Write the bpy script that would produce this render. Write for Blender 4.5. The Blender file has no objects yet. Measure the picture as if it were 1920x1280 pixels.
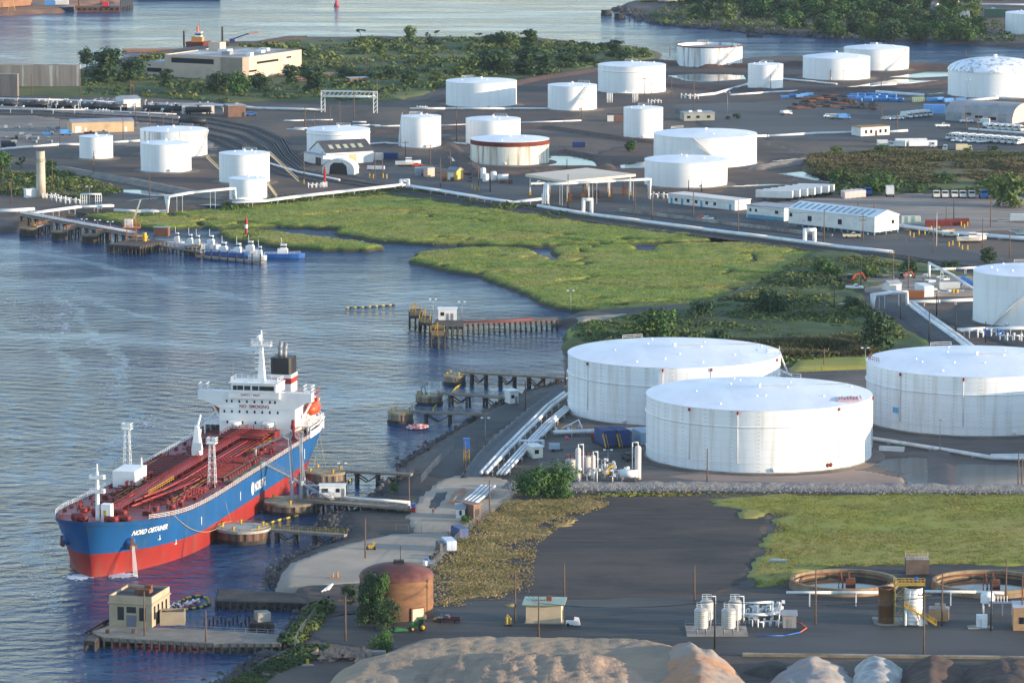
import bpy,math,random
import numpy as np
from math import radians,sin,cos,tan,atan2,pi,sqrt,hypot
from mathutils import Vector,Matrix
random.seed(7);RNG=np.random.default_rng(11)
SC=bpy.context.scene;COL=SC.collection
FOC,CAMH,PITCH=8800.0,214.0,math.atan((640+620)/8800.0)
cam=bpy.data.cameras.new("camera");camo=bpy.data.objects.new("camera",cam);COL.objects.link(camo)
camo.location=(0,0,CAMH);camo.rotation_euler=(pi/2-PITCH,0,0)
cam.sensor_fit='HORIZONTAL';cam.sensor_width=36;cam.lens=36*FOC/1920
cam.clip_start=5;cam.clip_end=20000
SC.camera=camo
SUN_EL,SUN_AZ=radians(7.5),radians(14)
sdir=Vector((cos(SUN_EL)*cos(SUN_AZ),-cos(SUN_EL)*sin(SUN_AZ),sin(SUN_EL)))
w=bpy.data.worlds.new("World");SC.world=w;w.use_nodes=True
nt=w.node_tree;bg=nt.nodes["Background"]
sky=nt.nodes.new("ShaderNodeTexSky");sky.sky_type='NISHITA';sky.sun_disc=False
sky.sun_elevation=SUN_EL;sky.sun_rotation=pi/2+SUN_AZ
sky.altitude=100;sky.air_density=1.0;sky.dust_density=.15;sky.ozone_density=2.8
hs=nt.nodes.new('ShaderNodeHueSaturation');hs.inputs['Saturation'].default_value=.78;nt.links.new(sky.outputs[0],hs.inputs['Color']);tn=nt.nodes.new('ShaderNodeMix');tn.data_type='RGBA';tn.blend_type='MULTIPLY';tn.inputs[0].default_value=1;tn.inputs[7].default_value=(.97,1.0,1.02,1);nt.links.new(hs.outputs[0],tn.inputs[6]);nt.links.new(tn.outputs[2],bg.inputs[0]);bg.inputs[1].default_value=0.15
sl=bpy.data.lights.new("sun",'SUN');sl.energy=2.4;sl.angle=radians(0.5);sl.color=(1.0,0.79,0.56)
so=bpy.data.objects.new("sun",sl);COL.objects.link(so)
so.rotation_euler=sdir.to_track_quat('Z','Y').to_euler();so.location=sdir*3000
SC.view_settings.view_transform='Standard';SC.view_settings.look='None'
SC.view_settings.exposure=1.85;SC.view_settings.gamma=1
SC.render.engine='CYCLES'
cy=SC.cycles;cy.use_denoising=True;cy.max_bounces=5;cy.diffuse_bounces=2;cy.glossy_bounces=3
cy.transmission_bounces=2;cy.volume_bounces=0;cy.transparent_max_bounces=4;cy.caustics_reflective=False
GZ=2.0
def g(px,py,z=GZ):
 u=(px-960)/FOC;v=(640-py)/FOC
 d=(u,cos(PITCH)+v*sin(PITCH),-sin(PITCH)+v*cos(PITCH))
 t=(z-CAMH)/d[2]
 return Vector((d[0]*t,d[1]*t,z))
def mpp(p):
 return p.y/FOC/cos(PITCH)
def poly(pts,z=GZ):return np.array([g(x,y,z)[:2]for x,y in pts])
def _h(ix,iy,s):
 n=(ix.astype(np.int64)*374761393+iy.astype(np.int64)*668265263+s*974634777)&0xffffffff
 n=((n^(n>>13))*1274126177)&0xffffffff
 return((n^(n>>16))&0xffff)/65535.0
def vnoise(x,y,s=0):
 ix=np.floor(x);iy=np.floor(y);fx=x-ix;fy=y-iy
 fx=fx*fx*(3-2*fx);fy=fy*fy*(3-2*fy)
 a=_h(ix,iy,s);b=_h(ix+1,iy,s);c=_h(ix,iy+1,s);d=_h(ix+1,iy+1,s)
 return(a*(1-fx)+b*fx)*(1-fy)+(c*(1-fx)+d*fx)*fy
def fbm(x,y,s=0,o=4):
 r=0;a=.5
 for k in range(o):
  r=r+a*vnoise(x,y,s+k);x=x*2.03;y=y*2.03;a*=.5
 return r
def sdist(P,X,Y):
 best=np.full(X.shape,1e18);ins=np.zeros(X.shape,bool)
 n=len(P)
 for i in range(n):
  ax,ay=P[i];bx,by=P[(i+1)%n]
  dx,dy=bx-ax,by-ay;L=dx*dx+dy*dy+1e-12
  t=np.clip(((X-ax)*dx+(Y-ay)*dy)/L,0,1)
  best=np.minimum(best,(X-ax-t*dx)**2+(Y-ay-t*dy)**2)
  c=((ay>Y)!=(by>Y))&(X<(bx-ax)*(Y-ay)/(by-ay+1e-12)+ax)
  ins^=c
 d=np.sqrt(best);return np.where(ins,d,-d)
def pldist(P,X,Y):
 best=np.full(X.shape,1e18)
 for i in range(len(P)-1):
  ax,ay=P[i];bx,by=P[i+1]
  dx,dy=bx-ax,by-ay;L=dx*dx+dy*dy+1e-12
  t=np.clip(((X-ax)*dx+(Y-ay)*dy)/L,0,1)
  best=np.minimum(best,(X-ax-t*dx)**2+(Y-ay-t*dy)**2)
 return np.sqrt(best)
def lin(c):
 return tuple(((x/255)/12.92 if x<=10.3 else(((x/255)+.055)/1.055)**2.4)for x in c)
MATS={}
def mat(name,c,c2=None,sc=.15,rough=.7,bump=0.0,bsc=None,stretch=(1,1,1),c3=None,sc3=.02,metal=0,det=6,th=(.35,.65),th3=(.45,.6),spec=.4,coord='Object',trk=None):
 """painted / earthy surface: one colour with two noise-driven variations and an optional bump"""
 if name in MATS:return MATS[name]
 m=bpy.data.materials.new(name);m.use_nodes=True;n=m.node_tree.nodes;l=m.node_tree.links
 p=n["Principled BSDF"];p.inputs["Roughness"].default_value=rough;p.inputs["Metallic"].default_value=metal
 p.inputs["Specular IOR Level"].default_value=spec
 c=lin(c)
 tc=n.new("ShaderNodeTexCoord");mp=n.new("ShaderNodeMapping");mp.inputs["Scale"].default_value=stretch
 l.new(tc.outputs[coord],mp.inputs[0])
 out=None
 def noise(scale,d=det):
  t=n.new("ShaderNodeTexNoise");t.inputs["Scale"].default_value=scale;t.inputs["Detail"].default_value=d
  t.inputs["Roughness"].default_value=.62
  l.new(mp.outputs[0],t.inputs["Vector"]);return t
 def ramp(src,a,b):
  r=n.new("ShaderNodeMapRange");r.inputs["From Min"].default_value=a;r.inputs["From Max"].default_value=b
  l.new(src,r.inputs["Value"]);return r.outputs[0]
 def mix(fac,a,b):
  x=n.new("ShaderNodeMix");x.data_type='RGBA';l.new(fac,x.inputs[0])
  if isinstance(a,tuple):x.inputs[6].default_value=(*a,1)
  else:l.new(a,x.inputs[6])
  if isinstance(b,tuple):x.inputs[7].default_value=(*b,1)
  else:l.new(b,x.inputs[7])
  return x.outputs[2]
 if c2 is None:c2=tuple(v*.82 for v in c)
 else:c2=lin(c2)
 t=noise(sc);out=mix(ramp(t.outputs[0],*th),c,c2)
 if c3 is not None:
  t3=noise(sc3);out=mix(ramp(t3 .outputs[0],*th3),out,lin(c3))
 if trk:
  for rot,k in((.25,.0),(-.5,3.0)):
   m2=n.new("ShaderNodeMapping");m2 .inputs["Scale"].default_value=(.035,.55,1);m2 .inputs["Rotation"].default_value=(0,0,rot);m2 .inputs["Location"].default_value=(k,k,0);l.new(tc.outputs[coord],m2 .inputs[0])
   t4=n.new("ShaderNodeTexNoise");t4 .inputs["Scale"].default_value=1;t4 .inputs["Detail"].default_value=4;t4 .inputs["Distortion"].default_value=.6;l.new(m2 .outputs[0],t4 .inputs["Vector"])
   r4=n.new("ShaderNodeMapRange");r4 .inputs["From Min"].default_value=.54;r4 .inputs["From Max"].default_value=.7;r4 .inputs["To Max"].default_value=.75;l.new(t4 .outputs[0],r4 .inputs["Value"])
   out=mix(r4 .outputs[0],out,lin(trk))
 l.new(out,p.inputs["Base Color"])
 if bump:
  bt=noise(bsc or sc*3);b=n.new("ShaderNodeBump");b.inputs["Strength"].default_value=1;b.inputs["Distance"].default_value=bump
  l.new(bt.outputs[0],b.inputs["Height"]);l.new(b.outputs[0],p.inputs["Normal"])
 MATS[name]=m;return m
def tank_mat(name,base,R=30,seam=(2.4,9.0),rust=None,streak=.5,seamk=.86):
 """white plate steel: shell plate seams in cylindrical coordinates, dirt streaks running down"""
 if name in MATS:return MATS[name]
 m=bpy.data.materials.new(name);m.use_nodes=True;n=m.node_tree.nodes;l=m.node_tree.links
 p=n["Principled BSDF"];p.inputs["Roughness"].default_value=.5;p.inputs["Specular IOR Level"].default_value=.25
 tc=n.new("ShaderNodeTexCoord");sp=n.new("ShaderNodeSeparateXYZ");l.new(tc.outputs["Object"],sp.inputs[0])
 at=n.new("ShaderNodeMath");at.operation='ARCTAN2';l.new(sp.outputs[1],at.inputs[0]);l.new(sp.outputs[0],at.inputs[1])
 mu=n.new("ShaderNodeMath");mu.operation='MULTIPLY';l.new(at.outputs[0],mu.inputs[0]);mu.inputs[1].default_value=R
 cb=n.new("ShaderNodeCombineXYZ");l.new(mu.outputs[0],cb.inputs[0]);l.new(sp.outputs[2],cb.inputs[1])
 br=n.new("ShaderNodeTexBrick");l.new(cb.outputs[0],br.inputs["Vector"])
 b=lin(base)
 br.inputs["Color1"].default_value=(*b,1);br.inputs["Color2"].default_value=(*[v*.965 for v in b],1)
 br.inputs["Mortar"].default_value=(*[v*seamk for v in b],1)
 br.inputs["Scale"].default_value=1;br.inputs["Mortar Size"].default_value=.07;br.inputs["Mortar Smooth"].default_value=.5
 br.inputs["Brick Width"].default_value=seam[1];br.inputs["Row Height"].default_value=seam[0]
 mp=n.new("ShaderNodeMapping");mp.inputs["Scale"].default_value=(.5,.03,1);l.new(cb.outputs[0],mp.inputs[0])
 t=n.new("ShaderNodeTexNoise");t.inputs["Scale"].default_value=1;t.inputs["Detail"].default_value=6;l.new(mp.outputs[0],t.inputs["Vector"])
 r=n.new("ShaderNodeMapRange");r.inputs["From Min"].default_value=.5;r.inputs["From Max"].default_value=.8;r.inputs["To Max"].default_value=streak
 l.new(t.outputs[0],r.inputs["Value"])
 x=n.new("ShaderNodeMix");x.data_type='RGBA';l.new(r.outputs[0],x.inputs[0]);l.new(br.outputs[0],x.inputs[6])
 x.inputs[7].default_value=(*lin(rust or(196,186,176)),1)
 l.new(x.outputs[2],p.inputs["Base Color"]);MATS[name]=m;return m
def tag(o,label=None,cat=None,group=None,kind=None):
 if label:o["label"]=label
 if cat:o["category"]=cat
 if group:o["group"]=group
 if kind:o["kind"]=kind
 return o
def T(name,label,cat,loc=(0,0,0),rz=0.0,group=None):
 o=bpy.data.objects.new(name,None);COL.objects.link(o);o.empty_display_size=.5
 o.location=loc;o.rotation_euler=(0,0,rz);return tag(o,label,cat,group)
def link(name,me,m,parent=None,mats=None):
 o=bpy.data.objects.new(name,me);COL.objects.link(o)
 for x in(mats or[m]):me.materials.append(x)
 if parent is not None:o.parent=parent
 return o
def npmesh(name,V,F,smooth=False,uv=None):
 V=np.asarray(V,np.float32);F=np.asarray(F,np.int32);k=F.shape[1]
 me=bpy.data.meshes.new(name);me.vertices.add(len(V));me.vertices.foreach_set("co",V.ravel())
 me.loops.add(F.size);me.loops.foreach_set("vertex_index",F.ravel())
 me.polygons.add(len(F));me.polygons.foreach_set("loop_start",np.arange(0,F.size,k,dtype=np.int32))
 me.polygons.foreach_set("loop_total",np.full(len(F),k,np.int32))
 if smooth:me.polygons.foreach_set("use_smooth",np.ones(len(F),bool))
 me.update();me.validate();return me
KIDS={}
def children(o):return[c for c in bpy.data.objects if c.parent==o]
def dup(root,loc,rz=None,label=None,sc=None,group=None):
 """copy of a thing with copies of its parts and sub-parts (mesh data shared)"""
 kids=KIDS.get(root.name)
 if kids is None:
  kids=KIDS[root.name]=[(c,children(c))for c in children(root)]
 r=root.copy();COL.objects.link(r);r.location=loc
 if rz is not None:r.rotation_euler=(0,0,rz)
 if sc is not None:r.scale=sc if hasattr(sc,'__len__')else(sc,)*3
 if label:r["label"]=label
 if group:r["group"]=group
 for c,gs in kids:
  d=c.copy();COL.objects.link(d);d.parent=r
  for q in gs:
   e=q.copy();COL.objects.link(e);e.parent=d
 return r
class MB:
 """collects shapes, then links them as ONE mesh object"""
 def __init__(s):s.v=[];s.f=[];s.m=[];s.cur=0;s.sm=[];s.smooth=False
 def add(s,vs,fs):
  o=len(s.v);s.v+=[tuple(q)for q in vs]
  for f in fs:s.f.append([o+i for i in f]);s.m.append(s.cur);s.sm.append(s.smooth)
  return s
 def use(s,k):s.cur=k;return s
 def box(s,x0,x1,y0,y1,z0,z1):
  return s.add([(x0,y0,z0),(x1,y0,z0),(x1,y1,z0),(x0,y1,z0),(x0,y0,z1),(x1,y0,z1),(x1,y1,z1),(x0,y1,z1)],[(0,3,2,1),(4,5,6,7),(0,1,5,4),(1,2,6,5),(2,3,7,6),(3,0,4,7)])
 def cbox(s,c,d,rz=0):
  a,b=d[0]/2,d[1]/2;ca,sa=cos(rz),sin(rz)
  q=[(-a,-b),(a,-b),(a,b),(-a,b)]
  p=[(c[0]+x*ca-y*sa,c[1]+x*sa+y*ca)for x,y in q]
  return s.add([(*k,c[2])for k in p]+[(*k,c[2]+d[2])for k in p],[(0,3,2,1),(4,5,6,7),(0,1,5,4),(1,2,6,5),(2,3,7,6),(3,0,4,7)])
 def quad(s,*p):return s.add(p,[tuple(range(len(p)))])
 def tube(s,p,q,r,n=6,r2=None):
  p=Vector(p);q=Vector(q);d=q-p
  if d.length<1e-6:return s
  r2=r if r2 is None else r2;d.normalize()
  a=d.orthogonal().normalized();b=d.cross(a)
  vs=[]
  for c,rr in((p,r),(q,r2)):
   for k in range(n):
    t=2*pi*k/n;vs.append(c+a*(cos(t)*rr)+b*(sin(t)*rr))
  fs=[(k,(k+1)%n,n+(k+1)%n,n+k)for k in range(n)]+[tuple(range(n))[::-1],tuple(range(n,2*n))]
  sm=s.smooth;s.smooth=n>5;s.add(vs,fs);s.smooth=sm
  return s
 def path(s,pts,r,n=6):
  for a,b in zip(pts[:-1],pts[1:]):
   a=Vector(a);b=Vector(b);d=(b-a)
   if d.length>0:d=d.normalized()*r*.7
   s.tube(a-d,b+d,r,n)
  return s
 def beam(s,p,q,w_,h_):
  p=Vector(p);q=Vector(q);d=(q-p).normalized()
  up=Vector((0,0,1))if abs(d.z)<.95 else Vector((0,1,0))
  a=d.cross(up).normalized()*(w_/2);b=a.cross(d).normalized()*(h_/2)
  vs=[p-a-b,p+a-b,p+a+b,p-a+b,q-a-b,q+a-b,q+a+b,q-a+b]
  return s.add(vs,[(0,1,2,3),(7,6,5,4),(0,4,5,1),(1,5,6,2),(2,6,7,3),(3,7,4,0)])
 def lathe(s,prof,n=24,c=(0,0,0),cap=True,a0=0,a1=2*pi):
  vs=[];full=abs(a1-a0-2*pi)<1e-6;m=n if full else n+1
  for r,z in prof:
   for k in range(m):
    t=a0+(a1-a0)*k/n;vs.append((c[0]+cos(t)*r,c[1]+sin(t)*r,c[2]+z))
  fs=[]
  for i in range(len(prof)-1):
   for k in range(n):
    k2=(k+1)%m;fs.append((i*m+k,i*m+k2,(i+1)*m+k2,(i+1)*m+k))
  if cap and full and prof[-1][0]>1e-4:fs.append(tuple((len(prof)-1)*m+k for k in range(m)))
  return s.add(vs,fs)
 def cyl(s,x,y,z0,z1,r,n=12,r2=None):
  sm=s.smooth;s.smooth=n>8
  s.lathe([(r,z0),(r if r2 is None else r2,z1)],n,(x,y,0),False);s.smooth=sm
  rr=r if r2 is None else r2
  if rr>.01:s.add([(x+cos(2*pi*k/n)*rr,y+sin(2*pi*k/n)*rr,z1)for k in range(n)],[tuple(range(n))])
  return s
 def ball(s,c,r,n=8,sq=1):
  return s.lathe([(max(r*cos(a),1e-3),r*sq*sin(a))for a in[(-.5+k/5)*pi for k in range(6)]],n,c,False)
 def prism(s,P,z0,z1):
  n=len(P)
  return s.add([(*p,z0)for p in P]+[(*p,z1)for p in P],[tuple(range(n-1,-1,-1)),tuple(range(n,2*n))]+[(k,(k+1)%n,n+(k+1)%n,n+k)for k in range(n)])
 def prismx(s,prof,x0,x1):
  n=len(prof)
  return s.add([(x0,*p)for p in prof]+[(x1,*p)for p in prof],[tuple(range(n-1,-1,-1)),tuple(range(n,2*n))]+[(k,(k+1)%n,n+(k+1)%n,n+k)for k in range(n)])
 def rail(s,pts,h=1.1,r=.05,step=2.0,mids=1):
  for a,b in zip(pts[:-1],pts[1:]):
   a=Vector(a);b=Vector(b);L=(b-a).length;n=max(1,int(L/step))
   for k in range(n+1):
    p=a.lerp(b,k/n);s.beam(p,p+Vector((0,0,h)),r*1.6,r*1.6)
   for j in range(mids+1):
    o=Vector((0,0,h*(j+1)/(mids+1)));s.beam(a+o,b+o,r*1.6,r*1.6)
  return s
 def build(s,name,m,parent=None,off=None,rev=False):
  if off is not None:s.v=[(a-off[0],b-off[1],c-off[2])for a,b,c in s.v]
  me=bpy.data.meshes.new(name);me.from_pydata(s.v,[],s.f)
  ms=m if isinstance(m,(list,tuple))else[m]
  o=link(name,me,None,parent,ms)
  if len(ms)>1:me.polygons.foreach_set("material_index",s.m)
  me.polygons.foreach_set("use_smooth",s.sm);me.update()
  return o
def axes(P,res,pad=6,grow=True):
 x0,y0=P.min(0)-pad;x1,y1=P.max(0)+pad
 xs=np.arange(x0,x1+res,res)
 ys=[y0]
 while ys[-1]<y1:ys.append(ys[-1]+res*(max(1.0,ys[-1]/1300.0)if grow else 1.0))
 return xs,np.array(ys)
def grid_obj(name,xs,ys,Z,keep,m,label=None,kind="structure",smooth=True,cat=None):
 nx,ny=len(xs),len(ys)
 X,Y=np.meshgrid(xs,ys);V=np.stack([X.ravel(),Y.ravel(),Z.ravel()],1)
 idx=np.arange(nx*ny).reshape(ny,nx)
 F=np.stack([idx[:-1,:-1],idx[:-1,1:],idx[1:,1:],idx[1:,:-1]],-1).reshape(-1,4)
 kp=keep.reshape(ny,nx);kc=(kp[:-1,:-1]|kp[:-1,1:]|kp[1:,1:]|kp[1:,:-1]).ravel()
 F=F[kc];u,inv=np.unique(F,return_inverse=True)
 me=npmesh(name,V[u],inv.reshape(-1,4),smooth)
 o=link(name,me,m)
 return tag(o,label,cat,None,kind)
def sheet(name,pts,m,lift=.04,res=3.0,slope=.2,wob=0.0,wsc=.1,z=GZ,rough=0.0,rsc=.2,kind="structure",label=None,cat=None,dip=-4.5,holes=(),pw=None):
 """an area of ground cover: rises `lift` above the ground inside its outline, dips under it outside"""
 P=np.asarray(pw)if pw is not None else poly(pts,z);xs,ys=axes(P,res);X,Y=np.meshgrid(xs,ys)
 d=sdist(P,X,Y)
 for h in holes:d=np.minimum(d,-sdist(poly(h,z),X,Y))
 if wob:d=d+(fbm(X*wsc,Y*wsc,5)-.47)*2*wob
 Z=np.where(d>0,np.minimum(d*slope,lift),np.maximum(d*1.4,dip))
 if rough:Z=Z+(fbm(X*rsc,Y*rsc,9)-.4)*rough*np.clip(d/3,0,1)
 return grid_obj(name,xs,ys,Z+z,d>-3.6,m,label,kind,cat=cat)
def ridge(name,pts,width,height,m,res=1.5,z=GZ,kind="structure",label=None,rough=.15,pw=None,cat=None,top=.35):
 P=np.asarray(pw)if pw is not None else poly(pts,z)
 xs,ys=axes(P,res,width+3);X,Y=np.meshgrid(xs,ys)
 d=pldist(P,X,Y);t=np.clip((width/2-d)/(width/2*(1-top)),-.3,1)
 Z=t*height+(fbm(X*.4,Y*.4,3)-.45)*rough*np.clip(t,0,1)*2
 return grid_obj(name,xs,ys,Z+z,d<width/2+2*res,m,label,kind,cat=cat)
def inside(P,n,rng=RNG):
 P=np.asarray(P);lo,hi=P.min(0),P.max(0);out=[];got=0
 while got<n:
  q=rng.uniform(lo,hi,(n*2,2));q=q[sdist(P,q[:,0],q[:,1])>0];out.append(q);got+=len(q)
 return np.concatenate(out)[:n]
def tufts(name,Q,z,size,hgt,m,label,blades=5,kind="stuff",spread=.6,cat=None):
 """many small leaf-shaped faces, one clump at each point of Q; size and hgt may be arrays"""
 n=len(Q);N=n*blades
 c=np.repeat(Q,blades,0);sz=np.repeat(np.broadcast_to(size,n),blades);hh=np.repeat(np.broadcast_to(hgt,n),blades)
 zz=np.repeat(np.broadcast_to(z,n),blades)
 a=RNG.uniform(0,2*pi,N);rr=RNG.uniform(0,1,N)**.5*spread
 bx=c[:,0]+np.cos(a)*rr*sz;by=c[:,1]+np.sin(a)*rr*sz
 t=RNG.uniform(0,2*pi,N);wd=sz*RNG.uniform(.25,.5,N);h=hh*RNG.uniform(.55,1.1,N)
 lx=RNG.normal(0,.6,N)*h;ly=RNG.normal(0,.6,N)*h
 V=np.zeros((N,4,3));dx,dy=np.cos(t)*wd,np.sin(t)*wd
 V[:,0]=np.stack([bx-dx*.6,by-dy*.6,zz-.1],1);V[:,1]=np.stack([bx+dx*.6,by+dy*.6,zz-.1],1)
 V[:,2]=np.stack([bx+dx+lx,by+dy+ly,zz+h*.8],1);V[:,3]=np.stack([bx-dx+lx*1.2,by-dy+ly*1.2,zz+h],1)
 o=link(name,npmesh(name,V.reshape(-1,3),np.arange(N*4).reshape(-1,4)),m)
 return tag(o,label,cat,None,kind)
def leaf_quads(C,Nrm,size):
 """one small leaf-sized quad at each point, facing roughly along Nrm"""
 n=len(C);r=RNG.normal(0,1,(n,3));N_=Nrm+r*.55;N_/=np.linalg.norm(N_,axis=1)[:,None]+1e-9
 a=np.cross(N_,RNG.normal(0,1,(n,3)));a/=np.linalg.norm(a,axis=1)[:,None]+1e-9;b=np.cross(N_,a)
 s=(np.broadcast_to(size,n)*RNG.uniform(.6,1.3,n))[:,None]
 return np.stack([C-a*s,C-b*s*.6,C+a*s,C+b*s*.6],1).reshape(-1,3)
def clump_verts(Q,z,R,flat,per,leaf):
 n=len(Q);N=n*per;R=np.broadcast_to(R,n)
 d=RNG.normal(0,1,(N,3));d[:,2]=np.abs(d[:,2]);d/=np.linalg.norm(d,axis=1)[:,None]
 rad=np.repeat(R,per)*RNG.uniform(.55,1.05,N)
 C=np.stack([np.repeat(Q[:,0],per),np.repeat(Q[:,1],per),np.repeat(np.broadcast_to(z,n),per)],1)+d*rad[:,None]*np.array([1,1,flat])
 d2=d.copy();d2[:,2]+=.35
 return leaf_quads(C,d2,np.repeat(R,per)*leaf)
def clumps(name,Q,z,R,flat,m,label,per=26,leaf=.3,kind="stuff"):
 V=clump_verts(Q,z,R,flat,per,leaf)
 return tag(link(name,npmesh(name,V,np.arange(len(V)).reshape(-1,4)),m),label,None,None,kind)
def water_mat(name,base,rough,amp,far=True):
 m=bpy.data.materials.new(name);m.use_nodes=True;n=m.node_tree.nodes;l=m.node_tree.links
 p=n["Principled BSDF"];p.inputs["Base Color"].default_value=(*lin(base),1);p.inputs["IOR"].default_value=1.33
 p.inputs["Specular IOR Level"].default_value=.18
 tc=n.new("ShaderNodeTexCoord")
 def noise(scale,st,det=4,rot=0,rg=.6):
  mp=n.new("ShaderNodeMapping");mp.inputs["Scale"].default_value=st;mp.inputs["Rotation"].default_value=(0,0,rot)
  l.new(tc.outputs["Object"],mp.inputs[0])
  t=n.new("ShaderNodeTexNoise");t.inputs["Scale"].default_value=scale;t.inputs["Detail"].default_value=det
  t.inputs["Roughness"].default_value=rg
  l.new(mp.outputs[0],t.inputs["Vector"]);return t.outputs[0]
 a=noise(.22,(.8,1,1),5,.3,.6);b=noise(.07,(.6,1,1),3,-.25)
 wv=n.new('ShaderNodeTexWave');wv.inputs['Scale'].default_value=.035;wv.inputs['Distortion'].default_value=9;wv.inputs['Detail'].default_value=3;wv.inputs['Detail Scale'].default_value=.6
 wm=n.new('ShaderNodeMapping');wm.inputs['Rotation'].default_value=(0,0,1.15);l.new(tc.outputs['Object'],wm.inputs[0]);l.new(wm.outputs[0],wv.inputs['Vector'])
 slick=noise(.011,(.5,1.2,1),6,.35,.6);slick.node.inputs['Distortion'].default_value=2.2;fine=noise(.05,(.12,1,1),4,.12)
 ad=n.new("ShaderNodeMath");ad.operation='MULTIPLY_ADD';l.new(b,ad.inputs[0]);ad.inputs[1].default_value=.7;l.new(a,ad.inputs[2])
 a2=n.new('ShaderNodeMath');a2 .operation='MULTIPLY_ADD';l.new(wv.outputs[1],a2 .inputs[0]);a2 .inputs[1].default_value=.07;l.new(ad.outputs[0],a2 .inputs[2]);ad=a2
 for cx_,cy_,sc_,am_ in((-210,1230,.045,.12),(-40,1420,.05,.08)):
  wr=n.new('ShaderNodeTexWave');wr.wave_type='RINGS';wr.rings_direction='Z';wr.inputs['Scale'].default_value=sc_;wr.inputs['Distortion'].default_value=5;wr.inputs['Detail'].default_value=2;wr.inputs['Detail Scale'].default_value=.5
  wl=n.new('ShaderNodeMapping');wl.inputs['Location'].default_value=(-cx_,-cy_,0);l.new(tc.outputs['Object'],wl.inputs[0]);l.new(wl.outputs[0],wr.inputs['Vector'])
  a3=n.new('ShaderNodeMath');a3 .operation='MULTIPLY_ADD';l.new(wr.outputs[1],a3 .inputs[0]);a3 .inputs[1].default_value=am_;l.new(ad.outputs[0],a3 .inputs[2]);ad=a3
 bp=n.new("ShaderNodeBump");bp.inputs["Distance"].default_value=amp
 mr=n.new("ShaderNodeMapRange");mr.inputs["From Min"].default_value=.36;mr.inputs["From Max"].default_value=.62
 mr.inputs["To Min"].default_value=.18;mr.inputs["To Max"].default_value=1.0
 l.new(slick,mr.inputs["Value"]);l.new(mr.outputs[0],bp.inputs["Strength"])
 l.new(ad.outputs[0],bp.inputs["Height"]);l.new(bp.outputs[0],p.inputs["Normal"])
 r2=n.new("ShaderNodeMapRange");r2 .inputs["From Min"].default_value=.35;r2 .inputs["From Max"].default_value=.65
 r2 .inputs["To Min"].default_value=rough*.6;r2 .inputs["To Max"].default_value=rough*1.5
 l.new(fine,r2 .inputs["Value"]);l.new(r2 .outputs[0],p.inputs["Roughness"])
 return m
M_WATER=water_mat("river water",(22,60,96),.12,3.2)
M_POND=water_mat("pond water",(40,44,46),.1,.04);M_POND.node_tree.nodes['Principled BSDF'].inputs['Specular IOR Level'].default_value=.32
xs=np.linspace(-2000,2000,41);ys=np.linspace(300,5000,48);X,Y=np.meshgrid(xs,ys)
grid_obj("water",xs,ys,np.zeros_like(X),np.ones_like(X,bool),M_WATER)
xs=np.linspace(-2100,2100,9);ys=np.linspace(200,5100,9);X,Y=np.meshgrid(xs,ys)
grid_obj("river_bed",xs,ys,np.full_like(X,-4.0),np.ones_like(X,bool),mat("river mud",(60,52,42)))
M_SOIL=mat("oily dark soil",(68,63,58),(46,44,43),.05,.85,.12,.6,c3=(98,82,68),sc3=.016,stretch=(1,.45,1),trk=(96,88,78))
M_ROCK=mat("shore rock",(98,92,84),(62,58,54),.8,.8,.1,2)
M_DOCKTAN=mat("tan quay",(150,112,84),(120,84,62),.1,.8)
M_MUD=mat("wet mud",(72,58,50),(56,48,44),.1,.5,.05,.5)
M_GRAVELTAN=mat("tan gravel",(140,128,116),(118,108,100),.05,.9,.05,1,c3=(96,90,86),sc3=.02,stretch=(.5,1,1),trk=(160,146,130))
M_GRAVEL=mat("pale gravel",(174,160,140),(156,142,124),.08,.9,.04,2,c3=(146,136,122),sc3=.03)
M_LOT=mat("dusty gravel lot",(150,136,120),(130,118,106),.05,.9,.04,1,c3=(112,105,102),sc3=.03,stretch=(.4,1,1),trk=(172,158,142))
M_ASPH=mat("asphalt",(63,65,66),(52,54,55),.08,.8,.02,2,c3=(78,78,78),sc3=.02,stretch=(.35,1,1),trk=(86,84,81))
M_ASPHD=mat("dark asphalt",(50,51,51),(37,38,39),.1,.75,.02,2,c3=(74,73,70),sc3=.025,stretch=(.35,1,1),trk=(74,73,70))
M_DARKFIELD=mat("dark cinder field",(60,53,49),(34,33,33),.16,.9,.15,.9,c3=(74,64,56),sc3=.035,stretch=(.5,1,1),trk=(74,66,60))
M_LINER=mat("black liner sheet",(57,61,68),(47,50,57),.2,.55,.05,.3)
M_BERM=mat("gravel berm",(138,128,118),(112,104,96),.3,.9,.08,1.2)
M_DIRT=mat("brown dirt",(90,71,61),(73,59,52),.08,.9,.08,.7,c3=(61,54,50),sc3=.03,stretch=(.5,1,1),trk=(110,92,80))
M_BALLAST=mat("railway ballast",(57,57,59),(47,46,49),.5,.9,.05,1.5)
M_PATH=mat("beige track",(150,130,118),(134,116,106),.12,.9,.04,1)
M_STONE=mat("grey stone",(150,146,140),(108,106,104),.9,.9,.25,1.6)
M_GRASS=mat("mown grass",(149,143,55),(115,126,47),.07,.9,.08,1.1,c3=(147,135,66),sc3=.025,stretch=(.6,1,1))
M_DRY=mat("dry grass",(160,136,86),(119,110,60),.12,.9,.2,.8,c3=(97,89,43),sc3=.05)
M_MARSH=mat("salt marsh grass",(131,142,52),(104,122,45),.07,.9,.35,.6,c3=(143,138,65),sc3=.03,stretch=(.55,1.2,1))
M_MARSHB=mat("marsh blades",(131,142,53),(107,125,47),.09,.85,c3=(141,138,65),sc3=.03,stretch=(.55,1.2,1))
M_SCRUB=mat("rank scrub",(62,84,36),(40,58,28),.05,.9,.4,.4,c3=(92,98,48),sc3=.015,stretch=(.45,1.2,1))
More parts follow.
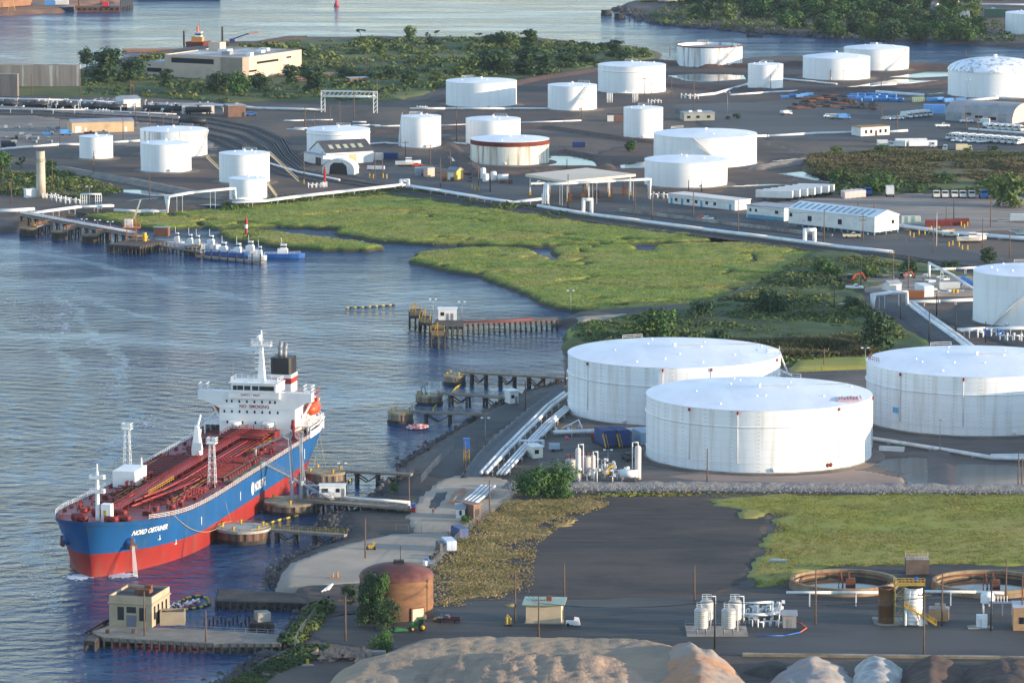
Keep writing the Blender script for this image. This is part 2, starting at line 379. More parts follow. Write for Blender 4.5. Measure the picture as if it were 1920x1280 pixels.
M_SCRUBB=mat("scrub leaves",(88,108,50),(48,70,36),.03,.85,c3=(104,108,52),sc3=.02,stretch=(.45,1.2,1))
M_REED=mat("reed bed",(84,82,48),(62,70,40),.06,.9,.4,.5,c3=(100,88,58),sc3=.02,stretch=(.4,1.4,1))
M_REEDB=mat("reed blades",(88,86,52),(66,76,42),.05,.85,c3=(102,90,60),sc3=.02,stretch=(.4,1.4,1))
LAND=[(250,2000),(300,1420),(430,1275),(470,1250),(540,1212),(548,1190),(556,1165),(592,1140),(585,1112),(512,1098),(520,1072),(546,1046),(600,1026),(650,1012),(645,1000),(628,988),(640,968),(690,958),(735,956),(706,938),(715,922),(745,905),(775,898),(768,884),(756,872),(800,843),(830,824),(872,799),(905,780),(930,765),(962,745),(1000,734),(1060,716),(1066,690),(1062,650),(1064,628),(1072,612),(1040,608),(1042,600),(1080,588),(1180,580),(1300,572),(1400,540),(1480,528),(1540,500),(1520,470),(1400,452),(1250,432),(1100,411),(950,389),(880,376),(760,357),(640,366),(500,384),(430,392),(320,398),(225,402),(150,402),(120,408),(60,420),(30,432),(-40,440),(-400,450),(-600,300),(-500,178),(0,172),(150,160),(150,130),(195,118),(262,106),(345,92),(480,80),(532,71),(620,72),(700,71),(830,72),(1000,72),(1120,86),(1200,90),(1240,100),(1226,112),(1300,122),(1400,112),(1500,108),(1600,112),(1780,122),(1920,126),(2400,130),(2900,600),(2600,2000)]
def big_land(name,pts,z,m,res=4.0,wob=3.0,slope=.55,ztop=GZ,holes=()):
 P=poly(pts,z);xs,ys=axes(P,res);X,Y=np.meshgrid(xs,ys);d=sdist(P,X,Y)
 d=d+(fbm(X*.09,Y*.09,2)-.47)*2*wob
 Z=np.clip(d*slope+.4,-2.5,ztop)
 Z=Z+(fbm(X*.05,Y*.05,8)-.45)*.25*np.clip(d/4,0,1)*0
 return grid_obj(name,xs,ys,Z,d>-14,m)
big_land("ground",LAND,.6,M_SOIL,3.0,1.6)
FAR=[(1160,14),(1215,32),(1230,42),(1330,52),(1440,62),(1560,70),(1680,76),(1800,82),(1925,90),(2050,95),(2100,20),(2000,-40),(1500,-60),(1240,-30),(1190,2)]
big_land("far_bank_ground",FAR,.6,M_SOIL,6.0,4)
big_land("far_quay_ground",[(-300,34),(-60,32),(60,26),(85,23),(112,24),(148,12),(220,4),(250,-2),(600,-30),(400,-120),(-400,-100)],.6,M_DOCKTAN,5.0,.6,1.2)
sheet("scrub_field",[(152,132),(265,112),(480,84),(540,74),(700,74),(840,74),(1000,75),(1120,90),(1215,95),(1230,104),(1215,112),(1150,118),(1120,128),(1020,150),(900,152),(835,160),(800,178),(712,192),(600,190),(500,190),(420,194),(300,186),(150,182),(0,178),(-60,172),(-60,150),(150,158)],M_SCRUB,.5,4,.15,8,.04,rough=1.6,rsc=.12)
sheet("field_path",[(712,82),(745,76),(775,75),(778,77),(740,82),(716,85)],M_GRAVEL,.9,4,.3,2)
sheet("field_clearing",[(730,92),(830,90),(850,99),(760,98)],M_DIRT,.9,4,.3,5)
sheet("gravel_yard",[(-80,216),(60,214),(122,224),(255,226),(330,240),(408,262),(412,284),(260,274),(100,274),(-80,278)],M_GRAVELTAN,.05,3,.2,3)
sheet("brown_dirt_bund",[(120,315),(300,300),(520,300),(640,330),(740,345),(640,362),(500,378),(420,384),(360,366),(240,340)],M_DIRT,.05,3,.2,5)
sheet("tank_farm_dirt",[(1010,318),(1230,255),(1440,265),(1540,300),(1480,345),(1240,372),(1180,330)],M_DIRT,.05,3,.2,6)
sheet("tank_farm_bund_dirt",[(800,200),(1000,140),(1240,112),(1500,112),(1780,126),(1960,130),(1960,165),(1700,172),(1420,190),(1150,200),(1000,238),(830,262)],mat("dark brown bund",(78,66,60),(60,54,52),.06,.85,.1,.5,stretch=(.4,1,1)),.045,4,.2,8)
sheet("truck_yard",[(1240,196),(1440,190),(1780,172),(2000,176),(2000,292),(1820,284),(1640,268),(1430,262),(1300,235)],M_ASPH,.06,4,.2,2)
sheet("terminal_road",[(600,318),(690,322),(760,300),(870,322),(1000,335),(1220,368),(1420,400),(1560,425),(1700,440),(1960,500),(1960,540),(1700,492),(1500,450),(1250,420),(1000,382),(830,362),(690,342)],M_ASPH,.06,3,.2,1)
sheet("gravel_lot",[(1425,388),(1480,372),(1560,372),(1700,362),(1840,366),(1990,372),(2010,430),(1900,432),(1800,438),(1690,432),(1600,405)],M_LOT,.1,3,.2,3)
sheet("wetland_reeds",[(1505,300),(1560,288),(1680,282),(1790,285),(1990,288),(1990,330),(1860,338),(1740,346),(1640,340),(1540,332),(1500,322)],M_REED,1.1,3,.5,4,rough=1.2)
sheet("wetland_bank",[(1560,345),(1700,338),(1850,342),(1990,340),(1990,372),(1860,366),(1700,362),(1570,370)],M_SCRUB,.7,3,.4,2,rough=1.0)
sheet("shrub_wetland",[(1075,616),(1100,606),(1200,588),(1310,570),(1400,542),(1470,500),(1530,470),(1620,478),(1760,500),(1840,520),(1700,540),(1600,545),(1660,590),(1740,640),(1760,660),(1625,690),(1450,690),(1380,700),(1300,660),(1066,645)],M_SCRUB,.7,2.5,.4,4,rough=1.4)
sheet("wetland_lawn",[(1480,676),(1640,672),(1640,692),(1480,698)],M_GRASS,1.1,2,.5,1)
sheet("curving_road",[(1640,560),(1700,556),(1725,575),(1790,625),(1840,690),(1700,690),(1760,650),(1690,600),(1655,585)],M_ASPH,.12+.8,2,.5,.5)
sheet("depot_yard",[(1600,520),(1680,512),(1840,522),(1840,556),(1700,556),(1620,548)],M_LOT,.85,2,.5,1)
sheet("tank_yard",[(1815,560),(1990,540),(2100,640),(1900,655),(1760,600)],M_ASPHD,.3,2,.3,1)
sheet("footpath_to_jetty",[(1080,596),(1180,590),(1178,598),(1085,604)],M_GRAVEL,.75,1.5,.5,.6)
sheet("footpath",[(1520,576),(1595,570),(1595,575),(1522,581)],M_GRAVEL,1.0,1.5,.5,.6)
sheet("tank_pad",[(1062,740),(1500,690),(1640,690),(1990,690),(2200,800),(2200,912),(1066,908),(1000,880),(1000,800)],mat("grey pad",(100,92,86),(80,75,71),.05,.85,.04,1,c3=(66,63,60),sc3=.02,trk=(122,112,102)),.05,2.5,.2,2)
sheet("quay_road",[(752,880),(840,820),(920,768),(1000,736),(1062,718),(1064,735),(1000,770),(905,830),(860,895),(820,898)],M_ASPHD,.06,2,.2,1)
sheet("quay_verge",[(750,890),(752,874),(830,825),(925,768),(1000,735),(1000,740),(900,800),(830,850),(800,890)],M_DIRT,.05,2,.2,1.5)
sheet("liner_basin",[(862,896),(905,835),(985,765),(1050,730),(1066,738),(1000,792),(935,850),(905,896)],M_LINER,.08,1.5,.2,.3)
sheet("gravel_ramp",[(770,950),(812,902),(860,890),(925,892),(975,905),(965,930),(930,965),(880,985),(840,1000),(770,998),(760,970)],M_GRAVEL,.07,1.5,.2,1.5)
sheet("asphalt_spur",[(798,952),(812,924),(846,920),(838,936),(820,956)],M_ASPH,.1,1.2,.2,.4)
sheet("gravel_pad",[(528,1080),(545,1056),(600,1034),(660,1016),(735,1000),(850,998),(852,1018),(828,1050),(790,1066),(700,1092),(600,1098),(530,1096)],M_GRAVEL,.08,1.5,.2,1)
sheet("bank_dirt",[(560,1098),(690,1090),(690,1150),(600,1160),(570,1130)],M_DIRT,.06,1.5,.2,2)
sheet("service_road",[(556,1180),(640,1150),(820,1130),(1000,1120),(1320,1118),(1480,1118),(2000,1110),(2100,1230),(1380,1230),(1000,1222),(700,1218),(600,1205)],M_ASPHD,.06,1.5,.2,1)
sheet("dark_field",[(905,985),(1000,935),(1075,930),(1330,934),(1452,960),(1440,1010),(1412,1060),(1400,1095),(1300,1122),(1000,1125),(840,1130),(860,1060)],M_DARKFIELD,.07,2,.2,2,.1,rough=.12)
sheet("green_field",[(1345,938),(1420,928),(1700,926),(2050,922),(2100,1000),(2050,1064),(1860,1058),(1700,1062),(1490,1066),(1474,1100),(1405,1104),(1420,1060),(1445,1005),(1455,965),(1400,972)],M_GRASS,.3,1.5,.3,7,.1,rough=.3,rsc=.5)
sheet("dry_grass_field",[(825,1062),(880,1005),(930,962),(985,938),(1090,936),(1110,952),(1030,985),(985,1015),(960,1050),(965,1100),(900,1130),(810,1134)],M_DRY,.22,1.0,.2,13,.13,rough=.15,rsc=.5)
sheet("beige_track",[(1235,893),(1330,884),(1560,876),(1640,884),(1700,896),(1700,908),(1500,906),(1300,902)],M_PATH,.09,1.5,.2,.6)
sheet("rain_pool",[(1640,862),(1720,855),(1755,862),(1752,908),(1700,908),(1690,888),(1650,884)],M_POND,.06,1.2,.2,4,.15)
sheet("rain_pool",[(1775,868),(1900,872),(2000,880),(2000,912),(1778,910)],M_POND,.06,1.2,.2,1.5,.15)
sheet("rain_puddle",[(1428,1048),(1460,1046),(1496,1050),(1480,1058),(1434,1057)],M_POND,.42,.8,.2,.6)
for P in([(1245,142),(1310,138),(1400,140),(1398,150),(1330,155),(1290,154)],[(1660,146),(1740,132),(1790,134),(1790,144),(1720,148)],[(1570,166),(1680,148),(1750,150),(1700,160)],[(1730,178),(1790,170),(1790,176)],[(1030,292),(1100,292),(1128,305),(1122,320),(1030,322),(1000,326)],[(1155,310),(1220,300),(1220,316),(1160,318)],[(222,355),(262,354),(320,362),(330,368),(290,370),(225,362)],[(195,382),(250,374),(295,369),(300,373)],[(365,386),(405,379),(425,386)],[(245,394),(290,390),(300,396)],[(1450,326),(1500,320),(1560,322),(1600,338),(1590,346),(1540,342)],[(1800,332),(1850,326),(1905,322),(1900,330),(1830,336)],[(1890,430),(2000,424),(2000,442),(1900,442)],[(840,295),(885,292),(880,303),(850,304)],[(1440,302),(1500,296),(1505,302),(1470,306)],[(1250,346+10),(1380,352),(1500,348),(1440,344)]):
 sheet("pond",P,M_POND,.09,2,.2,1)
ridge("earth_dike",[(115,318),(180,330),(250,342),(320,356),(372,366),(420,372)],9,1.6,M_BERM,1.5)
ridge("tank_bund",[(830,262),(900,330),(1000,322),(1040,316),(1140,318),(1128,300),(1060,285)],8,1.5,M_DIRT,2)
ridge("tank_bund",[(1240,160),(1330,168),(1500,172),(1700,164),(1790,152)],9,1.4,mat("bund brown",(98,76,66),(78,62,56),.2,.9,.1,.6),2.5)
ridge("tank_bund",[(1240,120),(1330,128),(1500,122),(1600,128),(1780,130),(1960,133)],9,2.2,MATS["bund brown"],2.5)
ridge("tank_bund",[(830,190),(1000,150),(1120,132),(1230,116)],9,1.6,MATS["bund brown"],2.5)
ridge("tank_bund",[(700,250),(860,240),(1030,240),(1170,262),(1230,268)],8,1.4,MATS["bund brown"],2.5)
ridge("tank_bund",[(1420,318),(1500,306),(1560,290)],8,2.0,M_BERM,2)
ridge("pool_dike",[(1764,850),(1766,880),(1768,915)],8,.9,M_MUD,1)
ridge("shore_berm",[(870,895),(905,848),(960,800),(1000,766),(1052,726)],2.2,.9,M_LINER,.8)
ridge("stone_berm",[(960,914),(1080,916),(1300,916),(1600,918),(1920,920),(2200,922)],6.0,1.7,M_STONE,.7,rough=.5,top=.3)
RAILS=[[(-60,208),(120,210),(300,222),(400,232),(470,246),(515,270),(532,295),(560,318),(620,334),(700,346),(800,360),(960,381),(1100,403),(1250,424),(1400,442),(1540,460),(1700,482),(1840,504),(2000,530)],[(-60,214),(120,217),(300,230),(400,242),(455,256),(496,280),(520,306),(560,326),(640,343),(760,360),(900,380),(1060,401),(1250,428),(1400,446),(1540,464),(1700,486),(1840,509)],[(60,206),(250,213),(400,224),(480,240),(530,262),(546,290),(570,312)],[(300,236),(380,250),(430,262),(470,284),(500,306),(545,326)],[(340,250),(400,262),(440,280),(480,304),(530,328),(600,342)]]
for k,R_ in enumerate(RAILS):
 P=poly(R_)
 ridge("ballast_bed",None,6.0,.3,M_BALLAST,2.0,pw=P,rough=.05,top=.6)
M_RAIL=mat("rail steel",(120,112,108),(92,84,80),.5,.4,metal=.6)
M_SLEEP=mat("oak sleepers",(60,54,50),(48,44,42),.5,.9)
names=["outer running railway line curving past the marsh to the right edge","inner running railway line beside the white pipeline and marsh","upper siding track on the outside of the curve by the gantry","lower siding track inside the curve behind the left tanks","innermost siding track of the curve beside the pair of left tanks"]
for k,R_ in enumerate(RAILS):
 P=poly(R_);pts=[Vector((*q,GZ+.32))for q in P]
 t=T("railway_track",names[k],"railway track",pts[0],group="railway tracks through the terminal")
 mr_,ms_=MB(),MB()
 for a,b in zip(pts[:-1],pts[1:]):
  d=(b-a).normalized();nrm=Vector((-d.y,d.x,0))*.75
  for s in(-1,1):mr_.beam(a+nrm*s+Vector((0,0,.12)),b+nrm*s+Vector((0,0,.12)),.16,.2)
  n=int((b-a).length/1.6)
  for i in range(n):
   p=a.lerp(b,i/n);ms_.beam(p-nrm*1.7,p+nrm*1.7,.3,.12)
 mr_.build("rails",M_RAIL,t,pts[0]);ms_.build("sleepers",M_SLEEP,t,pts[0])
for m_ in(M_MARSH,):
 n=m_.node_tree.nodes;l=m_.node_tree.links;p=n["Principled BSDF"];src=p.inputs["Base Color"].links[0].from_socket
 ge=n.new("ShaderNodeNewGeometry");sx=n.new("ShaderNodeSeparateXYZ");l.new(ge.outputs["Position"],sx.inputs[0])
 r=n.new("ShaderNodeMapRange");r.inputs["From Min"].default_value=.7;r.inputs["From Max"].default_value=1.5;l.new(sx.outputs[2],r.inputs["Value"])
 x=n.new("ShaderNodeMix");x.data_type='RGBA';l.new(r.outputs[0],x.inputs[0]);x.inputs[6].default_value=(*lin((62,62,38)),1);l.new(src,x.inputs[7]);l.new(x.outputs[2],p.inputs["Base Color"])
def marsh(name,pts,label,z=.3,top=1.7,dens=.9):
 P=poly(pts,z);xs,ys=axes(P,1.2,5);X,Y=np.meshgrid(xs,ys)
 d=sdist(P,X,Y)+(fbm(X*.07,Y*.07,4)-.47)*7-.6+(fbm(X*.35,Y*.35,6)-.47)*3
 crk=np.abs(fbm(X*.018+5,Y*.03,21)-.47)*60
 Z=np.clip(d*.9,-1.5,top)+(fbm(X*.12,Y*.2,7)-.45)*1.1*np.clip(d/4,0,1)+(fbm(X*.5,Y*.7,8)-.45)*.5*np.clip(d/2,0,1)-2.2*np.clip(1-crk/1.3,0,1)*np.clip(d/6,0,1)
 grid_obj(name,xs,ys,Z,d>-4,M_MARSH)
 A=(P.max(0)-P.min(0)).prod();n=int(A*dens)
 Q=RNG.uniform(P.min(0),P.max(0),(n,2))
 dd=sdist(P,Q[:,0],Q[:,1])+(fbm(Q[:,0]*.07,Q[:,1]*.07,4)-.47)*7-.6+(fbm(Q[:,0]*.35,Q[:,1]*.35,6)-.47)*3
 ck=np.abs(fbm(Q[:,0]*.018+5,Q[:,1]*.03,21)-.47)*60
 k=(dd>.6)&(ck>.9);Q=Q[k];dd=dd[k]
 zz=np.clip(dd*.9,0,top)+(fbm(Q[:,0]*.12,Q[:,1]*.2,7)-.45)*.9*np.clip(dd/4,0,1)
 tufts("marsh_grass",Q,zz,.3,.1+.3*fbm(Q[:,0]*.08,Q[:,1]*.14,31),M_MARSHB,label,4)
marsh("marsh_island",[(402,439),(430,434),(520,438),(590,447),(640,452),(700,460),(722,466),(690,471),(600,471),(500,461),(420,450)],"low green grass covering the narrow marsh island by the workboats")
marsh("north_marsh",[(150,408),(225,403),(320,401),(420,395),(500,388),(620,374),(700,366),(760,361),(880,380),(950,393),(1100,414),(1250,434),(1330,446),(1335,456),(1250,458),(1100,461),(1000,463),(850,461),(760,459),(720,455),(650,446),(618,438),(622,431),(520,428),(430,431),(405,433),(385,430),(300,433),(230,424)],"bright green salt marsh grass below the white pipeline")
marsh("south_marsh",[(766,490),(778,480),(830,471),(920,468),(1000,472),(1018,482),(1040,492),(1046,486),(1026,478),(1044,466),(1120,463),(1190,464),(1200,474),(1216,474),(1224,464),(1290,460),(1340,460),(1450,458),(1540,474),(1575,492),(1570,516),(1480,532),(1400,546),(1300,578),(1200,588),(1090,586),(1050,580),(1012,568),(985,553),(930,533),(870,516),(800,501)],"bright green salt marsh grass of the large southern marsh")
sheet("marsh_bank",[(1068,640),(1068,616),(1090,612),(1140,612),(1140,645)],M_MARSH,.6,1.5,.5,1.5,rough=.8)
def cover(name,pts,n,size,hgt,m,label,z=GZ,blades=5,clump=.06,thr=.35,seed=3):
 P=poly(pts,z);Q=inside(P,n)
 if name=="dry_grass_blades":
  P2=P+np.sign(P-P.mean(0))*5;Q=inside(P2,n);Q=Q[sdist(P,Q[:,0],Q[:,1])+(fbm(Q[:,0]*.13,Q[:,1]*.13,5)-.47)*26>RNG.exponential(3.0,len(Q))*-1.3+1]
 if name=="field_grass":Q=Q[sdist(P,Q[:,0],Q[:,1])+(fbm(Q[:,0]*.1,Q[:,1]*.1,5)-.47)*14>-RNG.exponential(2.0,len(Q))]
 f=fbm(Q[:,0]*clump,Q[:,1]*clump*1.3,seed);Q=Q[f>thr];f=f[f>thr]
 if name.endswith(("bushes","undergrowth","weeds")):
  R=hgt*(.3+1.0*(f-thr)/.4)*RNG.uniform(.6,1.3,len(Q));return clumps(name,Q,z,R,.8,m,label,24,.3)
 return tufts(name,Q,z+.2,size,hgt*(.35+1.3*(f-thr)/.4),m,label,blades)
M_LEAF=mat("bush leaves",(60,80,34),(40,58,28),.15,.8,c3=(86,98,44),sc3=.05)
cover("scrub_bushes",[(155,135),(265,114),(480,86),(560,76),(840,76),(1000,77),(1215,96),(1220,108),(1120,124),(1020,145),(900,148),(825,168),(712,190),(500,188),(420,192),(300,184),(155,180)],5200,2.6,3.6,M_SCRUBB,"tangled green scrub covering the field behind the tank farm",blades=9,thr=.36)
cover("wetland_reed_blades",[(1505,300),(1560,290),(1680,284),(1790,287),(1990,290),(1990,330),(1860,338),(1740,346),(1640,340),(1540,332)],10000,.9,1.3,M_REEDB,"brownish reeds filling the hollow below the truck yard",GZ+.6,blades=8,thr=.3)
cover("wetland_bank_bushes",[(1570,346),(1700,340),(1850,344),(1990,342),(1990,368),(1860,362),(1700,358),(1580,366)],1100,2.0,3.0,M_SCRUBB,"green undergrowth along the back of the gravel lot",blades=9)
cover("wetland_undergrowth",[(1085,614),(1200,592),(1310,574),(1400,546),(1470,504),(1530,474),(1620,482),(1700,505),(1590,530),(1590,560),(1655,595),(1700,632),(1625,668),(1450,684),(1300,652),(1075,640)],5200,1.5,2.0,M_SCRUBB,"dark green undergrowth of the wetland behind the large tanks",GZ+.4,blades=8,thr=.37)
cover("wetland_tall_reeds",[(1320,660),(1400,640),(1620,640),(1630,668),(1480,674),(1340,690)],7000,.6,1.6,M_REEDB,"tall dull reeds standing behind the large tanks",GZ+.4,blades=8,thr=.2)
cover("left_bank_bushes",[(-30,322),(110,322),(215,350),(225,362),(150,372),(90,366),(-30,366)],1300,2.2,2.6,M_SCRUBB,"green undergrowth round the pale concrete stack",blades=9)
cover("pipeline_weeds",[(420,384),(560,366),(760,352),(950,384),(1100,404),(1100,412),(950,394),(760,362),(560,380),(420,396)],900,1.5,1.8,M_SCRUBB,"dark weeds along the foot of the white pipeline",GZ-.4,blades=8)
cover("inlet_bushes",[(535,1205),(560,1165),(592,1140),(612,1132),(600,1165),(560,1205)],300,1.1,2.0,M_LEAF,"green bushes on the bank beside the timber dock",blades=10,thr=.2)
cover("bank_weeds",[(430,1280),(480,1252),(560,1216),(620,1206),(600,1230),(520,1262),(480,1290)],900,.9,1.3,M_LEAF,"green weeds along the near river bank",blades=9,thr=.25)
cover("field_grass",[(1345,938),(1420,930),(1700,928),(2050,924),(2050,1062),(1860,1056),(1700,1060),(1490,1064),(1472,1098),(1408,1100),(1424,1060),(1450,1005),(1458,968)],30000,.25,.1,mat("field blades",(144,140,58),(114,122,50),.1,.9,c3=(136,128,66),sc3=.03),"short yellowish green grass of the field in front of the tanks",GZ+.1,blades=4,thr=.2)
cover("dry_grass_blades",[(825,1062),(880,1005),(930,962),(985,938),(1090,936),(1110,952),(1030,985),(985,1015),(960,1050),(965,1100),(900,1130),(810,1134)],16000,.3,.14,mat("dry blades",(168,148,104),(124,114,68),.12,.9),"dry straw coloured grass beside the gravel pad",GZ+.1,blades=5,thr=.3,clump=.12)
cover("berm_weeds",[(960,924),(1300,924),(1920,928),(2050,928),(2050,932),(960,930)],700,.6,.7,MATS["field blades"],"weeds along the foot of the stone berm",blades=6)
def stones(name,line,n,size,m,label,z=.6,width=3,kind="stuff",cat=None):
 P=poly(line,z);V=[];F=[]
 seg=np.linalg.norm(np.diff(P,axis=0),axis=1);cs=np.concatenate([[0],np.cumsum(seg)])
 for i in range(n):
  u=random.random()*cs[-1];k=min(int(np.searchsorted(cs,u)-1),len(seg)-1);k=max(k,0)
  p=P[k]+(P[k+1]-P[k])*((u-cs[k])/(seg[k]+1e-9))+RNG.normal(0,width*.45,2)
  s=size*random.uniform(.4,1.3);o=len(V);zc=z+random.uniform(-.5,.8)
  for q in((1,0,-.3),(.2,.9,-.2),(-.9,.3,-.3),(-.3,-.9,-.25),(.3,.2,.75),(-.25,-.1,.6)):
   V.append((p[0]+q[0]*s*random.uniform(.6,1.2),p[1]+q[1]*s*random.uniform(.6,1.2),zc+q[2]*s*random.uniform(.6,1.1)))
  for f in((0,1,4),(1,5,4),(1,2,5),(2,3,5),(3,4,5),(3,0,4)):F.append([o+j for j in f])
 return tag(link(name,npmesh(name,V,F),m),label,cat,None,kind)
M_RIP=mat("dark wet boulders",(82,76,72),(44,42,42),.4,.7,.1,2,c3=(92,86,80),sc3=.25)
stones("shore_rocks",[(508,1100),(520,1070),(546,1046),(600,1026),(650,1012)],420,.6,M_RIP,"dark rocks along the edge of the pale gravel pad")
stones("shore_rocks",[(645,1000),(628,988),(640,968),(690,958),(735,956)],330,1.1,M_RIP,"dark rocks of the point below the jetty",width=5)
stones("shore_rocks",[(735,956),(706,938),(715,922),(745,905),(775,898)],220,1.0,M_RIP,"dark rocks between the two jetties")
stones("shore_rocks",[(775,898),(756,872),(800,843),(872,799),(930,765),(1000,734),(1060,716)],900,.8,M_RIP,"dark rocks along the quay road shore",width=2.4)
stones("shore_rocks",[(590,1138),(556,1168),(545,1200)],150,.8,M_RIP,"dark rocks on the bank beside the pump house pier")
stones("shore_rocks",[(548,1200),(470,1250),(400,1290)],300,.8,M_RIP,"stones along the near river bank")
stones("shore_rocks",[(1160,14),(1230,42),(1330,52),(1440,62),(1680,76)],500,2.2,M_RIP,"dark stones along the far river bank",width=6)
stones("berm_stones",[(965,915),(1080,917),(1300,917),(1600,919),(1920,921),(2100,922)],2600,.3,mat("pale berm stones",(158,154,150),(112,110,108),.5,.9,c3=(140,130,118),sc3=.2),"pale broken stone covering the flood berm",GZ+1.1,3.2)
def streak(line,n,wid,size,label):
 P=poly(line,0);seg=np.linalg.norm(np.diff(P,axis=0),axis=1);cs=np.concatenate([[0],np.cumsum(seg)]);V=[]
 u=RNG.uniform(0,cs[-1],n);k=np.clip(np.searchsorted(cs,u)-1,0,len(seg)-1)
 Q=P[k]+(P[k+1]-P[k])*((u-cs[k])/seg[k])[:,None];f=fbm(Q[:,0]*.05,Q[:,1]*.05,77)
 Q=Q+RNG.normal(0,1,(n,2))*(wid*(.4+f))[:,None]+np.stack([(f-.47)*26,(f-.47)*10],1);Q=Q[fbm(Q[:,0]*.12,Q[:,1]*.12,70)>.42]
 for q in Q:
  s=size*random.uniform(.4,1.3);V+=[(q[0]-s*1.5,q[1]-s*.5,.05),(q[0]+s,q[1]-s,.05),(q[0]+s*1.6,q[1]+s*.4,.06),(q[0]-s*.6,q[1]+s,.05)]
 tag(link("foam_streak",npmesh("foam_streak",V,np.arange(len(V)).reshape(-1,4)),mat("thin foam",(206,212,216),(176,186,194),.5,.6)),label,None,None,"stuff")
streak([(90,540),(130,590),(190,640),(220,690),(240,740),(250,790),(205,850),(175,880)],1500,2.0,.34,"pale wavy foam line on the water beyond the ship")
streak([(0,560),(60,580),(120,610),(150,650)],500,4,.25,"faint foam patches at the left edge of the river")
streak([(60,1000),(50,1060),(70,1120),(110,1150)],500,3,.22,"faint foam arc left of the ship's stem")
M_SLICK=water_mat("calm slick water",(28,66,98),.16,1.7)
def slick(line,wid,seed):
 P=poly(line,0);xs,ys=axes(P,2.5,14);X,Y=np.meshgrid(xs,ys);d=wid*(.35+1.1*fbm(X*.02,Y*.02,seed))-pldist(P,X+(fbm(X*.04,Y*.04,seed+3)-.47)*16,Y+(fbm(X*.04,Y*.04,seed+7)-.47)*10)-(fbm(X*.25,Y*.25,seed+9)-.3)*3.2
 grid_obj("river_slick",xs,ys,np.clip(d*.06,-.4,.035),d>-4,M_SLICK)
for k,(ln,wd)in enumerate((([(0,468),(150,488),(300,520),(450,562),(560,602),(650,660)],3.0),([(0,520),(120,545),(260,590),(380,622),(470,660)],3.4),([(110,555),(190,640),(225,700),(252,770),(215,850),(170,890)],3.6),([(470,560),(580,575),(700,600),(790,650)],2.6),([(610,720),(660,770),(720,820),(770,850)],2.8),([(0,740),(50,860),(46,980),(80,1090),(150,1160)],3.0),([(0,610),(90,640),(150,700),(130,800),(90,900)],3.2),([(560,680),(650,690),(740,720)],2.4),([(0,30),(200,44),(420,36),(640,52)],7),([(700,30),(900,50),(1100,46),(1200,60)],6))):slick(ln,wd,40+13*k)
W1=(236,236,234)
MT_BIG=tank_mat("white tank plate large",W1,30,(2.2,8.0),rust=(176,158,138),streak=.6,seamk=.86)
MT_MID=tank_mat("white tank plate",W1,14,(2.4,9),streak=.45,seamk=.93)
MT_STAIN=tank_mat("stained white tank plate",W1,14,(2.4,9),rust=(128,104,84),streak=1.5,seamk=.9)
MT_RUST=tank_mat("rust streaked tank plate",(226,222,206),14,(2.4,9),rust=(122,86,52),streak=1.7,seamk=.9)
M_ROOFW=mat("white roof plate",(238,240,242),(222,224,228),.12,.5,c3=(206,204,206),sc3=.05,stretch=(1,.3,1),th3=(.52,.75))
M_ROOFS=mat("weathered dome panels",(238,240,242),(160,164,170),.35,.5,th=(.5,.6))
M_RUSTB=mat("rust band",(118,48,30),(88,40,28),.3,.85)
M_STEEL=mat("galvanised steel",(150,152,154),(124,126,128),.5,.5,metal=.3)
M_WSTEEL=mat("white painted steel",(232,232,230),(214,212,208),.4,.45,c3=(190,176,160),sc3=.2,th3=(.6,.75))
M_CONC=mat("concrete",(168,160,150),(140,132,122),.3,.9,.03,2,c3=(112,104,96),sc3=.1)
M_RED=mat("red paint",(168,40,34),(140,34,30),.5,.5)
M_DARK=mat("dark recess",(40,40,42),(32,32,34),.5,.6)
M_GREYLINE=mat("faint seam shadow paint",(170,172,174),rough=.7)  # plain grey of the small clips in rows on the large tank shells
M_APRON=mat("oily brown apron",(96,84,76),(72,66,62),.12,.9,.06,.8,c3=(122,108,94),sc3=.05)
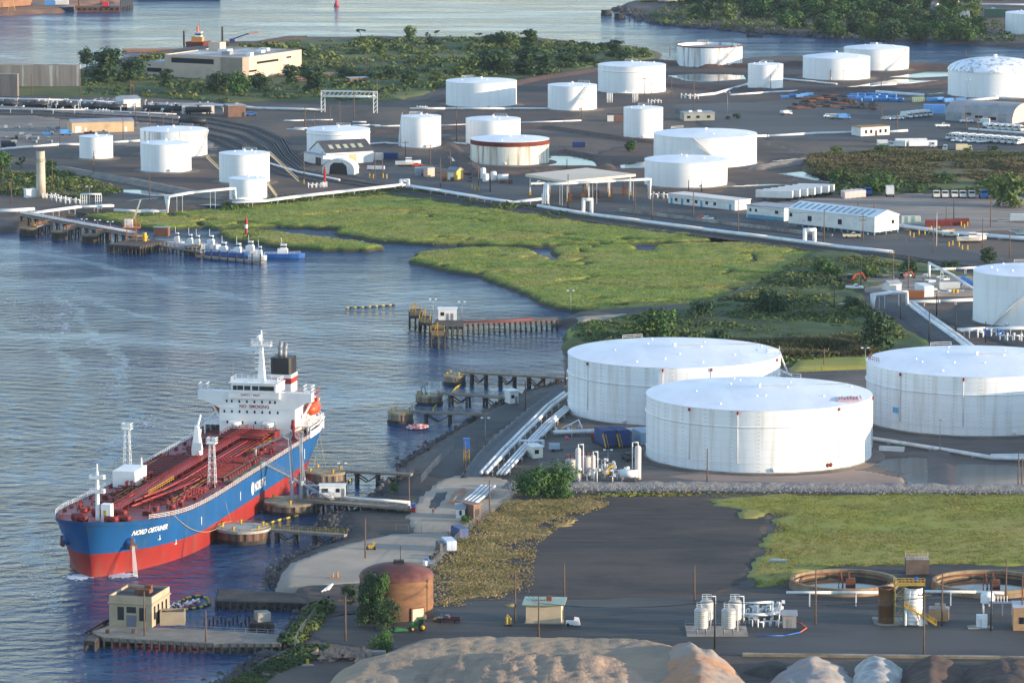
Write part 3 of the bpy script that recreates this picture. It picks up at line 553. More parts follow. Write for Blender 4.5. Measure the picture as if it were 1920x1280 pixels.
def tank(label,xl,xr,yrim,ybase,m=MT_MID,roof='cone',n=64,stair=None,girder=None,vents=3,base=True,cap=None,rise=16,pad=None,group="white storage tanks of the oil terminal",z0=GZ):
 f=g((xl+xr)/2,ybase,z0);r=(xr-xl)/2*mpp(f)
 for _ in range(4):r=(xr-xl)/2*(f.y+r)/FOC
 h=(ybase-yrim)*f.y/FOC/.99
 t=T("storage_tank",label,"storage tank",(f.x*(f.y+r)/f.y,f.y+r,z0),0,group)
 s=MB();s.smooth=True
 hb=h-1.2 if roof=='rustband' else h
 s.lathe([(r,0),(r,hb)],n,cap=False);s.smooth=False
 if roof=='open':s.lathe([(r-.25,h),(r-.25,h-3)],n,cap=False);s.lathe([(r,h),(r-.25,h)],n,cap=False)
 s.build("shell",m,t)
 if base:
  b=MB();b.lathe([(r+.45,-.05),(r+.4,.4),(r+.01,.45)],n,cap=False);b.build("foundation",pad or M_CONC,t);b=MB();b.lathe([(r+min(r*.22+2.5,5),-.12),(r+min(r*.2+1,3),.14),(r+.3,.2)],n,cap=False);b.build("tank_apron",M_APRON,t)
 b=MB()
 if roof=='open':
  b.lathe([(r-.3,h-1.6),(.01,h-1.0)],n,cap=False);b.build("floating_roof",M_STEEL,t)
  b=MB();b.lathe([(r+.02,h-.6),(r+.2,h-.5),(r+.25,h+.05),(r-.3,h+.06)],n,cap=False);b.build("rim",M_RUSTB,t)
 else:
  rz=r/rise
  if roof=='dome':
   pr=[(r+.3,h-.5),(r+.3,h)]+[(r*cos(a)if a<1.56 else .01,h+.24*r*sin(a))for a in np.linspace(0.15,pi/2,12)]
   b.smooth=True;b.lathe(pr,n,cap=False);b.smooth=False;b.cyl(0,0,h+.22*r,h+.3*r,.9,8)
   b.build("dome_roof",M_ROOFS,t)
  else:
   b.smooth=True;b.lathe([(r+.12,h),(r*.5,h+rz*.6),(.01,h+rz)],n,cap=False);b.smooth=False
   b.lathe([(r+.0,h-.12),(r+.12,h-.12),(r+.12,h)],n,cap=False)
   for k in range(vents):
    a=random.uniform(pi,2*pi)if k%2 else random.uniform(0,2*pi);q=r*random.uniform(.35,.92)
    b.cyl(q*cos(a),q*sin(a),h,h+rz*(1-q/r)+.6,.3,8)
   b.cyl(0,0,h+rz-.1,h+rz+.8,.5,8)
   b.build("roof",M_ROOFW,t)
  if roof=='rustband':
   b=MB();b.lathe([(r+.1,h-2.1),(r+.14,h-.2),(r,h)],n,cap=False);b.build("rust_band",M_RUSTB,t)
 if girder:
  b=MB()
  for q in girder:b.lathe([(r,q*h-.25),(r+.35,q*h),(r,q*h+.06)],n,cap=False)
  b.build("wind_girder",m,t)
 a=random.uniform(1.0,2.2);b=MB()
 pts=[(cos(a+d)*(r-.3),sin(a+d)*(r-.3),h)for d in np.linspace(-3.2/r,3.2/r,5)]
 b.rail(pts,1.1,.06,1.5);b.build("railing",M_WSTEEL,t)
 if stair:
  a0,a1=radians(stair[0]),radians(stair[1]);b=MB();k=26
  P=[(cos(a0+(a1-a0)*i/k)*(r+.75),sin(a0+(a1-a0)*i/k)*(r+.75),.3+(h-.3)*i/k)for i in range(k+1)]
  for p,q in zip(P[:-1],P[1:]):
   b.beam(p,q,.9,.18);o=Vector((0,0,1.1));b.beam(Vector(p)+o,Vector(q)+o,.1,.1);b.beam(p,Vector(p)+o,.08,.08)
  b.build("spiral_stair",M_WSTEEL,t)
 b=MB();a=radians(random.uniform(235,300));d=Vector((cos(a),sin(a),0))
 b.tube(d*(r-.1)+Vector((0,0,1.2)),d*(r+.45)+Vector((0,0,1.2)),.55,10);b.build("manhole",M_WSTEEL,t)
 return t,r,h
BIG="large white storage tanks in front of the marsh"
def big_extra(t,r,h,pipes,rows=26):
 shell=[c for c in children(t)if c.name.startswith("shell")][0];me=shell.data
 b=MB();b.smooth=True;b.lathe([(r,0),(r,h)],128,cap=False);b.smooth=False;b.use(1)
 for k in range(rows):
  a=2*pi*k/rows+.07
  for z in np.arange(.8,h,1.05):
   d=Vector((cos(a),sin(a),0));c=d*(r+.03);b.cbox((c.x,c.y,z),(.12,.5,.1),a)
 me.clear_geometry();me.from_pydata(b.v,[],b.f);me.materials.append(M_GREYLINE)
 me.polygons.foreach_set("material_index",b.m);me.polygons.foreach_set("use_smooth",b.sm);me.update()
 for a in pipes:
  a=radians(a);d=Vector((cos(a),sin(a),0));b=MB()
  b.tube(d*(r+.2)+Vector((0,0,h*.17)),d*(r+.2)+Vector((0,0,h-.9)),.11,6)
  p=b.build("foam_pipe",M_WSTEEL,t)
  c=MB();q=d*(r+.3);c.cbox((q.x,q.y,h-1.1),(.45,.45,.8),a);c.build("foam_chamber",M_RED,p)
 b=MB();b.lathe([(r,h*.165),(r+.14,h*.17),(r,h*.175)],96,cap=False);b.build("foam_ring",M_WSTEEL,t)
 for k in range(9):
  a=k*2.4;q=r*(.25+.08*k);b=MB();b.cyl(q*cos(a),q*sin(a),h,h+(r-q)/16+.5,.32,8);b.build("roof_hatch",M_WSTEEL,t)
 b=MB();b.tube((0,0,h+r/16+.1),(r*.8,r*.5,h+.35),.12,5);b.build("roof_pipe",M_STEEL,t)
ta,ra,ha=tank("large white tank with two round rust stains near its foot, red roof marks",1208,1636,768,889,MT_BIG,girder=(.735,),vents=2,n=128,group=BIG)
big_extra(ta,ra,ha,(256.5,230,311,352))
b=MB()
for k,a in enumerate((-56.0,-54.1)):
 d=Vector((cos(radians(a)),sin(radians(a)),0));b.tube(d*(ra-.1)+Vector((0,0,1.6)),d*(ra+.12)+Vector((0,0,1.6)),.62,14)
b.build("rusty_manhole",M_RUSTB,ta)
b=MB()
c=g(1592,746,GZ+ha+.9)-ta.location;c.z=ha+.75
for k in range(9):b.cbox((c.x-3.2+k*.8,c.y+(k%3)*.8,c.z-.25+.03*k),(.32,5.6-.3*(k%4),.3),0)
for k in range(4):b.cbox((c.x-.4+.4*k,c.y-2.6+k*1.9,c.z-.22),(5.6-.8*k,.5,.3),0)
b.build("red_roof_mark",mat("faded red marks",(204,150,150),(216,180,180),.6,.7),ta)
tb,rb,hb_=tank("large white tank with a stair platform jutting from its right edge",1062,1465,688,801,MT_BIG,girder=(.68,),vents=2,n=128,group=BIG)
big_extra(tb,rb,hb_,(262,288,215,340))
b=MB();b.beam((rb-.5,-2,hb_*.72),(rb+3.2,-2,hb_*.62),2.4,.25);b.beam((rb-.3,-3,hb_),(rb+2.0,-2.5,hb_*.66),1.2,.3)
b.rail([(rb-4,-5,hb_+.2),(rb-.4,-3,hb_+.2),(rb-.2,3,hb_+.2)],1.2,.06,1.2);b.build("stair_platform",M_WSTEEL,tb)
tc_,rc,hc=tank("large white tank with a small blue sign near its left edge",1621,2036,705.5,820,MT_BIG,girder=(.70,),vents=2,n=128,group=BIG)
big_extra(tc_,rc,hc,(258,222,300))
b=MB();a=radians(218.5);d=Vector((cos(a),sin(a),0));c=d*(rc+.05);b.cbox((c.x,c.y,hc*.30),(.1,2.2,1.6),a);b.build("blue_sign",mat("pale blue sign",(92,164,208),(120,180,214),2,.5),tc_)
b=MB();b.rail([(-rc+3,-6,hc+.3),(-rc+.5,0,hc+.2),(-rc+2,7,hc+.3)],1.3,.07,1.3);b.build("edge_railing",mat("rusty rail",(110,74,56)),tc_)
tank("tall white tank cut off by the right edge beyond the curving road",1823,2040,519,616,MT_MID,girder=(),vents=4,n=96,stair=(225,275))
tank("large white tank just past the right edge beside the rain pools",2010,2440,775,893,MT_BIG,n=96,vents=2,group=BIG)
tank("wide white tank with a walkway rising from its roof centre, behind another",1225,1419,259,317,stair=(292,255),vents=3)
tank("low broad white tank standing in front of a wider taller one",1208,1364,306,354,vents=2)
tank("dirty streaked tank with a rusty brown band under its white roof",882,1030,267,312,MT_RUST,'rustband',vents=2)
tank("white tank partly hidden behind the rusty banded tank",873,976,227,274,vents=3)
tank("tall narrow white tank to the right of the dark roofed shed",752,827,221,279,vents=3,stair=(180,150))
tank("white tank behind the dark roofed shed",575,694,247,296,girder=(.86,),vents=2)
tank("broad white tank at the edge of the scrub with a white pipe in front",836,969,157,203,vents=3)
tank("white tank between the scrub edge and the small pipe gate, stair on its side",1027,1119,163,209,stair=(265,305),vents=3)
tank("large white tank behind the small white pipe gate",1121,1248,126,177,girder=(.1,.8),vents=3)
tank("open topped white tank with dark rusty rim by the river",1269,1392,89,128,MT_STAIN,'open',stair=(278,318))
tank("small white tank by the river with a stair on its side",1402,1468,123,168,stair=(262,315),vents=2)
tank("white cone roofed tank in front of its twin by the river",1505,1631,111,152,rise=9,vents=2)
tank("white tank with a slanting stair, behind its twin by the river",1582,1704,94,134,rise=10,stair=(285,325),vents=3)
tank("white tank with a weathered geodesic dome roof",1777,1953,136,186,roof='dome',rise=4)
tank("white tank on the far bank cut off by the right edge",1885,1998,28,68,vents=3,z0=1.6)
tank("slim tall white tank behind the broad pair with a fence post beside it",1169,1243,205,261,vents=2)
tank("small white tank in front of the tan warehouse",149,212,258,300,vents=2)
tank("broad white tank with streaks under its rim behind the left pair",263,389,248,297,MT_STAIN,vents=3,stair=(315,350))
tank("white tank in front of the broad streaked one",264,359,272,325,pad=M_STEEL,vents=2)
tank("white tank with a long access ladder beside the railway curve",411,506,291,346,vents=3)
tank("smallest white tank, in front of the one by the railway curve",430,501,337,378,vents=2)
SDN=Vector((-.21,-.9777,0)).normalized();SPORT=Vector((-SDN.y,SDN.x,0))
SW=g(172,1082,0);SORG=SW-SDN*178
ship=T("tanker_ship","blue and red tanker with white bridge, moored at the jetty","tanker ship",SORG,atan2(SDN.y,SDN.x))
def shp(px,py,z):
 d=g(px,py,z)-SORG;return(d.x*SDN.x+d.y*SDN.y,d.x*SPORT.x+d.y*SPORT.y,z)
M_BLUE=mat("blue topside paint",(27,86,142),(22,76,126),.3,.4,c3=(62,92,118),sc3=.6,stretch=(.7,.7,.08),th3=(.54,.8))
M_BOOT=mat("red boot topping",(150,38,31),(130,36,30),.3,.5,c3=(122,66,56),sc3=.5,stretch=(.7,.7,.1),th3=(.5,.75))
M_DECK=mat("red deck paint",(142,74,76),(122,60,62),.15,.6,c3=(154,100,98),sc3=.08)
M_DRED=mat("dark red fittings",(124,36,32),(98,30,28),.4,.55)
M_PRED=mat("red pipes",(150,44,38),(122,38,34),.3,.5)
M_YEL=mat("yellow paint",(206,164,34),(176,136,30),.5,.5)
M_GLASS=mat("dark glass",(34,40,48),rough=.12,spec=.6)
M_WSHIP=mat("white ship paint",(238,237,233),(226,224,220),.2,.4,c3=(206,190,170),sc3=.12,th3=(.62,.8))
M_ORANGE=mat("orange paint",(214,84,40),(190,70,34),.5,.45)
M_BLACK=mat("black paint",(30,30,33),(40,38,40),.3,.5)
M_SREDT=mat("red lettering",(150,44,56),rough=.6)
M_RUST=mat("rusty iron",(122,74,50),(92,58,44),.5,.85)
SX=178.0
def zdk(t):return 10.5+3.2*max(0,(60-t)/60)**2
def zrd(t):return 4.4+1.4*max(0,(50-t)/50)**1.5
def stem(z,zd):return-4.5*max(0,min(1,z/zd))**1.6
def hbr(t,z):
 zd=zdk(t);k=max(0,min(1,z/zd));ts=stem(z,zd);tt=max(0,min(1,(t-ts)/(47-7*k)))
 w_=(1-(1-tt)**2)**(.78-.28*k)*15.8
 s0=120+32*k;s=max(0,(t-s0)/(181-s0));return w_*(1-(.72-.28*k)*s*s)
taus=[0,.15,.5,1,1.7,2.6,4,6,8.5,11.5,15,19,24,30,37,45,55,70,90,110,125,138,148,158,166,173,178,181]
LV=[(-3,0),(-.4,0),(.33,1),(.66,1),(1,1),(1.0,2),(.2,3),(.4,3),(.6,3),(.8,3),(1,3)]
def hull_pt(tau,lv):
 zz,kind=lv;t=tau
 for _ in range(3):
  zd,zr=zdk(t),zrd(t);z=zz if kind==0 else zz*zr if kind==1 else zr+.02 if kind==2 else zr+(zd-zr)*zz
  t=stem(z,zd)+tau*(181-stem(z,zd))/181
 return t,z
b=MB();b.smooth=True
for sgn in(1,-1):
 vs=[];
 for lv in LV:
  for tau in taus:
   t,z=hull_pt(tau,lv);vs.append((SX-t,sgn*hbr(t,z),z))
 n=len(taus)
 for i in range(len(LV)-1):
  b.use(0 if i<4 else 1)
  fs=[(i*n+k,i*n+k+1,(i+1)*n+k+1,(i+1)*n+k)for k in range(n-1)]
  if sgn>0:fs=[f[::-1]for f in fs]
  b.add(vs if i==0 else[],[[q if i==0 else q-len(vs)for q in f]for f in fs])
for i,lv in enumerate(LV[:-1]):
 t0,z0=hull_pt(181,lv);t1,z1=hull_pt(181,LV[i+1]);b.use(0 if i<4 else 1);b.smooth=False
 b.quad((SX-t0,hbr(t0,z0),z0),(SX-t1,hbr(t1,z1),z1),(SX-t1,-hbr(t1,z1),z1),(SX-t0,-hbr(t0,z0),z0))
b.build("hull",[M_BOOT,M_BLUE],ship)
b=MB();P=[]
for tau in taus[1:]:
 t=tau-4.4;P.append((SX-t,hbr(t,zdk(t))-.12,zdk(t)-(.9 if t<14 else .12)))
for p,q in zip(P[:-1],P[1:]):b.quad(p,q,(q[0],-q[1],q[2]),(p[0],-p[1],p[2]))
b.build("deck",M_DECK,ship)
def edge(t,s,dz=0,ins=.15):return(SX-t,s*(hbr(t,zdk(t))-ins),zdk(t)+dz)
for s in(1,-1):
 r_=MB();r_.rail([edge(t,s)for t in[9,11,13,16,20,25,30,38,46,56,70,90,110,130,147]],1.15,.045,1.6,2);r_.build("deck_rail",M_WSHIP,ship)
 r_=MB();Q=[edge(t,s)for t in(147,158,166,173,178.9)]
 for p,q in zip(Q[:-1],Q[1:]):
  p=Vector(p);q=Vector(q);r_.beam(p+Vector((0,0,.8)),q+Vector((0,0,.8)),.15,1.7)
  r_.beam(p+Vector((0,0,2.6)),p+Vector((0,0,.8)),.3,.3);r_.beam(p+Vector((0,0,2.6)),q+Vector((0,0,2.6)),.25,.35)
 r_.build("stern_bulwark",M_WSHIP,ship)
def letters(txt,size,fn,m,name,parent,bold=.0,squeeze=1.0):
 c=bpy.data.curves.new("txt",'FONT');c.body=txt;c.size=size;c.offset=bold;c.resolution_u=2
 o=bpy.data.objects.new("txt",c);COL.objects.link(o);dg=bpy.context.evaluated_depsgraph_get()
 me=bpy.data.meshes.new_from_object(o.evaluated_get(dg));bpy.data.objects.remove(o);bpy.data.curves.remove(c)
 for v in me.vertices:v.co=fn(v.co.x*squeeze,v.co.y)
 return link(name,me,m,parent)
def on_port(t0,z0,slope=0):
 N=[(t0,0.0)];t=t0;s=0
 while t<t0+40:
  a=hbr(t,z0);b_=hbr(t+.25,z0);s+=hypot(.25,b_-a);t+=.25;N.append((t,s))
 ss=[q[1]for q in N];tts=[q[0]for q in N]
 def fn(u,v):
  t=float(np.interp(u,ss,tts));z=z0+v+slope*u;return Vector((SX-t+.02,hbr(t,z)+.07,z))
 return fn
letters("NORD OBTAINER",1.75,on_port(5.0,9.5,-.03),M_WSHIP,"bow_lettering",ship,.04)
letters("NORIENT",3.2,on_port(89.5,5.9),M_WSHIP,"side_lettering",ship,.05,.78)
b=MB();t=87.6;b.add([(SX-t+cos(a)*1.2,hbr(t,7)+.06,7.0+sin(a)*1.7)for a in np.linspace(0,2*pi,18)[:-1]],[tuple(range(17))])
b.build("side_emblem",M_WSHIP,ship)
for t,z,hh in((40,6.2,2.0),(76,6.0,2.2),(140,6.0,2.8),(24,4.2,1.2),(15.5,6.8,1.2)):
 b=MB();y=max(hbr(t,z),hbr(t,z+hh))+.05;b.box(SX-t-.18,SX-t+.18,y-.04,y,z,z+hh)
 if t<30:b.box(SX-t-.7,SX-t+.7,y-.5,y,z,z+.25)
 b.build("hull_mark",M_WSHIP,ship)
for s in(1,-1):
 t=5.5;z=8.0;y=hbr(t,z);b=MB();b.smooth=True;b.ball((SX-t,s*(y-.25),z),1.7,10,.9);p=b.build("hawse_bolster",M_BLUE,ship)
 b=MB();b.cbox((SX-t+.9,s*(y+.8),z-1.3),(.7,.7,2.2),.5);b.beam((SX-t+1.6,s*(y+.2),z-1.2),(SX-t-.3,s*(y+1.5),z-1.2),.6,.9);b.build("anchor",M_RUST,p)
b=MB();t=-1.6;b.add([(SX-t+.25,hbr(t,10.6)*.62-.9,11.3),(SX-t+.1,hbr(t,10.6)*.62+.9,11.3),(SX-t+.1,hbr(t,10.6)*.62,9.7)],[(0,2,1)]);b.build("bow_emblem",M_SREDT,ship)
fx=SX-7;b=MB();b.cyl(fx,-.5,12.6,24.4,.55,10,.38);b.cyl(fx,-.5,24.4,26.2,.16,6)
m_=b.build("foremast",M_WSHIP,ship)
for z in(19.2,22.6):
 b=MB();b.cbox((fx,-.5,z),(1.8,3.6,.2));b.rail([(fx-.9,-2.3,z),(fx+.9,-2.3,z),(fx+.9,1.3,z),(fx-.9,1.3,z),(fx-.9,-2.3,z)],.8,.05,1.2);b.cbox((fx+.3,1.0,z+.2),(.7,.7,.9));b.build("mast_platform",M_WSHIP,m_)
b=MB();b.box(fx-1.4,fx+.9,.6,3.0,12.4,16.6);p=b.build("bow_locker",M_WSHIP,ship)
b=MB();b.box(fx+.9,fx+.94,1.2,1.9,13.6,15.2);b.build("locker_mark",M_YEL,p)
x0,y0,_=shp(250,908,11.5)
b=MB();b.box(x0-10.5,x0,y0-5.4,y0+.4,zdk(40)-.2,zdk(40)+3.9);b.cyl(x0-9,y0-.5,zdk(40)+3.9,zdk(40)+6,.18,6);b.build("deck_store",M_WSHIP,ship)
def lattice(b,x,y,z0,z1,w0=.95,w1=.55,n=7):
 for k in range(n):
  a,c=k/n,(k+1)/n;wa,wc=w0+(w1-w0)*a,w0+(w1-w0)*c;za,zc=z0+(z1-z0)*a,z0+(z1-z0)*c
  A=[(x+i*wa,y+j*wa,za)for i,j in((-1,-1),(1,-1),(1,1),(-1,1))];C_=[(x+i*wc,y+j*wc,zc)for i,j in((-1,-1),(1,-1),(1,1),(-1,1))]
  for i in range(4):
   b.beam(A[i],C_[i],.13,.13);b.beam(A[i],C_[(i+1)%4],.07,.07);b.beam(C_[i],C_[(i+1)%4],.08,.08)
 return b
for px,py in((398,912),(239,884)):
 x,y,z=shp(px,py,10.6);b=MB();lattice(b,x,y,zdk(SX-x)-.1,21.6);b.cbox((x,y,21.6),(2.4,2.4,.25));b.rail([(x-1.2,y-1.2,21.8),(x+1.2,y-1.2,21.8),(x+1.2,y+1.2,21.8),(x-1.2,y+1.2,21.8),(x-1.2,y-1.2,21.8)],1.3,.07,1.2)
 b.cbox((x+.8,y-.7,22.4),(.6,.8,.8));b.cbox((x+.8,y+.7,22.4),(.6,.8,.8));b.build("light_tower",M_WSHIP,ship)
x,y,z=shp(370,872,10.6);b=MB();b.cyl(x,y,10.3,13.4,1.1,12);c=b.build("crane_pedestal",M_DRED,ship)
b=MB();b.cyl(x,y,13.4,14.6,1.5,12);b.add([(x-1.4,y-1.2,14.6),(x+1.4,y-1.2,14.6),(x+1.4,y+1.2,14.6),(x-1.4,y+1.2,14.6),(x-.5,y-.4,21),(x+.6,y-.4,21),(x+.6,y+.4,21),(x-.5,y+.4,21)],[(0,1,5,4),(1,2,6,5),(2,3,7,6),(3,0,4,7),(4,5,6,7)]);b.cbox((x+1.6,y+.9,14.8),(1.2,1.3,2.0));h_=b.build("crane_house",M_WSHIP,ship)
b=MB();b.beam((x-.4,y,20.6),(x-2.4,y+.3,23.4),.35,.45);b.beam((x-1.2,y,14.6),(x-3.0,y,19.6),.5,.6);b.build("crane_jib",M_WSHIP,ship)
ZD=10.4
for k,(y,z,r)in enumerate([(-5.2,1.3,.3),(-4.3,1.3,.3),(-3.2,1.6,.36),(-2.2,1.6,.36),(1.8,1.6,.36),(2.8,1.6,.36),(3.8,1.4,.3),(4.8,1.4,.3),(5.8,1.3,.24)]):
 b=MB();x1=152-6*(k%3);b.path([(34,y,ZD+z),(x1-30,y,ZD+z),(x1-14,y*.8,ZD+z+.3),(x1,y*.6,ZD+z+1.0)],r,7);b.build("cargo_pipe",[M_PRED,M_DRED,M_PRED][k%3],ship)
for k,(y,z)in enumerate(((-9.4,.7),(-8.2,.9),(8.2,.9),(9.4,.7),(10.6,.6))):
 b=MB();b.tube((40+4*k,y,ZD+z),(144-5*k,y,ZD+z),.16,6)
 for x in np.arange(42+4*k,140-5*k,6):b.box(x-.1,x+.1,y-.25,y+.25,ZD-.1,ZD+z)
 b.build("deck_line",M_PRED if k%2 else M_DRED,ship)
for x in np.arange(48,142,11.5):
 b=MB();b.tube((x,-11.8,ZD+.9),(x,11.8,ZD+.9),.18,6);b.build("cross_pipe",M_DRED,ship)
b=MB()
for x in np.arange(36,150,5.2):
 zz=zdk(SX-x)-.1;b.box(x-.15,x+.15,-6.2,6.4,zz+.9,zz+1.15)
 for y in(-6,-3,0,3,6.2):b.box(x-.15,x+.15,y-.15,y+.15,zz,zz+1.0)
b.build("pipe_support",M_DRED,ship)
b=MB();b.box(34,166,-.8,.8,ZD+2.5,ZD+2.65);b.rail([(34,-.8,ZD+2.65),(100,-.8,ZD+2.65),(166,-.8,ZD+2.8)],1.1,.05,2,1);b.rail([(34,.8,ZD+2.65),(166,.8,ZD+2.8)],1.1,.05,2,1)
for x in np.arange(36,164,6.0):b.box(x-.12,x+.12,-.7,.7,ZD,ZD+2.5)
b.build("catwalk",M_PRED,ship)
b=MB()
for x in np.arange(74,104,2.4):b.tube((x,-13.4,ZD+1.5),(x,13.4,ZD+1.5),.26,6);b.cyl(x,13.2,ZD+1.0,ZD+2.0,.42,8);b.cyl(x,-13.2,ZD+1.0,ZD+2.0,.42,8)
b.build("manifold_pipe",M_DRED,ship)
for s in(1,-1):
 b=MB();b.box(72,104,s*13.2-1.1,s*13.2+1.1,ZD+.5,ZD+.75);b.box(72,104,s*13.2-1.1,s*13.2-.95,ZD+.75,ZD+1.2)
 for x in np.arange(73,104,4):b.box(x-.1,x+.1,s*13.2-.9,s*13.2+.9,ZD-.1,ZD+.5)
 b.rail([(72,s*12.1,ZD+.7),(104,s*12.1,ZD+.7)],1.1,.05,2);b.build("drip_tray",mat("grey green grating",(112,120,112),(96,104,98),.5,.7),ship)
b=MB()
for s in(1,-1):b.rail([(76,s*7.5,ZD),(138,s*7.5,ZD)],1.2,.05,3)
b.rail([(40,7.6,ZD+.5),(60,7.6,ZD+.3),(60,4.6,ZD+.3)],1.3,.06,2.5);b.rail([(118,3,ZD+3),(140,3,ZD+3)],1.1,.06,2)
b.build("yellow_handrail",M_YEL,ship)
b=MB();b.box(34.5,40,-5.5,-3.5,ZD+.2,ZD+2.4);b.box(34.5,40,6.4,8.2,ZD+.2,ZD+2.8);b.box(34.5,48,-5,7,ZD+2.2,ZD+2.5);b.rail([(48,-5,ZD+2.5),(34.5,-5,ZD+2.5)],1.1,.06,2);b.rail([(34.5,-5,ZD+2.5),(34.5,7,ZD+2.5)],1.1,.06,2);b.rail([(48,-5,ZD+2.5),(48,7,ZD+2.5)],1.1,.06,2)
for x in(36.5,39.5,42.5,45.5):b.tube((x,-5,ZD+2.8),(x,7,ZD+2.8),.22,6)
for y in(-4.5,0,5.5):b.box(47.4,47.8,y-.2,y+.2,ZD,ZD+2.3)
b.build("machinery_platform",M_DRED,ship)
b=MB();x,y,z=shp(551,822,10.6);b.path([(x,y,ZD),(x,y,ZD+3.2),(x-.8,y-.4,ZD+4.6),(x-1.6,y-.8,ZD+3.0)],.5,8);b.cbox((x,y+.2,ZD),(2,2,2));b.build("provision_hose",M_PRED,ship)
def fit(nm,m,t,y,kind):
 z=zdk(t)-(.9 if t<14 else .12);x=SX-t;b=MB()
 if kind==0:b.cyl(x-.5,y,z,z+.9,.32,7);b.cyl(x+.5,y,z,z+.9,.32,7);b.box(x-1,x+1,y-.4,y+.4,z,z+.15)
 elif kind==1:b.cyl(x,y,z,z+1.0,.8,10);b.cyl(x,y,z+1.0,z+1.2,.95,10)
 elif kind==2:b.tube((x,y-1.6,z+1),(x,y+1.6,z+1),.8,9);b.box(x-1,x+1,y-1.2,y-.8,z,z+1.5);b.box(x-1,x+1,y+.8,y+1.2,z,z+1.5);b.box(x-1.6,x-.6,y-.5,y+.5,z,z+1.2)
 elif kind==3:b.tube((x,y,z),(x,y,z+2.0),.16,6);b.tube((x-.5,y,z+1.6),(x+.5,y,z+1.6),.12,6);b.cyl(x,y,z+2.0,z+2.3,.4,7)
 else:b.box(x-.6,x+.6,y-.5,y+.5,z,z+1.1);b.tube((x,y,z+1.1),(x,y,z+1.9),.1,5)
 b.build(nm,m,ship)
for t,y in((5,-4),(5,3.5),(9,-6),(9,5.5),(14,-2.5),(14,3)):fit("windlass",M_DRED,t,y,2)
rr=random.Random(5)
for k in range(16):
 t=12+k*8.4
 for s in(1,-1):fit("mooring_bollard",M_DRED,t+3*(s>0),s*(hbr(t,zdk(t))-1.6),0)
for k in range(30):fit("tank_hatch",M_PRED if k%2 else M_DRED,20+rr.random()*118,rr.choice((-1,1))*rr.uniform(7.2,11.0),1)
for k in range(95):fit("deck_valve",M_DRED if k%3 else M_PRED,18+rr.random()*122,rr.choice((-1,1))*rr.uniform(6.2,11.5),3+(k%2))
for k in range(8):
 t,y=22+rr.random()*110,rr.choice((-1,1))*rr.uniform(8,12);b=MB();b.box(SX-t-1,SX-t+1,y-.6,y+.6,zdk(t)-.1,zdk(t)-.06);b.build("green_deck_mark",mat("green deck mark",(42,98,84),rough=.7),ship)
HX=30.0;ZB=10.3
b=MB();b.box(8,HX,-9.8,11.2,ZB,19.6);hs=b.build("accommodation",M_WSHIP,ship)
b=MB()
wp=[(-15.8,20.0),(-14.2,19.8),(-9.8,17.8),(11.2,17.8),(14.4,19.8),(15.8,20.0),(15.8,22.3),(-15.8,22.3)]
b.prismx(wp,HX-2.6,HX+.12);wg=b.build("bridge_wing",M_WSHIP,ship)
for s in(1,-1):
 b=MB();b.rail([(HX,s*13.4,22.3),(HX,s*15.6,22.3),(HX-4,s*15.6,22.3),(HX-4,s*13.4,22.3),(HX,s*13.4,22.3)],1.9,.09,1.1,1);b.build("wing_frame",M_WSHIP,wg)
 b=MB();b.rail([(HX,s*7.2,22.3),(HX,s*13.4,22.3)],.9,.05,1.6,1);b.build("wing_rail",M_WSHIP,wg)
b=MB();b.add([(HX-6,-6.8,22.3),(HX+.9,-6.2,22.3),(HX+.9,6.2,22.3),(HX-6,6.8,22.3),(HX-6,-6.8,24.7),(HX+.9,-6.2,24.7),(HX+.9,6.2,24.7),(HX-6,6.8,24.7)],[(0,1,5,4),(1,2,6,5),(2,3,7,6),(3,0,4,7),(4,5,6,7)]);b.box(HX-6.3,HX+1.2,-6.9,6.9,24.7,24.9)
b.box(HX+.12,HX+.8,-7.0,7.0,20.6,22.5);wh=b.build("wheelhouse",M_WSHIP,ship)
for y in(-5.2,-3.7,-1.75,.45,2.4,3.9,5.1):
 wd=.55 if abs(y)>5 else .85 if abs(abs(y)-3.7)>.5 else .8
 b=MB();b.box(HX+.9,HX+.95,y-wd,y+wd,22.9,24.1);b.build("window",M_GLASS,wh)
b=MB();b.rail([(HX+.8,-6.4,24.9),(HX+.8,6.4,24.9),(HX-5.5,6.6,24.9),(HX-5.5,-6.6,24.9),(HX+.8,-6.4,24.9)],1.2,.06,1.5,1);b.build("top_rail",M_WSHIP,wh)
b=MB();b.box(10,HX-6,-8.6,8.6,19.6,20.0);b.rail([(10,13.0,20.0),(HX-5,13.0,20.0)],1.1,.06,1.5);b.box(10,HX-4.2,-13,13,19.4,19.6);b.build("upper_deck",M_DECK,ship)
wf=HX+.02
for yy,z in[(y,19.7)for y in(-7.7,-6.3,-4.2,-2.1,0,2.1,4.3,5.7)]+[(y,16.9)for y in(-8.4,-6.3,-4.2,-2.1,0,2.1,4.2,6.4)]+[(y,14.0)for y in(-7.6,-3.4,.2,2.2)]:
 zz=z;xf=HX+(.13 if z>17 else .01);b=MB();b.box(xf,xf+.05,yy-.24,yy+.24,zz-.36,zz+.36);b.build("window",M_GLASS,hs)
b=MB();b.box(wf,wf+.05,4.2,5.6,13.6,14.4);b.build("window",M_GLASS,hs)
def on_front(y0,z0,x=None):return lambda u,v:Vector(((x or HX+.18),y0+u,z0+v))
letters("NO  SMOKING",1.25,on_front(-4.2,18.0,HX+.06+.1),M_SREDT,"no_smoking_lettering",hs,.03)
letters("SAFETY * FIRST",.8,on_front(-3.6,21.3,HX+.85),M_SREDT,"safety_first_lettering",wh,.015)
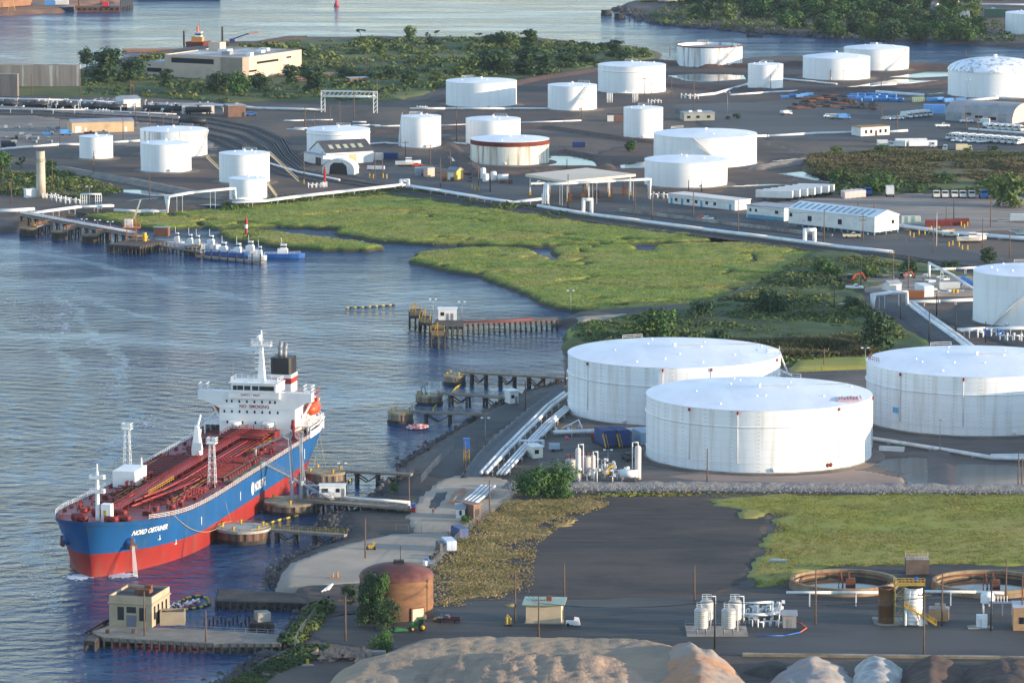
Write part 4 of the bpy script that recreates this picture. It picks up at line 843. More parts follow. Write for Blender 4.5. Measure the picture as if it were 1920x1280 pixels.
for y in(-4.8,4.4):
 b=MB();b.cyl(HX+2.5,y,ZB,13.6,1.05,12);b.cyl(HX+2.5,y,13.6,14.6,1.7,14);b.build("mushroom_vent",M_WSHIP,ship)
for s in(1,-1):
 b=MB();b.box(11,HX-1,min(s*9.8,s*14.6),max(s*9.8,s*14.6),13.0,13.3)
 for x in(HX-1.4,HX-7,HX-12,HX-18):b.box(x-.2,x+.2,s*14.3-.2,s*14.3+.2,ZB-.2,13.0)
 b.rail([(HX-1,s*9.8,13.3),(HX-1,s*14.5,13.3),(12,s*14.5,13.3)],1.1,.06,1.6);b.build("boat_deck",M_WSHIP,ship)
 for x in(HX-6,HX-15):
  b=MB();b.beam((x,s*11.0,13.3),(x,s*14.0,18.8),.5,.5);b.beam((x,s*14.8,13.3),(x,s*12.4,16.0),.4,.4);b.build("boat_davit",M_WSHIP,ship)
 b=MB();b.smooth=True;vs=[];n=12
 for i,(x,r)in enumerate([(-4.2,.05),(-3.8,.9),(-2.4,1.5),(0,1.65),(2.4,1.5),(3.8,.9),(4.2,.05)]):
  for k in range(n):vs.append((HX-12+x,s*13.2+cos(2*pi*k/n)*r,16.6+sin(2*pi*k/n)*r*1.15))
 b.add(vs,[(i*n+k,i*n+(k+1)%n,(i+1)*n+(k+1)%n,(i+1)*n+k)for i in range(6)for k in range(n)])
 lb=b.build("lifeboat",M_ORANGE,ship)
 b=MB();b.box(HX-15.4,HX-13.2,s*13.2-.7,s*13.2+.7,18.2,19.0);b.build("lifeboat_hatch",M_ORANGE,lb)
for x in(HX-7,HX-12,HX-18):
 b=MB();b.box(x,x+1.0,11.2,11.24,13.6,15.6);b.build("side_door",M_RUST,hs)
rr=random.Random(9)
for k in range(12):
 b=MB();x,y=rr.uniform(6,34),rr.uniform(10.5,13.5);b.cbox((x,y,ZB),(rr.uniform(.8,1.8),rr.uniform(.8,1.6),rr.uniform(.8,2.2)),rr.random());b.build("deck_fitting",[M_WSHIP,M_DRED,mat("buff paint",(214,188,140))][k%3],ship)
mx=HX-3;b=MB();b.add([(mx-1,-1+1.2,24.9),(mx+.8,-1+1.2,24.9),(mx+.8,2.2,24.9),(mx-1,2.2,24.9),(mx-.35,.85,34.5),(mx+.35,.85,34.5),(mx+.35,1.55,34.5),(mx-.35,1.55,34.5)],[(0,1,5,4),(1,2,6,5),(2,3,7,6),(3,0,4,7),(4,5,6,7)])
b.cbox((mx,1.2,34.4),(2,5.4,.3));b.rail([(mx+1,-1.5,34.7),(mx+1,3.9,34.7),(mx-1,3.9,34.7),(mx-1,-1.5,34.7),(mx+1,-1.5,34.7)],.9,.05,1.2)
b.tube((mx,1.2,34.4),(mx,1.2,38.6),.22,6);b.beam((mx,-1.8,36.1),(mx,1.9,36.1),.2,.25);b.beam((mx,.2,38.0),(mx,2.6,38.0),.12,.12)
for z in(28.2,29.8,31.2,32.6):b.cbox((mx+.3,.4,z),(.9,1.8,.18))
rm=b.build("radar_mast",M_WSHIP,ship)
b=MB();b.smooth=True;b.ball((mx+.4,.7,37.2-.6),.75,10,1.2);b.build("radar_dome",M_WSHIP,rm)
b=MB();b.tube((HX-1,-6.2,24.9),(HX-1,-6.2,30),.06,5);b.build("whip_aerial",M_STEEL,ship)
fx0,fx1,fy=9.5,16.0,(.6,6.4)
b=MB();b.box(fx0,fx1,*fy,20.0,22.6);fn_=b.build("funnel",M_WSHIP,ship)
b=MB();b.box(fx0-.05,fx1+.05,fy[0]-.05,fy[1]+.05,22.6,24.1);b.build("funnel_red_band",M_RED,fn_)
b=MB();b.box(fx0-.07,fx1+.07,fy[0]-.07,fy[1]+.07,24.1,25.1);b.build("funnel_white_band",M_WSHIP,fn_)
b=MB();b.prism([(fx0,fy[0]+.6),(fx0+.6,fy[0]),(fx1-.6,fy[0]),(fx1,fy[0]+.6),(fx1,fy[1]-.6),(fx1-.6,fy[1]),(fx0+.6,fy[1]),(fx0,fy[1]-.6)],25.1,29.6);b.build("funnel_top",M_BLACK,fn_)
for x,y in((11.4,2.2),(13.8,4.2)):
 b=MB();b.path([(x,y,29.4),(x,y,31.6),(x-.7,y,32.8)],.6,10);b.build("exhaust_pipe",M_STEEL,fn_)
M_FOAM=mat("white foam",(226,232,236),(196,210,220),1.2,.8,.1,3)
wj=MB();t=5.5
for k in range(5):
 a=Vector((SX-t+1.3+k*.12,hbr(t,8)+.9+.18*k,7.2));wj.tube(a,(a.x+.5+k*.25,a.y+.4+.2*k,.0),.04,5,.06)
wob_=wj.build("water_jet",mat("falling water",(226,232,236),rough=.3),ship)
def foam(px,py,rx,ry,label):
 p=g(px,py,.0);n=260;Q=RNG.normal(0,1,(n,2))*.5;V=[];F=[]
 for q in Q:
  s=random.uniform(.15,.5);x,y=p.x+q[0]*rx,p.y+q[1]*ry;o=len(V)
  V+=[(x-s*1.6,y-s,.02),(x+s*1.6,y-s,.02),(x+s,y+s,.03),(x-s,y+s,.03),(x,y,.02+s*.45)]
  F+=[(o,o+1,o+4),(o+1,o+2,o+4),(o+2,o+3,o+4),(o+3,o,o+4)]
 tag(link("sea_foam",npmesh("foam",V,F),M_FOAM),label,None,None,"stuff")
foam(150,1081,2.4,3.0,"white foam at the ship's stem");foam(226,1078,2.2,2.6,"white foam below the falling water")
M_PILE=mat("weathered timber",(92,82,72),(62,56,52),.5,.9)
M_PILED=mat("dark tarred piles",(52,48,46),(38,36,36),.6,.85,c3=(70,62,54),sc3=.3)
M_SHEETP=mat("rusty sheet piling",(150,136,116),(112,96,82),.8,.85,stretch=(1,1,.12),c3=(82,70,62),sc3=.5)
M_CAP=mat("concrete cap",(176,162,132),(150,136,110),.25,.9,c3=(122,110,92),sc3=.3)
M_RUBBER=mat("black rubber",(34,34,36),rough=.8)
M_DECKC=mat("concrete deck",(138,130,118),(116,108,98),.3,.9)
M_BUFF=mat("buff render",(174,158,134),(156,140,116),.25,.85,.01,3,c3=(150,132,106),sc3=.15,th3=(.55,.75))
M_PBLUE=mat("blue paint",(46,104,178),(38,90,156),.5,.5)
M_GREEN=mat("green paint",(54,120,60),(44,100,52),.5,.5)
def dolphin(label,xl,xr,ytop,ybase,cap=M_CAP,side=M_SHEETP,bollards=4,n=40,yrail=None,name="mooring_dolphin",bm=M_YEL):
 f=g((xl+xr)/2,ybase,0);r=(xr-xl)/2*(f.y)/FOC;r=(xr-xl)/2*(f.y+r)/FOC
 c=Vector((f.x*(f.y+r)/f.y,f.y+r,0));h=(ybase-ytop)*f.y/FOC
 t=T(name,label,"mooring dolphin",c,0,"round mooring dolphins in the water")
 b=MB();vs=[];m=n*2
 for z in(-3,h-.5):
  for k in range(m):
   a=2*pi*k/m;q=r*(1.0 if(k//2)%2 else .965);vs.append((cos(a)*q,sin(a)*q,z))
 b.add(vs,[(k,(k+1)%m,m+(k+1)%m,m+k)for k in range(m)]);b.build("sheet_pile_wall",side,t)
 b=MB();b.lathe([(r+.12,h-.6),(r+.12,h),(.01,h)],n,cap=False);b.build("concrete_cap",cap,t)
 b=MB();b.lathe([(r+.2,-3),(r+.22,min(1.0,h*.3))],n,cap=False,a0=pi*1.05,a1=pi*1.95);b.build("waterline_band",M_PILED,t)
 for k in range(bollards):
  a=k*2*pi/bollards+.5;b=MB();x,y=cos(a)*r*.8,sin(a)*r*.8
  b.cyl(x,y,h,h+.7,.28,8);b.cyl(x,y,h+.7,h+.95,.42,8);b.build("bollard",bm,t)
 if yrail:
  b=MB();P=[(cos(a)*(r-.2),sin(a)*(r-.2),h)for a in np.linspace(yrail[0],yrail[1],16)];b.rail(P,.5,.06,3,0);b.build("edge_kerb",M_YEL,t)
 return t,c,r,h
def walkway(label,A,B,w_=2.0,z=3.6,bents=4,deckm=M_DECKC,railm=M_STEEL,cat="walkway",name="pier_walkway",xb=True,za=None,group=None):
 p,q=Vector((*A[:2],0)),Vector((*B[:2],0));L=(q-p).length;t=T(name,label,cat,p,atan2(q.y-p.y,q.x-p.x),group)
 b=MB();b.box(0,L,-w_/2,w_/2,z-.6,z);b.build("deck",deckm,t)
 for s in(-1,1):
  b=MB();b.rail([(0,s*(w_/2-.08),z),(L,s*(w_/2-.08),z)],1.1,.045,2.4,1);b.build("railing",railm,t)
 for k in range(bents):
  x=L*(k+.7)/(bents+.3);b=MB()
  for s in(-1,1):
   b.tube((x,s*w_*.45,-3),(x,s*w_*.42,z-.6),.38,7)
   if xb and k%2==0 and k+1<bents:
    x2=L*(k+1.7)/(bents+.3);b.beam((x,s*w_*.45,z-1.0),((x+x2)/2,s*w_*.45,.6),.22,.3);b.beam((x2,s*w_*.45,z-1.0),((x+x2)/2,s*w_*.45,.6),.22,.3)
  b.box(x-.4,x+.4,-w_*.55,w_*.55,z-1.1,z-.6);b.build("pile_bent",M_PILED,t)
 return t,L
GWALK="trestle walkways out to the dolphins"
d1=dolphin("rearmost dolphin with pale concrete wall, by the longest trestle walkway",832,873,705,722)
walkway("trestle walkway running behind the large tank from the rearmost dolphin",d1[1]+Vector((d1[2]-1,0,0)),g(1062,712,3),2.0,3.8,7,group=GWALK)
d2=dolphin("dolphin with white tubular frame on its cap",779,830,743,760,bollards=2)
b=MB();hz=d2[3]
for x in(-1.6,1.9):
 for y in(-1.4,1.4):b.beam((x+1.6,y,hz),(x+1.6,y,hz+3.6),.14,.14)
b.rail([(0,-1.4,hz+2.4),(3.5,-1.4,hz+2.4),(3.5,1.4,hz+2.4),(0,1.4,hz+2.4),(0,-1.4,hz+2.4)],1.2,.06,1.2);b.build("tower_frame",M_WSTEEL,d2[0])
b=MB();b.path([(-2,0,hz),(-2.4,.4,hz+2.2),(-1.4,.2,hz+2.6),(-.8,-.4,hz)],.22,6);b.cbox((-3,-1,hz),(1.2,1,1.3));b.build("hose_rack",M_STEEL,d2[0])
walkway("trestle walkway leading to the small white quay cabin",d2[1]+Vector((d2[2]-1,0,0)),g(962,747,3),2.4,3.4,4,group=GWALK)
d3=dolphin("small dolphin with yellow bollards beside the floating heap of boom",727,775,774,795)
walkway("trestle walkway from the small dolphin above the heaped boom",d3[1]+Vector((d3[2]-1,0,0)),g(915,778,3),1.8,3.4,3,group=GWALK)
d4=dolphin("big round dolphin just behind the ship's stern quarter, with tan top",570,650,888,911,bollards=4)
walkway("trestle walkway from the tan topped dolphin to the rocky shore",d4[1]+Vector((d4[2]-1,0,0)),g(772,890,3),2.2,3.4,3,group=GWALK)
d6=dolphin("foremost dolphin with yellow rimmed pale top beside the ship's bow half",406,508,996,1022,cap=mat("pale concrete top",(176,172,160),(158,154,144),.4,.9),side=mat("brown sheet piling",(112,84,68),(78,60,50),.8,.85,stretch=(1,1,.12)),bollards=5,yrail=(0,2*pi))
walkway("yellow railed walkway from the foremost dolphin to the gravel pad",d6[1]+Vector((d6[2]-1.5,0,0)),g(648,1001,3),2.0,3.0,4,railm=mat("dull yellow rail",(176,156,62),(150,136,64),.4,.6),group=GWALK)
d5=dolphin("loading platform dolphin carrying the grey loading arms",495,600,946,967,bollards=3,name="loading_platform")
A5=d5[1]+Vector((d5[2]*.3,0,0));B5=g(768,952,3)
jt,JL=walkway("jetty trestle carrying the white pipe from the loading platform to shore",A5,B5,5.0,3.4,9,name="jetty",cat="jetty",railm=mat("worn yellow rail",(150,132,84),(128,112,76),.4,.6))
b=MB();b.path([(12,1.6,4.1),(JL-1,1.6,4.1),(JL-1,1.6,3)],.42,8);b.build("jetty_pipe",M_WSTEEL,jt)
M_ARMG=mat("grey loading arm steel",(160,164,168),(140,144,148),.4,.5)
for k,(dx,dy,reach,lab)in enumerate(((-.8,.8,-15,"grey loading arm reaching over the ship's deck"),(1.6,.4,0,"grey loading arm folded upright above the platform"))):
 p=d5[1]+Vector((2.0+dx-1.2,dy-1.0,d5[3]));t=T("marine_loader",lab,"loading arm",p,0,"loading arms of the jetty");b=MB()
 b.cyl(0,0,0,4.5,.5,10);b.cyl(0,0,4.4,5.2,.8,10);b.build("riser",M_ARMG,t)
 b=MB();b.beam((0,-.25,4.6),(-.9+.6*k,-.25,17.2),.26,.32);b.beam((0,.25,4.6),(-.9+.6*k,.25,17.2),.2,.2);b.tube((.35,0,4.6),(-.3+.6*k,0,17.2),.18,7);b.build("inboard_arm",M_ARMG,t)
 b=MB();tp=Vector((-.9+.6*k,0,17.2));
 for rr_ in(1.2,.95):
  for i in range(14):
   a,c=2*pi*i/14,2*pi*(i+1)/14;b.beam((tp.x+cos(a)*rr_,-.4,tp.z+sin(a)*rr_),(tp.x+cos(c)*rr_,-.4,tp.z+sin(c)*rr_),.12,.2)
 for i in range(4):
  a=pi*i/4;b.beam((tp.x+cos(a)*1.2,-.4,tp.z+sin(a)*1.2),(tp.x-cos(a)*1.2,-.4,tp.z-sin(a)*1.2),.1,.1)
 b.build("sheave_wheel",M_ARMG,t)
 b=MB()
 if k==0:b.beam(tp,tp+Vector((-8.6,6.0,-4.6)),.4,.5);b.tube(tp+Vector((-8.6,6.0,-4.6)),tp+Vector((-8.7,6.2,-6.6)),.3,7)
 else:b.beam(tp,(.9,.2,6.0),.4,.5);b.tube((.9,.2,6.0),(.8,.1,4.8),.28,7)
 b.build("outboard_arm",M_ARMG,t)
pa,pb=g(624,936,4.0),None;sx_,sy_,_=shp(490,868,11.0)
pb=SORG+SDN*sx_+SPORT*sy_+Vector((0,0,11.2));t=T("gangway","grey lattice gangway slanting from the jetty up to the ship's rail","gangway",pa);b=MB()
dv=(pb-pa);n_=14;sd=dv.cross(Vector((0,0,1))).normalized()*.6;up=Vector((0,0,1.3))
for s in(-1,1):
 b.beam(pa+sd*s,pb+sd*s,.18,.25);b.beam(pa+sd*s+up,pb+sd*s+up,.1,.12)
 for i in range(n_):
  u,v=pa+dv*(i/n_)+sd*s,pa+dv*((i+1)/n_)+sd*s;b.beam(u,u+up,.07,.07);b.beam(u+up,v,.06,.06)
b.build("lattice_sides",M_ARMG,t,pa);b=MB();b.beam(pa+Vector((0,0,.1)),pb+Vector((0,0,.1)),1.15,.1);b.build("walking_surface",M_ARMG,t,pa)
b=MB();q=pa+dv*.42;b.tube((q.x,q.y,3.4),q,.3,7);b.beam((q.x,q.y,q.z),(q.x+1.5,q.y+.2,3.4),.2,.2);b.build("support_tower",M_ARMG,t,pa)
p=A5+(B5-A5)*.30+Vector((0,1.5,3.4));t=T("jetty_cabin","small white cabin standing on the jetty behind the gangway","cabin",p,0)
b=MB();b.box(-3.4,3.2,-1.4,1.4,0,2.9);wl_=b.build("wall",M_WSTEEL,t);b=MB();b.box(-3.6,3.4,-1.6,1.6,2.9,3.1);b.build("roof",M_WSTEEL,t)
for x0,x1 in((-2.8,-1.2),(.8,1.8)):
 b=MB();b.box(x0,x1,-1.44,-1.4,1.2,2.2);b.build("window",M_GLASS,t)
b=MB();b.box(2.2,3.0,-1.44,-1.4,.1,2.2);b.build("door",M_STEEL,t)
p=d5[1]+Vector((7.0,.5,d5[3]));t=T("pipework","white bent pipe frame between the loading arms and the jetty cabin","pipework",p);b=MB()
b.path([(-3,0,0),(-3,0,3.8),(3,0,3.8),(3,0,0)],.28,8);b.path([(-6,.8,1.0),(-2,.8,1.0),(-2,.8,1.8),(0,.8,1.8),(0,.8,.6),(3.5,.8,.6)],.2,7);b.build("bent_pipe",M_WSTEEL,t)
rr=random.Random(3)
for k in range(6):
 b=MB();x=-7+k*1.7;b.tube((x,-.8,0),(x,-.8,1.0),.14,6);b.cbox((x,-.8,1.0),(.7,.5,.5));b.build("valve",[M_RED,M_STEEL,M_RUST][k%3],t)
def boom_line(label,pts,r,m1,m2,step=1.6,name="oil_boom",closed=False):
 P=[g(x,y,.15)for x,y in pts];t=None;b=MB();b.cur=0;o=P[0]
 L=0
 for a,c in zip(P[:-1],P[1:]):
  n=max(1,int((c-a).length/step))
  for i in range(n):
   b.use((int(L)+i)%2);u,v=a.lerp(c,i/n),a.lerp(c,(i+.88)/n);b.tube(u,v,r,6)
  L+=n
 ob=b.build(name,[m1,m2],None,o);ob.location=o;return tag(ob,label,"oil boom","floating oil booms")
M_BOOMY=mat("yellow boom",(206,178,44),(178,150,40),1,.6);M_BOOMP=mat("faded pink boom",(206,116,108),(172,78,76),.8,.7)
boom_line("yellow and black boom stretched from the foremost dolphin to the jetty",[(462,1000),(490,985),(520,975),(560,966)],.3,M_BOOMY,M_BLACK)
boom_line("straight yellow boom drifting alone on open water",[(648,577),(690,575),(741,571)],.2,M_BOOMY,M_BLACK,1.3)
boom_line("yellow boom curving from the rearmost dolphin to the framed dolphin",[(868,718),(855,726),(845,738),(838,748)],.22,M_BOOMY,M_BOOMY)
boom_line("yellow boom curving from the framed dolphin to the small dolphin's walkway",[(822,755),(813,764),(811,774)],.22,M_BOOMY,M_BOOMY)
boom_line("yellow and black boom at the foot of the tan topped dolphin",[(600,914),(625,912),(648,905),(660,897)],.25,M_BOOMY,M_BLACK)
b=MB();o=g(783,802,0)
for k in range(60):
 a,q=k*2.399,sqrt(k/60)*2.9;x,y=o.x+cos(a)*q,o.y+sin(a)*q*1.5;b.use(k%3//2);d=Vector((cos(a*1.7),sin(a*1.7),0));c=Vector((x,y,.25+.5*(1-q/2.9)));b.tube(c-d*.8,c+d*.8,.24,6)
ob=b.build("oil_boom_heap",[M_BOOMP,M_WSTEEL],None,o);ob.location=o;tag(ob,"pink and white oil boom coiled in a floating heap beside the small dolphin","oil boom")
b=MB();o=g(345,1130,0)
P=[g(x,y,.2)for x,y in((320,1140),(335,1128),(352,1120),(372,1116),(388,1120),(394,1130),(380,1137),(345,1142),(320,1148))]
for a,c in zip(P[:-1],P[1:]):
 n=max(1,int((c-a).length/1.0))
 for i in range(n):b.use(i%2);b.tube(a.lerp(c,i/n),a.lerp(c,(i+.9)/n),.32,6)
for k in range(46):
 q=g(322+1.1*k+random.uniform(-4,4),1139-.22*k+random.uniform(-6,4),.3);b.use(2+k%2);b.tube(q,q+Vector((random.uniform(-.7,.7),random.uniform(-2,2),.1)),.26,5)
ob=b.build("oil_boom",[M_BOOMY,M_BLACK,M_BOOMP,M_WSTEEL],None,o);ob.location=o;tag(ob,"looped yellow and pink boom moored behind the pump house","oil boom","floating oil booms")
def cable(label,a,c,sag,r=.07,name="mooring_line",m=None):
 b=MB();P=[a.lerp(c,i/12)-Vector((0,0,sag*4*(i/12)*(1-i/12)))for i in range(13)];b.path(P,r,5)
 ob=b.build(name,m or mat("tan rope",(176,160,120),rough=.9),None,a);ob.location=a;return tag(ob,label,"mooring line","mooring lines of the tanker")
def sp(t,s,z):return SORG+SDN*(SX-t)+SPORT*(s*hbr(t,z))+Vector((0,0,z))
def dtop(d,a,k=.8):return d[1]+Vector((cos(a)*d[2]*k,sin(a)*d[2]*k,d[3]+.6))
cable("mooring rope sagging from the bow rail to the foremost dolphin",sp(20,1,12.2),dtop(d6,3.3),2.8)
cable("mooring rope from the middle of the hull to the foremost dolphin",sp(62,1,8),dtop(d6,2.2),.6)
cable("upper mooring rope from the stern quarter to the tan topped dolphin",sp(168,1,8.6),dtop(d4,1.6),.8);cable("lower mooring rope from the stern quarter to the tan topped dolphin",sp(164,1,7.4),dtop(d4,2.4),1.0)
def pier_block(label,pts,z,m,name,cat,pile=True,ptop=None,side=M_PILED):
 P=[Vector((*q,0))for q in poly(pts,z)];o=P[0];t=T(name,label,cat,o);b=MB();Q=[(p.x-o.x,p.y-o.y)for p in P]
 b.prism(Q,z-.9,z);b.build("deck",m,t);b=MB()
 for a,c in zip(P,P[1:]+P[:1]):
  n=max(1,int((c-a).length/1.7))
  for i in range(n):p=a.lerp(c,i/n)-o;b.tube((p.x,p.y,-3),(p.x,p.y,z-.1),.32,6)
 b.build("timber_piles",side,t);return t,o
tp,o=pier_block("long low timber pier reaching out from the marsh to the white cabin",[(868,607),(1045,600),(1045,594),(868,599)],3.2,mat("weathered deck boards",(122,104,92),(98,84,76),.3,.9),"timber_pier","pier")
b=MB();q=[g(x,y,3.3)-o for x,y in((870,604),(1000,599))];b.tube(q[0],q[1],.22,6);b.build("red_hose",M_RED,tp)
t,o=pier_block("timber pier head block under the white cabin",[(806,612),(868,612),(868,600),(820,598)],3.4,M_PILE,"timber_pier","pier")
for lab,pts in(("dark timber fender cluster with yellow rails at the outer end of the pier head",[(768,592),(790,592),(790,579),(768,579)]),("timber fender cluster with yellow ladder in the middle of the pier head",[(786,604),(806,606),(808,592),(788,590)]),("timber fender cluster with tall yellow frame nearest the ship",[(808,630),(833,630),(833,618),(808,618)])):
 t,o=pier_block(lab,pts,3.8,M_PILE,"fender_cluster","fender dolphin",side=M_PILED);b=MB();q=[g(x,y,3.8)-o for x,y in pts]
 b.rail(q+q[:1],1.3,.1,1.6,1);c=(q[0]+q[2])/2;b.beam(c,c+Vector((0,0,3.4)),.3,.3);b.beam(c+Vector((-1.2,0,0)),c+Vector((0,0,3.4)),.2,.2);b.build("yellow_rail",M_YEL,t)
def frame2(A,B,z=GZ):
 a,c=g(*A,z),g(*B,z);d=c-a;return a,atan2(d.y,d.x),d.length
def building(label,A,B,depth,h,wallm,roofm,roof='flat',name="building",cat="building",wins=(),swins=(),doors=(),rh=1.5,ov=.3,z=GZ,ends=None,group=None,parapet=0,roofbits=()):
 """A-B is the foot of the front wall in the picture, left to right; wins: (fraction along, sill, width, height)"""
 a,rz,L=frame2(A,B,z);t=T(name,label,cat,a,rz,group);b=MB()
 if roof=='gable':b.add([(0,0,0),(L,0,0),(L,depth,0),(0,depth,0),(0,0,h),(L,0,h),(L,depth,h),(0,depth,h),(0,depth/2,h+rh),(L,depth/2,h+rh)],[(0,1,5,4),(1,2,6,9,5),(2,3,7,6),(3,0,4,8,7)])
 elif roof=='arch':
  pr=[(0,0),(depth,0)]+[(depth/2+depth/2*cos(q),h*.35+h*.65*sin(q))for q in np.linspace(0,pi,13)];b.prismx(pr,0,L)
 else:b.box(0,L,0,depth,0,h)
 wl=b.build("wall",wallm,t);b=MB();o=ov
 if roof=='gable':
  for y0,y1,z0,z1 in((-o,depth/2,h-o*rh/(depth/2),h+rh),(depth+o,depth/2,h-o*rh/(depth/2),h+rh)):
   b.add([(-o,y0,z0+.05),(L+o,y0,z0+.05),(L+o,y1,z1+.05),(-o,y1,z1+.05),(-o,y0,z0+.25),(L+o,y0,z0+.25),(L+o,y1,z1+.25),(-o,y1,z1+.25)],[(0,3,2,1),(4,5,6,7),(0,1,5,4),(1,2,6,5),(2,3,7,6),(3,0,4,7)])
 elif roof=='arch':
  b.smooth=True;n=13;vs=[]
  for x in(-o,L+o):vs+=[(x,depth/2+(depth/2+.12)*cos(q),h*.35+(h*.65+.12)*sin(q))for q in np.linspace(0,pi,n)]
  b.add(vs,[(k,k+1,n+k+1,n+k)for k in range(n-1)]);b.smooth=False
 elif parapet:b.box(.25,L-.25,.25,depth-.25,h-.02,h+.05)
 else:b.box(-o,L+o,-o,depth+o,h,h+.25)
 if parapet:
  c=MB()
  for q in((0,L,0,.25),(0,L,depth-.25,depth),(0,.25,.25,depth-.25),(L-.25,L,.25,depth-.25)):c.box(*q,h,h+parapet)
  c.build("parapet",wallm,t)
 rf=b.build("roof",roofm,t)
 for fx,s,w_,hh in wins:
  b=MB();b.box(fx*L-w_/2,fx*L+w_/2,-.05,.02,s,s+hh);b.build("window",M_GLASS,t)
 for fy,s,w_,hh in swins:
  b=MB();b.box(L-.02,L+.05,fy*depth-w_/2,fy*depth+w_/2,s,s+hh);b.build("window",M_GLASS,t)
 for fx,w_,hh,m in doors:
  b=MB();b.box(fx*L-w_/2,fx*L+w_/2,-.06,.02,.02,hh);b.build("door",m,t)
 for x,y,dx,dy,dz,m in roofbits:
  b=MB();zz=h+(.25 if roof=='flat' and not parapet else .05 if roof=='flat' else rh*.6);b.box(x*L,x*L+dx,y*depth,y*depth+dy,zz,zz+dz);b.build("roof_unit",m,t)
 return t,L
building("white cabin with two doors on the old timber pier head",(822,600),(856,600),3.5,3.6,M_WSTEEL,M_WSTEEL,wins=((.22,1.4,1.2,1.2),),doors=((.5,.9,2.2,M_STEEL),(.75,.9,2.2,M_STEEL)),name="pier_cabin",cat="cabin",z=3.4)
ph,o=pier_block("concrete pier carrying the pump house and reaching the service road",[(170,1184),(205,1172),(345,1178),(525,1188),(525,1205),(400,1205),(270,1198),(195,1194)],2.4,M_DECKC,"concrete_pier","pier",side=mat("pier legs",(96,84,72),(62,56,52),.5,.9))
b=MB();q=[g(x,y,2.4)-o for x,y in((330,1180),(420,1185),(522,1189))];b.rail(q,1.1,.05,2.2,1);b.build("railing",M_STEEL,ph)
t,L=building("buff square pump house with tall windows and flat roof, on the pier",(205,1172),(285,1176),13,6.3,M_BUFF,mat("tar roof",(72,72,74),(58,58,60),.3,.9),name="pump_house",cat="pump house",z=2.4,parapet=.6,wins=((.27,1.4,1.5,3.0),(.78,1.4,1.5,3.0),(.52,3.1,2.2,1.4)),doors=((.52,2.4,2.6,mat("grey blue door",(104,110,122))),),swins=((.15,1.5,1.1,3.0),(.36,1.5,1.1,3.0),(.58,1.5,1.1,3.0),(.8,1.5,1.1,3.0)),roofbits=((.45,.35,3.5,2.5,1.2,M_RUST),(.62,.5,1.5,1.5,1.8,M_RUST)))
b=MB();b.box(-.25,L+.25,-.25,13.25,5.1,5.4);b.build("cornice",M_BUFF,t)
a=g(300,1172,2.4);t=T("open_bin","buff concrete bin standing beside the pump house","bin",a,.05);b=MB()
for q in((0,5.6,0,.3),(0,5.6,4.2,4.5),(0,.3,.3,4.2),(5.3,5.6,.3,4.2)):b.box(*q,0,3.0)
b.build("wall",M_BUFF,t)
a=g(293,1170,2.4);t=T("tarpaulin_pile","pile of goods under black tarpaulin between pump house and bin","tarpaulin pile",a);b=MB();b.smooth=True
xs_=np.linspace(-.8,3.6,9);ys_=np.linspace(0,7,7);vs=[(x,y,max(0,2.6*(1-((x-1.4)/2.4)**2)*(1-((y-3.5)/3.8)**4))+.25*sin(x*3+y*2))for y in ys_ for x in xs_]
b.add(vs,[(j*9+i,j*9+i+1,j*9+10+i,j*9+9+i)for j in range(6)for i in range(8)]);b.build("cover",M_BLACK,t)
for k,(px,py,lab)in enumerate(((252,1196,"first timber pile cluster in front of the pump house pier"),(417,1200,"second timber pile cluster, nearer the shore end of the pier"))):
 p=g(px*.995 if k==0 else 268+0,py,0);p=g((252,260)[k]if k==0 else 259,1206,0)if k==0 else g(203,1206,0)
 t=T("pile_cluster",lab.replace("first","timber").replace("timber timber","bundled timber")if k==0 else "bundled timber piles under the pump house front, left of the tall pole","mooring piles",p,0,"bundled piles of the pump house pier");b=MB()
 for i in range(7):a=i*2*pi/6;q=.42 if i<6 else 0;b.tube((cos(a)*q,sin(a)*q,-3),(cos(a)*q*.8,sin(a)*q*.8,3.2),.26,7)
 b.build("piles",M_PILE,t)
fb,o=pier_block("fender wall of dark tyres and timber at the outer end of the pump house pier",[(160,1200),(178,1202),(205,1172),(195,1162)],2.2,M_PILE,"fender_wall","fender");b=MB()
for i in range(16):
 p=g(164+2.6*i,1186-1.5*i,2.4)-o;b.lathe([(.35,0),(.6,.15),(.6,.35),(.35,.5)],9,(p.x,p.y,2.2),False)
b.build("tyres",M_RUBBER,fb)
old,o=pier_block("old dark timber dock stub beside the gravel pad",[(405,1126),(585,1131),(592,1113),(410,1103)],2.0,M_PILED,"timber_dock","dock")
for i in range(34):
 px,py=440+4.3*(i%17)*1.0,1168+(i%3)*2+(i//17)*5
 if i>=15:break
 p=g(385+i*7.5,1165+(i*7%4)*2.2,0);b=MB();b.tube((0,0,-3),(0,0,.7+.5*(i%3)),.24,6);ob=b.build("old_pile",M_PILED);ob.location=p;tag(ob,"stump of an old pile sticking out of the water behind the pump house pier","pile","rotten piles behind the pier")
t,o=pier_block("broken concrete block on a ruined landing by the bushes",[(468,1168),(512,1170),(505,1156),(475,1155)],1.6,M_PILED,"ruined_landing","ruin");b=MB();p=g(492,1162,1.6)-o;b.cbox((p.x,p.y,1.6),(3,4,2.0),.3);b.build("concrete_block",M_CONC,t)
p0,p1=g(20,408,3),g(300,445,3)
t,L=walkway("long pipe trestle leading from the left shore out to the loading platform",g(40,407,3),g(262,448,3),5,4.4,16,name="pipe_trestle",cat="pier",railm=mat("rust orange rail",(176,116,66),(150,94,56),.4,.7),xb=False)
for y in(-1.4,-.4,.7):
 b=MB();b.tube((2,y,5.0),(L-4,y,5.0),.36,7);b.build("trestle_pipe",M_WSTEEL,t)
